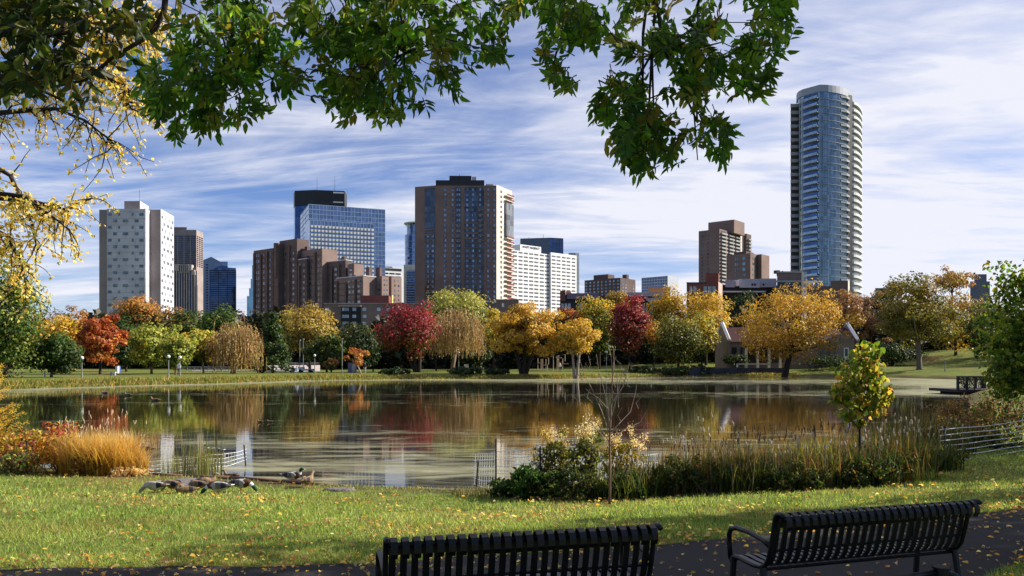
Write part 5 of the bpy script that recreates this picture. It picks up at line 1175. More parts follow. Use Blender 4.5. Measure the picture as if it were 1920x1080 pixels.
# --- dark overhanging canopy along the top of the picture
def inpoly(x, y, poly):
    poly = np.array(poly, float); c = np.zeros(len(x), bool); n = len(poly)
    for i in range(n):
        (ax, ay), (bx, by) = poly[i], poly[(i + 1) % n]; c ^= ((ay > y) != (by > y)) & (x < (bx - ax) * (y - ay) / (by - ay + 1e-9) + ax)
    return c
def sprigs(rng, mb, polys, dens, Dr, L, Wd, nl, hub, trunk_r=.006):
    P = []; A = []; Nn = []; Ls = []; cc = []; hubs = [np.array(W(*h)) for h in hub]
    for poly in polys:
        pa = np.array(poly, float); lo, hi = pa.min(0), pa.max(0); area = .5 * abs(np.dot(pa[:, 0], np.roll(pa[:, 1], 1)) - np.dot(pa[:, 1], np.roll(pa[:, 0], 1))); want = int(area * dens); k = 0
        cen = []
        while len(cen) < area / 1500:
            x, y = rng.uniform(lo[0], hi[0]), rng.uniform(lo[1] - 50, hi[1])
            if inpoly(np.array([x]), np.array([max(y, 1.0)]), poly)[0]: cen.append((x, y))
        while k < want:
            x, y = np.array(cen[rng.integers(0, len(cen))]) + rng.normal(0, 16, 2)
            if not inpoly(np.array([x]), np.array([max(y, 1.0)]), poly)[0]: continue
            k += 1; D = rng.uniform(*Dr); p = W(x, y, D); h = min(hubs, key=lambda q_: np.linalg.norm(q_ - p)); d = unit(unit(p - h) * .9 + np.array([0, 0, -.45]) + rng.normal(0, .38, 3))
            rl = L * rng.uniform(1.2, 1.9); s = p - d * (rl * .6 + L * .5); side = unit(np.cross(d, rng.normal(size=3))); up = np.cross(side, d); base = pick(rng, CANOPY, 1, .25)[0]
            mb.tube([s, s + d * rl], [.0035, .0016], 3, cap=False)
            for j in range(nl):
                u = .25 + .75 * (j // 2) / max(1, (nl - 1) // 2); sd = -1 if j % 2 else 1; last = j == nl - 1
                P.append(s + d * rl * (1 if last else u)); A.append(unit(d * (1 if last else .55) + (0 if last else 1) * side * sd * .8 + rng.normal(0, .2, 3) + np.array([0, 0, -.22]))); Nn.append(unit(up + rng.normal(0, .45, 3))); Ls.append(L * rng.uniform(.7, 1.15)); cc.append(base * rng.uniform(.75, 1.3))
            if k % 24 == 0:                                       # fine twig back to its bough
                m_ = (s + h) / 2 + rng.normal(0, .08, 3); mb.tube([h, m_, s], [trunk_r, trunk_r * .7, .003], 4, cap=False)
    P, A, Nn, Ls = map(np.array, (P, A, Nn, Ls)); V, Fc = leaves6(P, A, Nn, Ls, Ls * Wd, .22)
    return V, Fc, np.repeat(np.clip(np.array(cc), .004, .8), 2, 0)
CANOPY = [(.06, .15, .017), (.04, .11, .014), (.09, .19, .02), (.05, .13, .015), (.14, .23, .025), (.08, .17, .018), (.20, .21, .03)]
rng = np.random.default_rng(31)
bx, by = -.9, -3.2
t = thing('ash_tree', 'green ash tree whose dark leafy twigs hang down along the top of the view', 'tree', (bx, by, 0))
C1 = [(258, 150), (300, 110), (330, 0), (590, 0), (580, 100), (556, 205), (500, 212), (452, 238), (400, 258), (330, 268), (292, 222), (258, 192)]
C2 = [(560, 0), (985, 0), (952, 60), (948, 118), (890, 132), (858, 178), (808, 212), (760, 222), (712, 262), (690, 240), (640, 220), (586, 196), (592, 150), (560, 90)]
C3 = [(935, 0), (1035, 0), (1020, 42), (960, 48)]
C4 = [(1012, 0), (1498, 0), (1492, 58), (1462, 120), (1430, 182), (1398, 188), (1360, 176), (1310, 190), (1250, 186), (1205, 130), (1135, 92), (1070, 105), (1084, 165), (1060, 172), (1002, 138), (1012, 108), (1022, 60)]
C5 = [(1175, 135), (1236, 140), (1262, 210), (1278, 258), (1292, 230), (1322, 200), (1380, 238), (1372, 272), (1358, 308), (1276, 342), (1240, 308), (1200, 332), (1152, 300), (1132, 250), (1106, 205), (1118, 182)]
mb = MB(); mb.tube([(bx, by, -.2), (bx, by, 1.6), (bx + .1, by + .2, 3.4), (bx, by + 1.2, 5.6), (bx - .2, by + 2.5, 8.2)], [.42, .34, .30, .22, .10], 10)
HUB = [(330, -60, 4.7), (450, -40, 4.6), (430, 120, 4.6), (590, -60, 4.7), (650, -60, 4.6), (760, -50, 4.6), (760, 100, 4.6), (880, -60, 4.7), (1010, -70, 4.7), (1090, -50, 4.6), (1220, -60, 4.6), (1222, 105, 4.6), (1330, -60, 4.7), (1310, 90, 4.7), (1440, -50, 4.8), (1205, 190, 4.6), (1308, 230, 4.6)]
top_ = np.array([bx + .1, by + .8, 5.0])
for h in HUB:
    e = np.array(W(*h))
    if h[1] > 0:
        s = min((np.array(W(*k)) for k in HUB if k[1] < 0), key=lambda q_: np.linalg.norm(q_ - e)); mb.tube([s, (s + e) / 2 + rng.normal(0, .03, 3), e], [.012, .009, .006], 5)
    else:
        m1 = top_ * .5 + e * .5 + np.array([0, 0, .5]); mb.tube([top_, m1, e + np.array([0, -.3, .25]), e], [.07, .045, .022, .012], 6)
for a, c in (((1222, 100), (1158, 215)), ((1222, 100), (1210, 300)), ((1222, 100), (1228, 250)), ((1300, 100), (1308, 300)), ((755, 40), (770, 190)), ((755, 40), (700, 150)), ((590, -20), (520, 160)), ((450, 60), (400, 220)), ((1060, 20), (1035, 130)), ((760, 30), (735, 230))):
    s, e = W(a[0], a[1], 4.6), W(c[0], c[1], 4.55); mb.tube([s, (s + e) / 2 + rng.normal(0, .02, 3), e], [.008, .006, .003], 5)
tw = MB(); V, Fc, cc = sprigs(rng, tw, [C1, C2, C3, C4, C5], .0058, (4.0, 5.2), .073, .42, 7, HUB)
# the crown above the picture: same tree, coarser leaves
n = 3000; P, Nn, k, C = crown_pts(rng, (-.5, 1.2, 8.4), (8.5, 6.0, 2.6), n, 120, (.12, .2), .2); kz = (P[:, 2] > HC + .453 * np.maximum(P[:, 1], 0) + .55) & (P[:, 2] > 4.4); P, Nn = P[kz], Nn[kz]
V2, F2 = leaves6(P, rand_unit(rng, len(P)), Nn, rng.uniform(.18, .3, len(P)), .12, .2)
npmesh('crown', np.concatenate([V, V2]), np.concatenate([Fc, F2 + len(V)]), LEAFN, t, tint=np.concatenate([cc, np.repeat(pick(rng, CANOPY, len(P)), 2, 0)]))
for e in C[rng.choice(len(C), 16)]:
    if e[2] > HC + .453 * max(e[1], 0) + .8 and e[2] > 5: mb.tube([top_, (top_ + e) / 2 + np.array([0, 0, .4]), e], [.08, .05, .015], 6)
tk = mb.build('trunk', BARK, t, True); tw.build('twig', BARK, t)

bx, by = -4.6, -.6
t = thing('elm_tree', 'second overhanging tree with bigger dark leaves in the top left corner', 'tree', (bx, by, 0))
mb = MB(); mb.tube([(bx, by, -.2), (bx, by, 2), (bx + .2, by + .5, 4.4), (bx + .4, by + 1, 7)], [.3, .25, .18, .08], 9)
HB2 = [(20, 40, 3.3), (110, 70, 3.3), (200, 80, 3.3), (290, 40, 3.2), (60, 150, 3.3), (150, 160, 3.3), (240, -20, 3.3)]
def bough(pts, r): mb.tube([np.array(W(*p)) for p in pts], list(np.linspace(r, .005, len(pts))), 6)
mb.tube([(bx + .2, by + .5, 4.0), W(-120, 60, 3.2), W(0, 62, 3.3)], [.08, .05, .03], 6)
bough([(0, 62, 3.3), (90, 66, 3.3), (150, 58, 3.3)], .016); bough([(312, -30, 3.2), (308, 20, 3.2), (290, 55, 3.2), (262, 78, 3.2), (215, 105, 3.2), (160, 150, 3.25), (90, 165, 3.3)], .013); bough([(130, -20, 3.3), (118, 60, 3.3), (100, 90, 3.3)], .01); bough([(-60, 130, 3.3), (40, 150, 3.3), (120, 190, 3.3)], .012)
mb.tube([(bx + .2, by + .7, 4.8), W(200, -140, 3.0), W(312, -30, 3.2)], [.06, .03, .013], 6)
CAN_ = CANOPY; CANOPY = [(.028, .050, .012), (.022, .040, .010), (.05, .075, .014), (.11, .12, .02)]
tw = MB(); V, Fc, cc = sprigs(rng, tw, [[(0, 0), (95, 0), (90, 60), (120, 120), (70, 200), (40, 215), (0, 195)]], .0072, (2.9, 3.8), .062, .5, 5, HB2)
V3, F3, c3 = sprigs(rng, tw, [[(90, 0), (300, 0), (312, 45), (262, 115), (235, 160), (190, 190), (150, 215), (100, 205), (110, 120)]], .0026, (2.9, 3.7), .064, .5, 5, HB2)
npmesh('crown', np.concatenate([V, V3]), np.concatenate([Fc, F3 + len(V)]), LEAFN, t, tint=np.concatenate([cc, c3])); mb.build('trunk', BARK, t, True); tw.build('twig', BARK, t)
CANOPY = CAN_

# --- trees standing to the right of the view, they shade the path and streak the lawn
def near_tree(label, bx, by, blobs, cols_, leaf, name='leafy_tree', seed=1, tr=.2, aspect=.7, ncl=60, cl=(.18, .32), group=None):
    rng = np.random.default_rng(seed); z0 = gz(bx, by); t = thing(name, label, 'tree', (bx, by, z0), group); VV = []; FF = []; CC = []; o = 0; mb = MB()
    zc = np.mean([b_[0][2] for b_ in blobs]); mb.tube([(bx, by, z0 - .2), (bx, by, z0 + 1.2), (bx + .1, by, zc)], [tr * 1.3, tr, tr * .5], 8)
    for c, r, n in blobs:
        P, Nn, k, C = crown_pts(rng, c, r, n, ncl, cl, .25); A = unit(rand_unit(rng, n) + np.array([0, 0, -.5])); L = leaf * rng.uniform(.7, 1.25, n)
        V, Fc = leaves6(P, A, Nn, L, L * aspect, .25); VV.append(V); FF.append(Fc + o); o += len(V); CC.append(np.repeat(pick(rng, cols_, n, .25), 2, 0))
        for j in range(8): e = C[rng.integers(0, len(C))]; s = np.array([bx + .05, by, z0 + (zc - z0) * rng.uniform(.5, 1)]); mb.tube([s, (s + e) / 2, e], [tr * .4, tr * .25, tr * .06], 5)
    npmesh('crown', np.concatenate(VV), np.concatenate(FF), LEAFN, t, tint=np.concatenate(CC)); mb.build('trunk', BARK, t, True); return t
near_tree('bright green tree at the right edge hanging over the water and the pier', 15.0, 20.5, [((15.2, 20.5, 3.1), (2.9, 2.4, 2.0), 11000), ((13.7, 20.0, 1.8), (1.8, 1.5, .9), 4200), ((16.0, 20, 4.6), (1.9, 1.8, 1.2), 4200), ((13.4, 19.6, 3.2), (1.7, 1.2, 1.5), 5200), ((12.7, 19.4, 1.9), (1.1, 1.0, .9), 2600)], [(.06, .13, .016), (.045, .10, .014), (.10, .18, .02), (.2, .24, .03), (.28, .30, .04)], .125, name='linden_tree', seed=12, ncl=70)
near_tree('shade tree standing just outside the right side of the view by the path', 9.4, 5.6, [((8.8, 6.9, 6.9), (3.0, 3.2, 2.6), 5600), ((14.2, 8.4, 7.3), (3.4, 3.2, 2.9), 5600)], CANOPY, .26, seed=2, tr=.3, ncl=90)
near_tree('second shade tree further right along the path', 19.5, 9.0, [((19.8, 9.0, 7.5), (3.9, 3.3, 3.0), 6000), ((13.6, 11.6, 6.0), (2.2, .55, .8), 1000), ((18.5, 13.2, 6.2), (2.4, .6, .8), 1000)], CANOPY, .28, seed=3, tr=.3, ncl=90)
near_tree('third shade tree beyond the right edge on the lawn', 22.5, 15.8, [((20.2, 16.2, 5.6), (4.2, 2.5, 2.8), 4200)], CANOPY, .28, seed=4, tr=.25)
# ------------------------------------------------------------------ benches (local: +x along the seat, +y towards the pond)
def bench(label, left, right):
    Lx = float(np.hypot(right[0] - left[0], right[1] - left[1])); rz = math.atan2(right[1] - left[1], right[0] - left[0])
    t = thing('park_bench', label, 'bench', (left[0], left[1], gz(*left)), 'black slatted park benches', rz)
    prof = [(-.085, .735), (-.105, .765), (-.105, .80), (-.085, .832), (-.05, .848), (-.015, .842), (.008, .818), (.02, .78), (.04, .68), (.065, .58), (.09, .50), (.125, .452), (.18, .428), (.26, .420), (.36, .424), (.44, .432), (.50, .430), (.535, .412), (.548, .385)]
    def slats(a, b, w):
        mb = MB(); n = 25
        for i in range(n):
            x = .03 + (Lx - .06) * i / (n - 1); rings = []
            for k in range(a, b):
                p = np.array(prof[k]); q0 = np.array(prof[max(k - 1, 0)]); q1 = np.array(prof[min(k + 1, len(prof) - 1)]); d = unit(q1 - q0); nn = np.array([d[1], -d[0]]) * .005
                rings.append([(x - w / 2, *(p + nn)), (x + w / 2, *(p + nn)), (x + w / 2, *(p - nn)), (x - w / 2, *(p - nn))])
            mb.loft(rings)
        return mb
    slats(0, 12, .042).build('backrest', BLACKM, t)
    slats(11, 19, .042).build('seat', BLACKM, t)
    mb = MB()
    for y, z, r in ((-.03, .80, .018), (.075, .56, .012), (.16, .41, .014), (.50, .41, .016)): mb.tube([(0, y, z), (Lx, y, z)], r, 6)
    mb.box((Lx / 2, .003, .775), (Lx, .012, .075))
    mb.build('frame_rail', BLACKM, t)
    for x in (-.012, Lx + .012):
        mb = MB(); pts = [(x, y - .012, z) for y, z in prof[3:]]; mb.tube(pts, .017, 8); mb.build('end_frame', BLACKM, t, True)
        mb = MB(); mb.tube([(x, .06, .60), (x, .12, .625), (x, .30, .650), (x, .46, .652), (x, .54, .632), (x, .565, .58), (x, .56, .50), (x, .545, .40)], .020, 8); mb.build('armrest', BLACKM, t, True)
        for y0, y1 in ((.14, .05), (.50, .54)):
            mb = MB(); mb.tube([(x, y0, .43), (x, (y0 + y1) / 2, .2), (x, y1, .01)], .024, 8); mb.box((x, y1, .006), (.09, .09, .012)); mb.build('leg', BLACKM, t)
    return t
def bl(px_, py_, top=.845):
    D = (HC - top) * F / (py_ - HY); return (wx(px_, D), D)
bench('nearer black slatted park bench at the bottom centre, only its back and seat in view', bl(727, 1008), bl(1224, 982))
bench('black slatted park bench at the lower right with its armrest and legs showing', bl(1456, 962), bl(1816, 937))
t = thing('cycle_rack', 'low dark metal rail with a capped post at the bottom edge below the right bench', 'rack', (2.9, 5.55, gz(2.9, 5.55)))
x0, D_ = 0, 5.6
def zp(py_, D): return wz(py_, D) - gz(2.9, 5.55)
LOC[t.name] = np.zeros(3)
mb = MB(); mb.tube([(-.55, 0, .32), (-.2, .02, .40), (.1, .04, .44)], .022, 8); mb.tube([(.1, .04, .44), (.2, .04, .41), (.28, .05, .28), (.3, .05, 0)], .022, 8); mb.build('rail', BLACKM, t, True)
mb = MB(); mb.tube([(.1, .04, 0), (.1, .04, .46)], .045, 10); mb.tube([(.1, .04, .46), (.1, .04, .475)], .06, 10); mb.build('post', BLACKM, t); mb = MB(); mb.tube([(-.55, 0, .32), (-.6, 0, 0)], .022, 8); mb.build('foot', BLACKM, t)

# ------------------------------------------------------------------ ducks
DUCKM = tint_mat('duck_plumage', .7, .2)
BILLM = mat('duck_bill', (.40, .30, .05), rough=.5, vary=.15, scale=30); LEGM = mat('duck_leg', (.55, .20, .04), rough=.6, vary=.15, scale=30)
def duck(name, label, x, y, rz, pose='stand', drake=False, group='mallards on the bank', s=1.0, z=None):
    z = (gz(x, y) if z is None else z) + .006
    t = thing(name, label, 'duck', (x, y, z), group, rz); t.scale = (s,) * 3
    body = [(-.31, .205, .008, .006), (-.25, .195, .035, .016), (-.19, .185, .062, .045), (-.10, .17, .088, .078), (.0, .165, .098, .09), (.08, .17, .09, .088), (.14, .188, .070, .076)]
    neck = {'stand': [(.175, .225, .046, .054), (.192, .27, .033, .036), (.205, .31, .036, .038), (.23, .332, .037, .037), (.262, .328, .027, .025), (.285, .32, .022, .012), (.318, .315, .020, .005)],
            'feed': [(.20, .165, .05, .052), (.25, .125, .034, .036), (.288, .09, .036, .038), (.312, .065, .037, .036), (.332, .04, .027, .024), (.345, .022, .021, .012), (.358, .004, .019, .005)],
            'rest': [(.16, .215, .05, .055), (.15, .25, .036, .04), (.12, .272, .038, .038), (.085, .275, .036, .034), (.05, .262, .027, .023), (.028, .252, .02, .011), (.0, .245, .018, .005)]}
    nk = neck[{'stand': 'stand', 'feed': 'feed', 'rest': 'rest', 'float': 'stand', 'sit': 'stand'}[pose]]
    dz = {'float': -.115, 'sit': -.085, 'rest': -.085}.get(pose, 0.0)
    sp_ = [(a, b_ + dz, c, d) for a, b_, c, d in body + nk]
    G, CH, BK, WH, GN = (.52, .50, .47), (.10, .045, .025), (.02, .02, .02), (.72, .71, .68), (.012, .07, .035)
    F1, F2, F3 = ((.46, .42, .37), (.40, .33, .26), (.10, .075, .055)) if label.startswith('pale') else ((.22, .145, .085), (.30, .21, .13), (.13, .085, .055))
    tn = ([WH, BK, G, G, G, CH, CH, WH, GN, GN, GN, GN, (.45, .36, .05), (.45, .36, .05)] if drake else [F2, F3, F1, F1, F2, F2, F1, F2, F2, F1, F2, F2, (.35, .2, .06), (.3, .17, .05)])
    rings = []
    for i, (a, b_, c, d) in enumerate(sp_):
        q0, q1 = sp_[max(i - 1, 0)], sp_[min(i + 1, len(sp_) - 1)]; dx, dzz = unit(np.array([q1[0] - q0[0], q1[1] - q0[1]])); nx_, nz_ = -dzz, dx
        rings.append([(a + nx_ * d * math.sin(2 * math.pi * k / 12), c * math.cos(2 * math.pi * k / 12), b_ + nz_ * d * math.sin(2 * math.pi * k / 12)) for k in range(12)])
    mb = MB(); mb.loft(rings, tn); mb.build('body', DUCKM, t, True)
    for sd in (-1, 1):
        mb = MB(); wr = [(-.24, .012, .012), (-.17, .016, .04), (-.08, .018, .062), (.02, .018, .064), (.09, .012, .04), (.12, .004, .01)]
        mb.loft([[(a, sd * (.082 - .045 * max(0, -a - .1) / .14 + .006) + c * math.cos(2 * math.pi * k / 8), .195 + dz + d * math.sin(2 * math.pi * k / 8)) for k in range(8)] for a, c, d in wr], [(.10, .09, .085) if drake else F3, (.03, .03, .05), (.16, .15, .14) if drake else F1, (.40, .38, .36) if drake else F2, (.36, .34, .32) if drake else F1, F1])
        mb.build('wing', DUCKM, t, True)
        mb = MB(); e = sp_[10]; mb.sphere((e[0] + .004, sd * e[2] * .92, e[1] + .008), .006, 6, 5); mb.build('eye', DARKST, t)
    if pose in ('stand', 'feed'):
        for sd, fx in ((-1, .03), (1, -.01)):
            mb = MB(); mb.tube([(.0, sd * .04, .10), (fx - .01, sd * .042, .05), (fx, sd * .043, .006)], [.013, .008, .007], 6); mb.add([(fx - .01, sd * .043, .004), (fx + .05, sd * .043 - .028, .002), (fx + .062, sd * .043, .002), (fx + .05, sd * .043 + .028, .002)], [[0, 1, 2, 3]]); mb.build('leg', LEGM, t)
    return t
def on_ground(px_, py_):
    D = 15.0
    for _ in range(30): D = .5 * D + .5 * (HC - gz(wx(px_, D), D)) * F / (py_ - HY)
    return wx(px_, D), D
R_ = math.radians
for nm, lab, q, y_, rz, pose, dk, sz in (
    ('duck', 'pale sided duck grazing at the left end of the group on the lawn', 291, 927, 172, 'feed', False, 1.05),
    ('duck', 'brown speckled duck second from the left, its back beside the stone mat', 324, 924, 150, 'feed', False, 1.05),
    ('duck', 'small hunched brown duck in the middle of the group', 347, 926, 200, 'rest', False, .95),
    ('duck', 'brown duck right of the hunched one with its head down', 372, 923, 160, 'feed', False, 1.0),
    ('duck', 'brown duck with raised neck looking right, at the back of the group', 385, 917, 20, 'stand', False, 1.0),
    ('duck', 'dark drake bending down to the left in front of the group', 410, 929, 176, 'feed', True, 1.12),
    ('duck', 'bright white backed drake with dark green head at the right end of the group', 452, 923, -10, 'feed', True, 1.12),
    ('duck', 'brown duck resting on the bank by the wire fence', 404, 893, 165, 'sit', False, 1.05),
    ('duck', 'drake with a white breast standing at the water edge to the right', 548, 906, -8, 'stand', True, 1.05),
    ('duck', 'brown duck seen from behind at the right of the drake on the bank', 577, 914, 75, 'stand', False, 1.0)):
    x, y = on_ground(q, y_); duck(nm, lab, x, y, R_(rz), pose, dk, s=sz * .8)
for lab, q, y_, rz, dk, sz in (('duck swimming close to the bank beside the resting duck', 434, 896, 180, False, .9), ('dark duck swimming behind the wire fence by the golden grass', 274, 845, 170, False, 1.2), ('dark duck swimming behind the fence post near the cattails', 402, 849, 190, True, 1.2),
    ('white duck swimming far left near the far bank', 156, 737, 0, True, 1.6), ('small dark duck swimming far off, second from the left', 197, 738, 180, False, 1.4), ('dark duck swimming far off under the fiery maple reflection', 240, 742, 180, False, 1.4), ('white duck swimming farther out in the middle left of the pond', 254, 750, 0, True, 1.6), ('dark duck following the farther white duck', 291, 752, 180, False, 1.5),
    ('duck swimming at the left of the far pair in the dark reflection', 488, 792, 180, False, .6), ('duck swimming at the right of the far pair in the dark reflection', 506, 792, 180, False, .6)):
    D = (HC - WATER) * F / (y_ - HY); duck('duck', lab, wx(q, D), D, R_(rz), 'float', dk, 'mallards on the water', sz * .8, WATER)
    
# speckled erosion mats on the bank
for lab, q, y_, rx_, ry_ in (('round speckled stone mat on the bank behind the ducks', 338, 908, .48, .62), ('half buried speckled stone mat in the lawn right of the ducks', 636, 920, .30, .16)):
    x, y = on_ground(q, y_); z = gz(x, y); mb = MB()
    mb.loft([[(x + rx_ * s_ * math.cos(a), y + ry_ * s_ * math.sin(a), z + h) for a in np.linspace(0, 2 * math.pi, 18, endpoint=False)] for s_, h in ((1, -.05), (1.0, .015), (.9, .04), (.5, .052), (.05, .055))])
    tag(mb.build('stone_mat', mat('speckled_stone', (.05, .045, .05), rough=.9, vary=.6, scale=22, second=(.30, .26, .25)), None, True), lab, 'mat')
# wooden edging along the bank
e0 = [on_ground(262, 892), on_ground(330, 896), on_ground(420, 899), on_ground(520, 906), on_ground(610, 914)]
mb = MB()
for a, c in zip(e0[:-1], e0[1:]): mb.tube([(a[0], a[1] + .35, -.46), (c[0], c[1] + .35, -.46)], .035, 8)
tag(mb.build('edging_board', mat('wet_timber', (.16, .09, .055), rough=.8, vary=.3, scale=6), None, True), 'brown timber edging running along the near bank behind the ducks', 'edging')

# ------------------------------------------------------------------ wire fences
def wire_fence(label, runs, posts, mesh_n=0, r=.006, top=.75, bot=.06, nw=6, sag=.04):
    x0, y0 = posts[0][:2]; t = thing('wire_fence', label, 'fence', (x0, y0, gz(x0, y0))); rng = np.random.default_rng(int(abs(x0 * 100)))
    for x, y, h, lean in posts:
        mb = MB(); z = max(gz(x, y), -.75); mb.tube([(x, y, z - .1), (x + lean, y, z + h)], .017, 6); mb.build('post', DARKST, t)
    mb = MB(); nodes = []
    for i, (p, q_) in enumerate(runs):
        for w_ in range(nw):
            u = w_ / (nw - 1); pts = []
            for s_ in np.linspace(0, 1, 12):
                x = p[0] + (q_[0] - p[0]) * s_; y = p[1] + (q_[1] - p[1]) * s_; zb = p[2] + (q_[2] - p[2]) * s_; zt = p[3] + (q_[3] - p[3]) * s_
                pts.append((x, y, zb + (zt - zb) * u - sag * math.sin(math.pi * s_) + .008 * math.sin(9 * s_ + w_)))
            mb.tube(pts, r, 4)
        for k in range(mesh_n):
            s_ = (k + .5 + .2 * rng.normal()) / mesh_n; x = p[0] + (q_[0] - p[0]) * s_; y = p[1] + (q_[1] - p[1]) * s_; zb = p[2] + (q_[2] - p[2]) * s_; zt = p[3] + (q_[3] - p[3]) * s_
            mb.tube([(x, y, zb - sag * math.sin(math.pi * s_)), (x + .02, y, zt - sag * math.sin(math.pi * s_))], r * .8, 4)
    mb.build('wire', WIRE, t); return t
def P3(q, yb, yt, D): return (wx(q, D), D, wz(yb, D), wz(yt, D))
wire_fence('sagging wire fence in the shallows between the golden grass and the ducks', [(P3(238, 892, 868, 17.6), P3(402, 884, 852, 18.6)), (P3(402, 884, 852, 18.6), P3(462, 868, 842, 20.5))],
           [(wx(404, 18.7), 18.7, 1.0, .02), (wx(462, 19.5), 19.5, .65, -.06), (wx(268, 17.8), 17.8, .55, .0)], 9, nw=5, r=.0055)
x5, y5 = on_ground(50, 889); t = thing('fence_post', 'single dark metal stake standing before the red and gold shrubs at the left', 'post', (x5, y5, gz(x5, y5))); mb = MB(); mb.tube([(x5, y5, gz(x5, y5) - .1), (x5, y5, wz(827, y5))], .018, 6); mb.build('stake', DARKST, t); mb = MB(); mb.tube([(x5, y5, wz(829, y5)), (x5, y5, wz(826.5, y5))], .024, 6); mb.build('cap', DARKST, t)
wire_fence('bent wire mesh fence at the water edge left of the leafy bushes', [(P3(888, 908, 852, 15.2), P3(932, 916, 846, 14.6)), (P3(932, 916, 846, 14.6), P3(1010, 905, 838, 14.0))],
           [(wx(930, 14.6), 14.6, .95, 0), (wx(1013, 13.9), 13.9, .85, 0), (wx(892, 15.1), 15.1, .55, .05)], 10, nw=6, r=.0068, sag=.02)
wire_fence('wire mesh fence glinting among the bushes right of the bare sapling', [(P3(1150, 880, 856, 14.4), P3(1235, 884, 850, 14.8))], [(wx(1148, 14.4), 14.4, .8, 0), (wx(1300, 14.6), 14.6, .8, 0), (wx(1385, 14.6), 14.6, .95, 0)], 6, nw=3, r=.008)
wire_fence('white strand wire fence rising to the right edge behind the lawn', [(P3(1762, 866, 806, 16.8), P3(1925, 844, 788, 18.6))], [(wx(1771, 16.9), 16.9, .75, 0), (wx(1925, 18.6), 18.6, .8, 0)], 0, nw=7, r=.0075, sag=.02)

# ------------------------------------------------------------------ plants of the near bank
def ribbons(rng, base, hgt, spread, wid, lean=(0, 0), seg=5, stiff=1.0):
    """arching grass blades; returns verts, faces"""
    n = len(base); az = rng.uniform(0, 2 * math.pi, n); out = spread * rng.uniform(.1, 1, n); dx, dy = np.cos(az) * out + lean[0], np.sin(az) * out + lean[1]
    sx, sy = -np.sin(az) * wid, np.cos(az) * wid; L = []
    for i in range(seg + 1):
        u = i / seg; c = np.stack([base[:, 0] + dx * u ** 1.9, base[:, 1] + dy * u ** 1.9, base[:, 2] + hgt * (u - (.32 / stiff) * (u ** 3) * np.clip(out / np.maximum(hgt, .05), 0, 1.2))], 1); w = (1 - u ** 2) * .95 + .05
        L.append(c + np.stack([sx, sy, 0 * sx], 1) * w); L.append(c - np.stack([sx, sy, 0 * sx], 1) * w)
    V = np.stack(L, 1); m = 2 * (seg + 1); b = (np.arange(n) * m).reshape(-1, 1, 1)
    f = np.array([[2 * i, 2 * i + 1, 2 * i + 3, 2 * i + 2] for i in range(seg)]).reshape(1, seg, 4)
    return V.reshape(-1, 3), (b + f).reshape(-1, 4), seg
def grass_clump(name, label, x, y, rad, n, h, spread, cols_, wid=.006, group='grasses and reeds of the near bank', seed=1, heads=None, lean=(0, 0), cat='grass', stiff=1.0, zb=None):
    rng = np.random.default_rng(seed); z = max(gz(x, y), WATER - .05) if zb is None else zb; t = thing(name, label, cat, (x, y, z), group)
    a = rng.uniform(0, 6.28, n); r = rad * np.sqrt(rng.random(n)); bs = np.stack([x + r * np.cos(a) * 1.0, y + r * np.sin(a) * .7, np.full(n, z)], 1); bs[:, 2] = np.maximum(height(bs[:, 0], bs[:, 1]), WATER - .05)
    V, Fc, sg = ribbons(rng, bs, h * rng.uniform(.5, 1.05, n), spread, wid * rng.uniform(.6, 1.3, n), lean, stiff=stiff); tv = np.repeat(pick(rng, cols_, n, .2), sg, 0)
    if cat == 'grass' and name == 'ornamental_grass': k_ = (np.tile(np.arange(sg), n) / (sg - 1))[:, None]; tv = tv * (.75 + .25 * k_) * (1 - .45 * k_ ** 2) + np.array([.80, .66, .38]) * .45 * k_ ** 2
    npmesh('blades', V, Fc, GRASSM, t, tint=np.clip(tv, .004, .92))
    if heads:
        m, hc, hl, hw = heads; st = MB(); mb = MB(); mb.tube([(0, 0, 0), (0, 0, hl * .15), (.01, 0, hl * .85), (.012, 0, hl)], [hw * .4, hw, hw, hw * .2], 6); hm = None
        for i in range(m):
            b = bs[rng.integers(0, n)]; hh = h * rng.uniform(.85, 1.25); p = b + np.array([rng.normal(0, .06), rng.normal(0, .06), hh]); st.tube([b, (b + p) / 2 + rng.normal(0, .01, 3), p], [.005, .004, .003], 4)
            if hm is None: hm = bpy.data.meshes.new('seed_head'); hm.from_pydata(mb.v, [], mb.f); hm.materials.append(mat('head_%s' % name, hc, rough=.9, vary=.25, scale=20))
            ho = bpy.data.objects.new('seed_head', hm); COL.objects.link(ho); ho.parent = t; ho.location = tuple(p - base_of(t)); ho.rotation_euler = (rng.normal(0, .12), rng.normal(0, .12), rng.uniform(0, 6))
        st.build('stem', mat('dry_stem', (.32, .24, .12), rough=.9, vary=.25, scale=8), t)
    return t
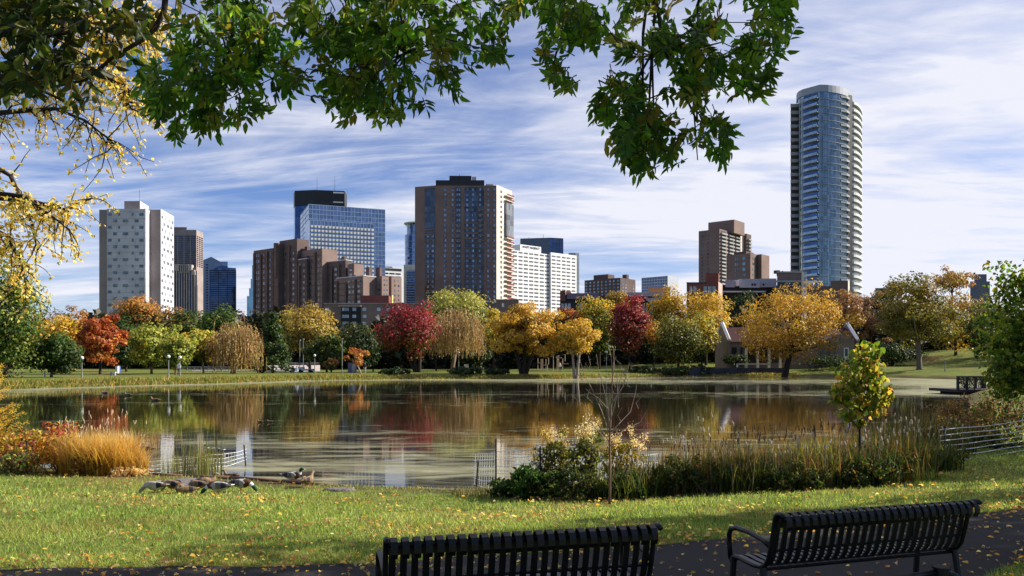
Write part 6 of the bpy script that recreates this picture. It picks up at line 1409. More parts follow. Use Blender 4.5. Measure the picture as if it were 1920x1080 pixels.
def leafy_bush(label, x, y, r, h, n, cols_, leaf, name='bush', group='bushes of the near bank', seed=1, plume=None, aspect=.55, ncl=26, cl=(.2, .36), droop=-.1, z0=None):
    rng = np.random.default_rng(seed); z = gz(x, y) if z0 is None else z0; z = max(z, WATER); t = thing(name, label, 'bush', (x, y, z), group)
    P, Nn, k, C = crown_pts(rng, (x, y, z + h * .52), (r, r * .75, h * .5), n, ncl, cl, .2); P[:, 2] = np.maximum(P[:, 2], z + .02)
    A = unit(rand_unit(rng, n) + np.array([0, 0, droop])); L = leaf * rng.uniform(.6, 1.2, n); V, Fc = leaves6(P, A, Nn, L, L * aspect, .25); npmesh('leaves', V, Fc, LEAFN, t, tint=np.repeat(pick(rng, cols_, n, .22), 2, 0))
    mb = MB()
    for c in C: b = np.array([x + rng.normal(0, r * .25), y + rng.normal(0, r * .2), z - .03]); mb.tube([b, (b + c) / 2 + rng.normal(0, .02, 3), c], [.009, .007, .003], 4)
    mb.build('stems', mat('bush_stem', (.10, .075, .04), rough=.9, vary=.3, scale=10), t)
    if plume:
        m, hc, pl = plume; VV = []; k = rng.choice(n, m); tops = []
        for i in range(m):
            a = rng.uniform(0, 6.28); rr = r * .8 * math.sqrt(rng.random()); tops.append((x + rr * math.cos(a), y + rr * .7 * math.sin(a), z + h * rng.uniform(.86, 1.15) * (1 - .25 * (rr / r) ** 2)))
        tops = np.array(tops); q_ = 42; PP = np.repeat(tops, q_, 0) + rng.normal(0, 1, (m * q_, 3)) * np.array([.035, .035, pl * .5]) + np.array([.01, 0, -.02]); nn = len(PP)
        V, Fc = leaves6(PP, unit(rng.normal(0, .8, (nn, 3)) + np.array([0, 0, .6])), rand_unit(rng, nn), rng.uniform(.02, .045, nn), .016, .1); npmesh('plume', V, Fc, LEAFN, t, tint=np.repeat(pick(rng, hc, nn, .12), 2, 0))
    return t
GOLDG = [(.74, .42, .035), (.80, .50, .06), (.66, .32, .03), (.80, .58, .14), (.56, .36, .05)]
RUST = [(.20, .11, .055), (.25, .13, .06), (.15, .085, .055), (.30, .19, .08)]
DKG = [(.022, .05, .012), (.03, .065, .014), (.045, .08, .015), (.018, .035, .012)]
MXG = [(.10, .13, .03), (.16, .16, .04), (.28, .22, .06), (.20, .12, .05), (.07, .10, .02)]
STRAW = [(.55, .42, .20), (.48, .36, .16), (.62, .50, .28)]
for i, (lab, q, y_, rad, n, h, sp_, cl_) in enumerate((
    ('tall glowing golden ornamental grass at the right end of the left shrub bed', 180, 893, .66, 2500, 1.04, .66, GOLDG), ('golden grass tuft leaning right over the mud by the wire fence', 226, 893, .36, 900, .66, .6, GOLDG + STRAW), ('golden grass in the middle of the left shrub bed', 140, 893, .55, 1500, .9, .5, GOLDG + [(.5, .22, .05)]))):
    x, y = on_ground(q, y_); grass_clump('ornamental_grass', lab, x, y + .45, rad, n, h, sp_, cl_, .0065, seed=40 + i, heads=(26, (.62, .48, .34), .09, .007))
for i, (lab, q, y_, r, h, n, cl_, lf) in enumerate((
    ('yellow and red leaved shrub at the far left of the shrub bed', 18, 888, .75, .85, 1700, [(.45, .33, .05), (.36, .22, .05), (.30, .08, .06), (.22, .22, .04), (.58, .40, .08)], .085), ('red topped shrub behind the golden grass', 90, 882, .55, 1.12, 1300, [(.28, .045, .05), (.36, .08, .06), (.48, .2, .06), (.5, .36, .08)], .08),
    ('orange and yellow shrub left of the golden grass', 98, 890, .72, .78, 1900, [(.52, .30, .05), (.45, .2, .045), (.58, .42, .08), (.28, .2, .04)], .075), ('low brownish shrub in the shade under the golden grass', 150, 894, .55, .42, 900, [(.2, .1, .03), (.3, .17, .04), (.12, .09, .025)], .07), ('small green plant with purple leaves at the lower left edge', -4, 893, .5, .5, 600, [(.08, .14, .03), (.2, .07, .08), (.3, .3, .08)], .08))):
    x, y = on_ground(q, y_); leafy_bush(lab, x, y + .4, r, h, n, cl_, lf, seed=60 + i, name='shrub')
for i, (q, y_, n, h, lab) in enumerate(((20, 838, 90, .75, 'thin green reed tuft in the water behind the left shrubs'), (325, 868, 60, .75, 'pale reed tuft standing inside the wire fence'), (366, 872, 110, 1.15, 'tall green reed tuft at the middle of the wire fence'), (395, 868, 80, .95, 'green reed tuft right beside the fence post'), (255, 820, 110, .45, 'row of short pale reeds in the open water right of the golden grass'), (215, 806, 90, .4, 'short pale reeds farther out behind the golden grass'))):
    D = (HC - WATER) * F / (y_ + 22 - HY); grass_clump('reed_clump', lab, wx(q, D), D, .30 if i in (1, 2, 3) else .7, n, h, .16, [(.14, .19, .05), (.20, .22, .07), (.30, .28, .12)] if i < 4 else STRAW, .007, seed=90 + i, stiff=2, zb=WATER - .03)
x, y = on_ground(236, 893); leafy_bush('heap of bleached dry leaves at the foot of the golden grass', x, y + .1, .45, .16, 420, STRAW + [(.6, .45, .3)], .08, seed=80, name='leaf_heap', droop=-.5)

# leafy bushes and seed plumes in the middle
rng5 = np.random.default_rng(6)
for i, (lab, q, y_, r, h, n, cl_, lf, pl) in enumerate((
    ('low dark green leafy bush at the left end of the middle planting', 952, 938, .42, .42, 700, DKG + [(.07, .12, .02)], .085, None), ('rounded bright green leafy bush in front of the fence post', 1000, 941, .50, .66, 1300, [(.04, .09, .018), (.06, .12, .022), (.03, .065, .015)], .09, None), ('dark leafy bush between the two seed plumes', 1065, 940, .50, .55, 1100, DKG, .066, None),
    ('tall plant with a pale fluffy seed plume left of the others', 1048, 930, .30, 1.02, 620, [(.12, .13, .025), (.22, .2, .05), (.08, .1, .02)], .075, (9, [(.62, .52, .36), (.70, .62, .48), (.55, .42, .22)], .11)), ('tallest plant with a white seed plume left of the bare sapling', 1108, 934, .30, 1.12, 700, [(.10, .12, .025), (.18, .17, .04), (.06, .09, .02)], .075, (10, [(.74, .68, .58), (.66, .58, .44)], .12)),
    ('broad plant with golden white seed plumes right of the bare sapling', 1182, 926, .46, .96, 900, [(.30, .22, .05), (.2, .17, .04), (.10, .11, .025)], .07, (16, [(.66, .54, .34), (.58, .44, .2), (.7, .62, .46)], .10)), ('slim yellow flowering stalk plant beside the fence post', 1020, 930, .22, 1.05, 300, [(.22, .2, .04), (.12, .13, .03)], .06, (6, [(.55, .42, .16), (.48, .36, .12)], .10)),
    ('dark bush at the foot of the bare sapling', 1130, 942, .5, .5, 1100, DKG, .062, None), ('dark shaded bush right of the bare sapling', 1205, 938, .6, .62, 1500, DKG, .062, None), ('black green bush below the glinting wire', 1275, 934, .6, .58, 1400, DKG, .062, None), ('shaded bush left of the dark stake', 1345, 930, .62, .52, 1300, DKG + MXG[:1], .06, None),
    ('dark low bush right of the young tree trunk', 1660, 912, .7, .55, 1300, DKG, .062, None), ('rounded dark bush at the right end of the reeds', 1735, 896, .8, .72, 1700, DKG, .066, None), ('light green weedy bush in front of the strand wire fence', 1790, 876, .45, .5, 700, [(.09, .14, .03), (.14, .17, .04)], .07, None),
    ('pink leaved small shrub among the reeds', 1418, 912, .28, .66, 320, [(.40, .16, .13), (.46, .24, .18), (.3, .1, .08)], .07, None), ('dark shaded bush under the reeds left of the young tree', 1500, 922, .8, .46, 1500, DKG + MXG[:1], .06, None), ('dark low bush beside the young tree trunk', 1585, 916, .6, .46, 1100, DKG, .08, None))):
    x, y = on_ground(q, y_); leafy_bush(lab, x, y + .35, r * (1.0 if pl else rng5.uniform(.8, 1.15)), h * (1.05 if pl else rng5.uniform(.65, 1.15)), int(n * (1.5 if pl or i < 2 else 1.0)), cl_ if (pl or i < 2) else cl_ + [(.05, .07, .02), (.10, .10, .03), (.12, .08, .03)], lf, seed=110 + i, plume=pl, ncl=34, cl=(.14, .28))
labs = ('orange cattail reeds at the left end of the reed bed', 'brown cattail reeds behind the pink shrub', 'mixed brown and green reeds left of centre in the reed bed', 'yellow green reed tuft in the middle of the reed bed', 'rust tinted reed tuft before the open water', 'dense reed tuft left of the young tree', 'dark reed tuft behind the young tree trunk', 'tall dark reed tuft right of the young tree', 'dark reeds below the far pier', 'thin reeds right of the tall dark tuft')
for i, (q, y_, rad, n, h, cl_, hd) in enumerate(((1318, 895, .7, 420, .62, RUST + [(.5, .28, .06)] + MXG, 16), (1395, 890, .7, 420, .70, RUST + MXG, 14), (1450, 885, .8, 520, .74, MXG + RUST, 16), (1500, 885, .7, 520, .76, MXG + YGR, 8), (1545, 880, .7, 460, .80, RUST + MXG, 10), (1585, 880, .6, 420, .78, MXG, 10), (1640, 876, .8, 520, .95, DKG + MXG, 8), (1690, 870, .8, 520, 1.05, DKG + MXG, 10), (1740, 862, .8, 420, .95, DKG + RUST, 8), (1770, 850, .8, 420, .9, DKG + MXG, 8))):
    D = (HC + .5) * F / (y_ + 18 - HY); grass_clump('reed_clump', labs[i], wx(q, D), D, rad, n, h, .30, cl_, .0075, seed=140 + i, heads=(hd, (.10, .05, .025), .13, .011), stiff=1.8)
for i, (q, y_, n, lab) in enumerate(((1290, 868, 60, 'short cattails in the open water at the left of the reed bed'), (1460, 850, 70, 'short cattails in the water behind the middle reeds'), (1540, 846, 60, 'short cattails in the water left of the young tree'), (1720, 832, 90, 'sparse dark cattails in the water below the pier'))):
    D = (HC - WATER) * F / (y_ + 8 - HY); grass_clump('cattail_clump', lab, wx(q, D), D, 1.1, n, .5, .1, RUST + MXG, .007, seed=170 + i, heads=(18, (.10, .05, .025), .12, .012), stiff=2, zb=WATER - .03)
for i, (lab, q, y_, r, h, n, cl_) in enumerate((('reddish brown seedy bush behind the left end of the strand wire fence', 1800, 842, .9, 1.25, 1300, RUST + [(.12, .12, .04)]), ('brown bush behind the middle of the strand wire fence', 1850, 832, 1.0, 1.3, 1500, RUST + DKG), ('dark brown bush behind the strand wire fence at the right edge', 1905, 826, 1.2, 1.6, 2000, RUST[:2] + DKG), ('grey green weeds below the pier', 1830, 812, 1.0, 1.0, 900, MXG + DKG), ('green undergrowth right in front of the strand wire fence', 1880, 858, .9, .35, 800, DKG + MXG))):
    D = 20.5 + i * 1.4 if i < 4 else 19.8; x = wx(q, D); leafy_bush(lab, x, D, r, h, n, cl_, .08, seed=190 + i)
rng = np.random.default_rng(71)
for i, (lab, q, D) in enumerate((('low fringe of dry grass on the bank below the bent wire fence', 900, 13.9), ('tuft of tall grass blades under the young tree', 1560, 13.2), ('tuft of light grass right of the young tree', 1700, 13.6))): grass_clump('grass_tuft', lab, wx(q, D), D, .5, 260, .22 if i == 0 else .34, .16, STRAW + MXG if i == 0 else [(.1, .16, .03), (.18, .2, .05)], .005, seed=200 + i)

wl = ('green brown weed tuft in front of the pink shrub', 'weed tuft at the right of the bare sapling foot', 'tall weed tuft behind the dark stake', 'olive weed tuft under the brown cattails', 'thin weed tuft between the reed bed and the lawn', 'drab weed tuft left of the young tree trunk', 'green weed tuft touching the young tree trunk', 'dark weed tuft right of the young tree trunk', 'tangled weed tuft below the dark reeds', 'weed tuft before the rounded dark bush', 'brown weed tuft left of the light green weedy bush', 'weed tuft behind the black green bush')
for i, (q, y_, n, h) in enumerate(((1430, 920, 320, .6), (1175, 940, 260, .5), (1370, 922, 320, .85), (1400, 925, 300, .55), (1470, 921, 320, .5), (1545, 917, 320, .62), (1592, 913, 280, .6), (1640, 911, 320, .6), (1685, 906, 320, .75), (1712, 901, 300, .7), (1765, 886, 280, .6), (1265, 930, 320, .75))):
    x, y = on_ground(q, y_); grass_clump('weed_clump', wl[i], x, y + .3, .55, int(n * 1.2), h * 1.2, .38, [MXG + DKG, DKG + MXG[:2], MXG + RUST[:2]][i % 3], .0085, seed=240 + i, heads=(14, (.55, .45, .33), .07, .012))
# bare sapling and young maple
x, y = on_ground(1143, 945); z0 = gz(x, y); t = thing('bare_sapling', 'slender leafless sapling with upswept twigs in front of the plumed plants', 'tree', (x, y, z0)); rng = np.random.default_rng(14); mb = MB()
mb.tube([(x, y, z0 - .05), (x + .005, y, .4), (x + .0, y, .75), (x + .02, y, 1.2), (x + .05, y, 1.75), (x + .07, y, 2.1)], [.022, .019, .017, .013, .008, .003], 7); mb.build('trunk', mat('sapling_bark', (.20, .12, .085), rough=.8, vary=.25, scale=12), t, True)
def cane(mb, pts, r0): mb.tube([W(a, b_, y + d_) for a, b_, d_ in pts], list(np.linspace(r0, .0022, len(pts))), 5)
mb = MB()
for pts in ([(1143, 830, 0), (1122, 797, .02), (1100, 765, .1), (1080, 748, .12), (1070, 738, .12)], [(1142, 812, 0), (1128, 770, -.05), (1108, 725, -.1), (1094, 700, -.1), (1086, 668, -.1)], [(1143, 800, 0), (1138, 750, .1), (1124, 700, .12), (1118, 664, .12)], [(1144, 790, 0), (1158, 740, -.1), (1157, 700, -.1), (1160, 690, -.1)], [(1144, 815, 0), (1160, 795, 0), (1182, 772, .1), (1192, 735, .12), (1196, 695, .1)],
            [(1145, 825, 0), (1172, 805, .1), (1200, 792, .2), (1213, 770, .2)], [(1144, 835, 0), (1176, 828, -.1), (1200, 815, -.1), (1214, 790, -.1)], [(1147, 720, 0), (1152, 690, .05), (1150, 650, .05)], [(1148, 700, 0), (1146, 670, 0), (1140, 645, 0)], [(1145, 760, 0), (1168, 725, 0), (1178, 690, 0), (1180, 680, 0)], [(1143, 770, 0), (1120, 745, .1), (1104, 735, .1), (1098, 728, .1)], [(1144, 845, 0), (1128, 815, .15), (1105, 790, .2), (1085, 765, .2)]): cane(mb, pts, .0092)
for _ in range(26): a = rng.uniform(1085, 1200); b_ = rng.uniform(690, 790); cane(mb, [(a, b_, 0), (a + rng.normal(0, 5), b_ - 10, 0), (a + rng.normal(0, 9), b_ - 26, 0)], .0055)
mb.build('twigs', mat('pale_twig_bark', (.30, .22, .18), rough=.7, vary=.25, scale=12), t)
x, y = on_ground(1611, 907); z0 = gz(x, y); t = thing('young_maple', 'young tree with glowing yellow green leaves and a thin dark trunk on the lawn edge', 'tree', (x, y, z0)); rng = np.random.default_rng(18); mb = MB()
mb.tube([(x, y, z0 - .05), (x + .01, y, .3), (x + .01, y, .9), (x + .03, y, 1.5), (x + .05, y, 2.1)], [.03, .025, .02, .014, .005], 8); P = []; A = []; Nn = []
BL = [((1625, 668), (30, 34)), ((1600, 700), (38, 32)), ((1640, 705), (22, 34)), ((1578, 735), (24, 20)), ((1612, 735), (40, 28)), ((1650, 738), (24, 20)), ((1600, 765), (34, 18)), ((1640, 765), (24, 18)), ((1596, 785), (16, 14)), ((1618, 792), (14, 10)), ((1564, 745), (10, 12)), ((1668, 732), (8, 16))]
for (a, b_), (rx_, ry_) in BL:
    e = W(a, b_, y); s = np.array([x + .02, y, max(.75, e[2] - .35)]); mb.tube([s, (s + e) / 2, e], [.011, .007, .003], 5); n = int(rx_ * ry_ / 7.5)
    for _ in range(n): u = rand_unit(rng, 1)[0] * rng.random() ** .4; P.append(e + u * np.array([rx_ / F * y, rx_ / F * y * .9, ry_ / F * y])); A.append(unit(rng.normal(0, .6, 3) + np.array([0, 0, -.7]))); Nn.append(unit(rng.normal(0, 1, 3)))
P, A, Nn = map(np.array, (P, A, Nn)); n = len(P); L = rng.uniform(.07, .13, n); V, Fc = leaves6(P, A, Nn, L, L * .8, .25)
npmesh('crown', V, Fc, LEAFN, t, tint=np.repeat(pick(rng, [(.14, .22, .025), (.09, .15, .02), (.24, .28, .04), (.34, .30, .05), (.40, .24, .06)], n, .2), 2, 0)); mb.build('trunk', mat('dark_bark', (.04, .025, .02), rough=.9, vary=.3, scale=10), t, True)

# ------------------------------------------------------------------ lodge, wall, pier and small things on the far bank
D = 156; x0 = wx(1366, D); x1 = wx(1606, D); zb = gz((x0 + x1) / 2, D) - .4; ze = wz(640, D); zr = wz(612, D); t = thing('park_lodge', 'cream lodge with dark red roof, white gable copings and porch behind the amber tree', 'building', ((x0 + x1) / 2, D, zb), None); dp = 9.0
LW = mat('cream_render', (.24, .19, .16), rough=.85, vary=.12, scale=.4); LR = mat('red_roof_tile', (.045, .010, .012), rough=.8, vary=.25, scale=2, stretch=(.4, 1, 1))
mb = MB(); mb.prism([(x0, D), (x1, D), (x1, D + dp), (x0, D + dp)], zb, ze); mb.build('wall', LW, t)
mb = MB(); mb.add([(x0 + .3, D - .5, ze - .1), (x1 - .3, D - .5, ze - .1), (x1 - .3, D + dp / 2, zr), (x0 + .3, D + dp / 2, zr), (x0 + .3, D + dp + .5, ze - .1), (x1 - .3, D + dp + .5, ze - .1)], [[0, 1, 2, 3], [3, 2, 5, 4]]); mb.build('roof', LR, t)
for xs in (x0 - .25, x1 - .15):
    mb = MB(); mb.add([(xs + a, b_, c) for a in (0, .5) for b_, c in ((D - .4, zb), (D - .4, ze + .3), (D + dp / 2, zr + .7), (D + dp + .4, ze + .3), (D + dp + .4, zb))], [[0, 1, 2, 3, 4], [9, 8, 7, 6, 5], [0, 5, 6, 1], [1, 6, 7, 2], [2, 7, 8, 3], [3, 8, 9, 4], [4, 9, 5, 0]]); o = mb.build('gable', LW, t)
    mb = MB(); mb.tube([(xs + .25, D - .5, ze + .25), (xs + .25, D + dp / 2, zr + .85), (xs + .25, D + dp + .5, ze + .25)], .38, 4); mb.build('coping', WHITEP, o)
f = Face((x0, D), (x1, D), zb, ze)
dg = MB(); a, c = f.fpx(1556), f.fpx(1600); dg.prism([tuple(f.pt(a, .5)), tuple(f.pt(c, .5)), tuple(f.pt(c, -3)), tuple(f.pt(a, -3))], zb, wz(634, D)); dg.prism([tuple(f.pt(f.fpx(1572), .55)), tuple(f.pt(f.fpx(1594), .55)), tuple(f.pt(f.fpx(1594), -2)), tuple(f.pt(f.fpx(1572), -2))], wz(640, D), wz(627, D)); dg.build('dormer_gable', LW, t); fd = Face(f.pt(0, .5), f.pt(1, .5), zb, ze)
for a, c, y0, y1 in ((1372, 1381, 651, 664), (1563, 1572, 650, 662), (1536, 1543, 652, 664), (1550, 1554, 652, 664), (1388, 1392, 652, 664)):
    fc = fd if a > 1558 else f; mb = MB(); fc.box(mb, fc.fpx(a - .8), fc.fpx(c + .8), wz(y1 + .8, D), wz(y0 - .8, D), .06); o = mb.build('window', LW, t); mb = MB(); fc.box(mb, fc.fpx(a), fc.fpx(c), wz(y1, D), wz(y0, D), .1); mb.build('pane', G_DARK, o)
mb = MB(); fd.box(mb, fd.fpx(1582), fd.fpx(1591), zb, wz(652, D), .1); o = mb.build('door', WHITEP, t); mb = MB(); fd.box(mb, fd.fpx(1584), fd.fpx(1589), wz(668, D), wz(654, D), .14); mb.build('door_pane', G_DARK, o)
mb = MB(); f.box(mb, f.fpx(1396), f.fpx(1470), wz(680, D), wz(652, D), .05); mb.build('porch_opening', TRIM_D, t)
mb = MB(); mb.prism([(wx(1393, D - 3), D - 3), (wx(1474, D - 3), D - 3), (wx(1474, D), D - .06), (wx(1393, D), D - .06)], wz(652, D), wz(649, D)); mb.build('porch_roof', LR, t)
for q in (1399, 1420.5, 1442, 1463): mb = MB(); mb.box((wx(q, D - 2.8), D - 2.8, (zb + wz(652, D)) / 2), (.42, .42, wz(652, D) - zb)); mb.build('porch_column', BR_LIT, t)
mb = MB(); p = f.pt(f.fpx(1487), -dp / 2); mb.box((p[0], p[1], zr + .6), (1.2, 1.0, 2.4)); mb.build('chimney', LW, t)
D = 145.5; t0 = wx(1286, D); mb = MB(); pts = [(wx(1290, 141), 140.6), (wx(1380, 143.5), 143.5), (wx(1478, 145.3), 145.3)]
for a, c in zip(pts[:-1], pts[1:]): Face(a, c, 0, 1).box(mb, 0, 1, -1.2, wz(690, 143), .3, .5)
tag(mb.build('retaining_wall', mat('dark_stone_wall', (.045, .05, .06), rough=.85, vary=.4, scale=.7, stretch=(1, 1, .3)), None), 'dark stone retaining wall at the water below the lodge', 'wall')
D = 147; t = thing('low_railing', 'long pale timber bar on short posts between the retaining wall and the lodge', 'railing', (wx(1412, D), D, gz(wx(1412, D), D)))
mb = MB(); mb.box((wx(1412, D), D, wz(682.6, D)), (wx(1443, D) - wx(1381, D), .3, .22)); mb.build('bar', BR_LIT, t)
for q in (1382.3, 1442): mb = MB(); mb.box((wx(q, D), D, wz(685.3, D)), (.25, .3, .55)); mb.build('post', WHITEP, t)
def picnic(label, q, D):
    x = wx(q, D); z = gz(x, D); t = thing('picnic_table', label, 'table', (x, D, z), 'picnic tables by the lodge'); mb = MB(); mb.box((x, D, z + .74), (1.7, .8, .06)); mb.build('table_top', TRIM_D, t)
    for s in (-1, 1): mb = MB(); mb.box((x, D + s * .75, z + .44), (1.7, .28, .05)); mb.build('seat', TRIM_D, t); mb = MB(); mb.tube([(x + s * .6, D - .7, z), (x + s * .6, D, z + .72), (x + s * .6, D + .7, z)], .05, 5); mb.build('leg', TRIM_D, t)
picnic('dark picnic table on the lawn right of the amber tree', 1524, 150); picnic('second dark picnic table farther right on the same lawn', 1535.5, 150.6)

# pier with ornate railing panels
D = 62; t = thing('pier', 'dark pier with three ornate openwork railing panels at the right of the pond', 'pier', (wx(1850, D), D, WATER)); zd = wz(730, D)
mb = MB(); mb.prism([(wx(1792, D), D - .3), (wx(1980, D), D - .3), (wx(1980, D), D + 4), (wx(1792, D), D + 4)], zd - .22, zd); mb.prism([(wx(1808, D), D - .1), (wx(1980, D), D - .1), (wx(1980, D), D + 3.5), (wx(1808, D), D + 3.5)], WATER - .6, zd - .2); mb.build('deck', mat('dark_deck', (.035, .028, .026), rough=.8, vary=.3, scale=3), t)
mb = MB(); mb.box((wx(1890, D), D - .36, zd + .02), (wx(1980, D) - wx(1848, D), .12, .1)); mb.build('pale_edge', PINKC, t)
qs = (1796, 1813, 1829, 1846)
for q in qs: mb = MB(); mb.box((wx(q, D), D, zd + .5), (.16, .16, 1.05)); mb.build('post', DARKST, t)
rng = np.random.default_rng(4)
for a, c in zip(qs[:-1], qs[1:]):
    mb = MB(); xa, xc = wx(a, D) + .1, wx(c, D) - .1; mb.box(((xa + xc) / 2, D, zd + .98), (xc - xa, .07, .1)); mb.box(((xa + xc) / 2, D, zd + .1), (xc - xa, .07, .08))
    for i in range(16): x = rng.uniform(xa, xc); z = rng.uniform(zd + .18, zd + .9); r = rng.uniform(.07, .16); mb.tube([(x + r * math.cos(k * 1.05), D, z + r * math.sin(k * 1.05)) for k in range(6)], .022, 4)
    for i in range(5): x = rng.uniform(xa, xc); mb.tube([(x, D, zd + .1), (x + rng.normal(0, .2), D, zd + .95)], .02, 4)
    mb.build('railing_panel', DARKST, t)
for q in (1870, 1895, 1920, 1945): mb = MB(); mb.box((wx(q, D), D + 2, zd + .5), (.12, .12, 1.0)); mb.build('post', DARKST, t)

# lamps
def lamp(label, q, yt, D, globe=True, h=None):
    x = wx(q, D); z = gz(x, D); top = wz(yt, D); t = thing('street_lamp', label, 'lamp', (x, D, z), 'park lamps across the pond'); mb = MB(); mb.tube([(x, D, z - .1), (x, D, z + .4), (x, D, z + .5), (x, D, top - (.3 if globe else 0))], [.11, .11, .07, .055], 8); mb.build('pole', mat('green_grey_pole', (.20, .22, .21), rough=.5, vary=.1), t)
    mb = MB()
    if globe: mb.sphere((x, D, top), .21, 12, 9); mb.build('globe', GLOBE, t, True); mb = MB(); mb.tube([(x, D, top - .42), (x, D, top - .3)], [.1, .16], 8); mb.build('collar', DARKST, t)
    else: mb.box((x, D, top), (.3, .3, .2)); mb.build('lamp_head', GREYM, t)
    return t
lamp('globe lamp on a tall thin pole left of the fiery maple', 153.5, 671, 93); lamp('left globe lamp of the pair under the yellow green tree', 316, 668.5, 97); lamp('right globe lamp of the pair, half hidden in leaves', 337.5, 670, 103); lamp('globe lamp shining out of the dark under the olive gold tree', 590, 666.5, 128); lamp('globe lamp in the dark right of the smaller golden tree', 1137, 659.5, 150); lamp('globe lamp behind the middle willow', 860, 661, 150)
lamp('plain light pole left of the grey cart', 562, 638, 140, False); lamp('second plain light pole just right of the first', 568.5, 636, 143, False); lamp('tall pale pole left of the grey kiosk', 641.5, 635, 131, False); lamp('thin pole left of the two plain light poles', 535, 668, 134, False); lamp('slim sign pole on the lawn by the olive tree', 1772, 679, 132, False)

# court with fence
D = 150; t = thing('sport_court', 'pale sport court surface with a low fence seen between the willow and the kiosk', 'court', (wx(520, D), D, gz(wx(520, D), D)))
zc = wz(697, D); zc2 = wz(684.5, D + 10); mb = MB(); mb.add([(wx(478, D), D, zc), (wx(600, D), D, zc), (wx(600, D + 10), D + 10, zc2), (wx(478, D + 10), D + 10, zc2), (wx(478, D), D, zc - 2), (wx(600, D), D, zc - 2)], [[0, 1, 2, 3], [4, 5, 1, 0]]); mb.build('surface', mat('pale_court', (.52, .44, .43), rough=.9, vary=.12, scale=.6), t)
for q in range(482, 600, 12): mb = MB(); mb.tube([(wx(q, D + 9.5), D + 9.5, zc2 - .3), (wx(q, D + 9.5), D + 9.5, wz(680, D + 9.5))], .06, 5); mb.build('fence_post', GREYM, t)
mb = MB()
for y_ in (680.3, 682): mb.tube([(wx(480, D + 9.5), D + 9.5, wz(y_, D + 9.5)), (wx(600, D + 9.5), D + 9.5, wz(y_, D + 9.5))], .04, 4)
mb.build('fence_rail', GREYM, t)
D = 140; t = thing('rail_fence', 'low grey rail fence on the left bank between the globe lamps and the straw willow', 'fence', (wx(380, D), D, gz(wx(380, D), D)), None)
for q in range(338, 442, 13): x = wx(q, D); mb = MB(); mb.tube([(x, D, gz(x, D)), (x, D, wz(688, D))], .06, 5); mb.build('post', GREYM, t)
mb = MB()
for y_ in (688.3, 692): mb.tube([(wx(336, D), D, wz(y_, D)), (wx(442, D), D, wz(y_, D))], .045, 4)
mb.build('rail', GREYM, t)
mb = MB(); pp = [(360, 146), (410, 146), (470, 148), (470, 153), (360, 152)]; mb.add([(wx(q, d_), d_, gz(wx(q, d_), d_) + .03) for q, d_ in pp], [[0, 1, 2, 3, 4]]); tag(mb.build('pavement', MATS['pale_court'], None), kind='structure')

# kiosk, cart, playground, bins
D = 133; x = wx(660.5, D); z = gz(x, D); t = thing('kiosk', 'small grey blue box kiosk with a flat lid under the thin orange tree', 'kiosk', (x, D, z)); mb = MB(); mb.box((x, D, z + .85), (wx(667.5, D) - wx(653.5, D), 1.1, 1.7)); mb.build('wall', mat('grey_blue_panel', (.13, .14, .20), rough=.6, vary=.1), t); mb = MB(); mb.box((x, D, z + 1.75), (wx(668.3, D) - wx(652.7, D), 1.2, .08)); mb.build('roof', TRIM_D, t); mb = MB(); mb.box((x + .3, D - .56, z + .8), (.5, .03, 1.3)); mb.build('door', TRIM_G, t)
D = 136; x = wx(571, D); z = gz(x, D); t = thing('utility_cart', 'pale grey utility cart with a sloping windscreen parked left of the kiosk', 'cart', (x, D, z)); s = 1 / F * D
mb = MB(); mb.prism([(x - 1.0, D - .6), (x + 1.55, D - .6), (x + 1.55, D + .6), (x - 1.0, D + .6)], z + .3, z + .62); mb.prism([(x - 1.0, D - .55), (x - .1, D - .55), (x - .1, D + .55), (x - 1.0, D + .55)], z + .6, z + .95); mb.build('body', WHITEP, t)
mb = MB(); mb.prism([(x - 1.0, D - .55), (x + .1, D - .55), (x + .1, D + .55), (x - 1.0, D + .55)], z + 1.62, z + 1.7); mb.build('roof', GREYM, t)
mb = MB(); mb.add([(x + .1, D - .5, z + 1.62), (x + .75, D - .5, z + .95), (x + .75, D + .5, z + .95), (x + .1, D + .5, z + 1.62), (x + .05, D - .5, z + 1.6), (x + .7, D - .5, z + .93), (x + .7, D + .5, z + .93), (x + .05, D + .5, z + 1.6)], [[0, 1, 2, 3], [7, 6, 5, 4], [0, 4, 5, 1], [3, 2, 6, 7], [1, 5, 6, 2], [0, 3, 7, 4]]); mb.build('windscreen', G_DARK, t)
for a in (-.95, .02): mb = MB(); mb.tube([(x + a, D - .5, z + .6), (x + a, D - .5, z + 1.65)], .04, 5); mb.build('roof_post', GREYM, t)
for a in (-.6, 1.1):
    for b_ in (-.55, .55): mb = MB(); mb.tube([(x + a, D + b_ - .08, z + .28), (x + a, D + b_ + .08, z + .28)], .28, 12); mb.build('wheel', DARKST, t)
D = 138; t = thing('playground_frame', 'pinkish timber playground frames with posts and low beams under the golden trees', 'playground', (wx(1032, D), D, gz(wx(1032, D), D)))
for i, (q, a, b_) in enumerate(((1008.5, 672, 690), (1014.5, 673, 690), (1017.5, 673, 691), (1023.5, 673, 692), (1026.5, 683, 692), (1028.5, 671, 680), (1037.5, 668, 692), (1044.5, 667, 692), (1047.5, 666, 692), (1055, 672, 689), (1059.5, 664, 674))): mb = MB(); dd = D + (i % 3) * 1.2; mb.tube([(wx(q, dd), dd, wz(b_, dd) - .3), (wx(q, dd), dd, wz(a, dd))], .075, 6); mb.build('post', WOODP, t)
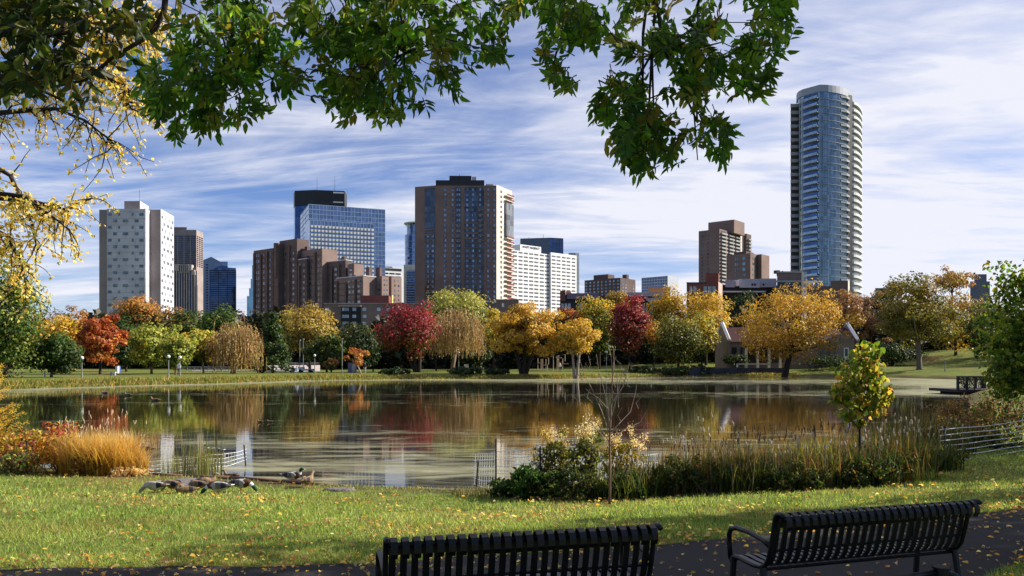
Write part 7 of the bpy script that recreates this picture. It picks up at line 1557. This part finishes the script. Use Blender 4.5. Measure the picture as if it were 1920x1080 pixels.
for a, c, y_ in ((1008, 1019, 680.5), (1017, 1027, 684.5), (1042, 1048.5, 670), (1033, 1039, 667.5), (1055, 1066, 682)): mb = MB(); mb.box((wx((a + c) / 2, D), D - .1, wz(y_, D)), (wx(c, D) - wx(a, D), .3, .14)); mb.build('beam', WOODP, t)
def bin_(label, q, D, col, h=1.0):
    x = wx(q, D); z = gz(x, D); t = thing('litter_bin', label, 'bin', (x, D, z), 'litter bins across the pond'); mb = MB(); mb.tube([(x, D, z), (x, D, z + h * .85)], [.26, .3], 10); mb.build('body', col, t); mb = MB(); mb.tube([(x, D, z + h * .85), (x, D, z + h)], [.32, .2], 10); mb.build('lid', DARKST, t)
bin_('white litter bin on the lawn right behind the fiery maple', 220, 124, WHITEP, 1.3); bin_('blue litter bin beside the white one', 223, 124.5, mat('blue_bin', (.05, .1, .35), vary=.1), 1.2)
D = 93; x = wx(84, D); z = gz(x, D); t = thing('marker_post', 'short white marker post on the lawn left of the dark green tree', 'post', (x, D, z)); mb = MB(); mb.tube([(x, D, z - .1), (x, D, wz(696, D))], .085, 8); mb.build('shaft', WHITEP, t); mb = MB(); mb.tube([(x, D, wz(696, D)), (x, D, wz(695.2, D))], [.1, .03], 8); mb.build('cap', WHITEP, t)
D = 104; x = wx(212, D); z = gz(x, D); t = thing('park_bench', 'small pale bench slab on the bank right of the fiery maple', 'bench', (x, D, z)); mb = MB(); mb.box((x, D, z + .42), (.72, .4, .08)); mb.build('seat', WHITEP, t)
for s in (-1, 1): mb = MB(); mb.box((x + s * .25, D, z + .19), (.1, .34, .38)); mb.build('leg', GREYM, t)
D = 146; x = wx(874, D); z = gz(x, D); t = thing('notice_board', 'small pale notice board near the middle willow', 'sign', (x, D, z)); mb = MB(); mb.box((x, D, z + 1.1), (.8, .08, .6)); mb.build('board', BR_LIT, t)
for s in (-1, 1): mb = MB(); mb.tube([(x + s * .35, D + .06, z), (x + s * .35, D + .06, z + 1.4)], .05, 6); mb.build('post', WOODP, t)

# people, one continuous skinned body each
def person(label, q, D, pose, skin, top, legs, hair):
    x = wx(q, D); z = gz(x, D); sit = pose == 'sit'; hz = .28 if sit else .92
    J = [(0, 0, hz), (0, .01, hz + .25), (0, 0, hz + .48), (0, -.01, hz + .58), (0, -.03, hz + .66), (0, -.03, hz + .80)]; E = [(0, 1), (1, 2), (2, 3), (3, 4), (4, 5)]; Rr = [.15, .13, .15, .06, .085, .075]
    def ch(fr, pts, rs):
        p = fr
        for a, r in zip(pts, rs): J.append(a); Rr.append(r); E.append((p, len(J) - 1)); p = len(J) - 1
    for s in (-1, 1):
        if sit: ch(0, [(s * .11, -.08, .20), (s * .14, -.48, .34), (s * .14, -.72, .06), (s * .14, -.86, .05)], [.10, .07, .05, .04])
        else: ch(0, [(s * .10, 0, hz - .08), (s * .11, -.02 * s, hz - .46), (s * .11, .02 * s, .08), (s * .12, -.14, .04)], [.10, .068, .046, .04])
        ch(2, [(s * .19, 0, hz + .46), (s * .25, .02, hz + .18), (s * .22, -.16, hz - .02), (s * .20, -.24, hz - .05)], [.062, .045, .034, .036])
    me = bpy.data.meshes.new('person'); me.from_pydata(J, E, []); o = bpy.data.objects.new('person', me); COL.objects.link(o); m_ = o.modifiers.new('skin', 'SKIN'); sb = o.modifiers.new('sub', 'SUBSURF'); sb.levels = 1; sb.render_levels = 1
    for v, r in zip(me.skin_vertices[0].data, Rr): v.radius = (r, r * .85)
    me.skin_vertices[0].data[0].use_root = True
    bpy.context.view_layer.update(); ev = o.evaluated_get(bpy.context.evaluated_depsgraph_get()); me2 = bpy.data.meshes.new_from_object(ev); bpy.data.objects.remove(o); bpy.data.meshes.remove(me)
    a = me2.attributes.new('tint', 'FLOAT_COLOR', 'POINT'); co_ = np.empty(len(me2.vertices) * 3); me2.vertices.foreach_get('co', co_); co_ = co_.reshape(-1, 3); c = np.ones((len(co_), 4), np.float32); c[:, :3] = top; lo = co_[:, 2] < hz + .02
    arms = (np.abs(co_[:, 0]) > .16) & (co_[:, 2] < hz + .1) & (co_[:, 2] > hz - .12) & (not sit); c[lo, :3] = legs; c[co_[:, 2] > hz + .56, :3] = skin; c[arms, :3] = skin; a.data.foreach_set('color', c.ravel())
    o = finish(me2, 'person', tint_mat('clothing', .8, .1), None, True); o.location = (x, D, z); tag(o, label, 'person')
    mb = MB(); mb.sphere((0, -.005, hz + .80), .098, 10, 7, (1, 1, .85)); h = mb.build('hair', mat('hair_%d' % int(q), hair, rough=.8, vary=.1), o, True)
person('person in dark clothes sitting on the grass left of the grey cart', 550.5, 127, 'sit', (.45, .28, .2), (.03, .035, .06), (.03, .03, .04), (.03, .02, .02)); person('person in a pale top sitting on the grass left of the grey cart', 556.5, 126, 'sit', (.5, .32, .24), (.62, .68, .74), (.12, .16, .22), (.1, .06, .04))
person('person in a white top standing by the globe lamps', 335.5, 108, 'stand', (.5, .32, .24), (.7, .72, .8), (.05, .07, .14), (.08, .05, .03)); person('person in pale trousers standing right of the thin orange tree', 684, 129, 'stand', (.45, .3, .22), (.05, .05, .06), (.5, .48, .44), (.02, .02, .02))
person('person in a white top standing among the playground frames', 1049.5, 141, 'stand', (.5, .32, .24), (.75, .75, .76), (.04, .05, .08), (.05, .03, .02))
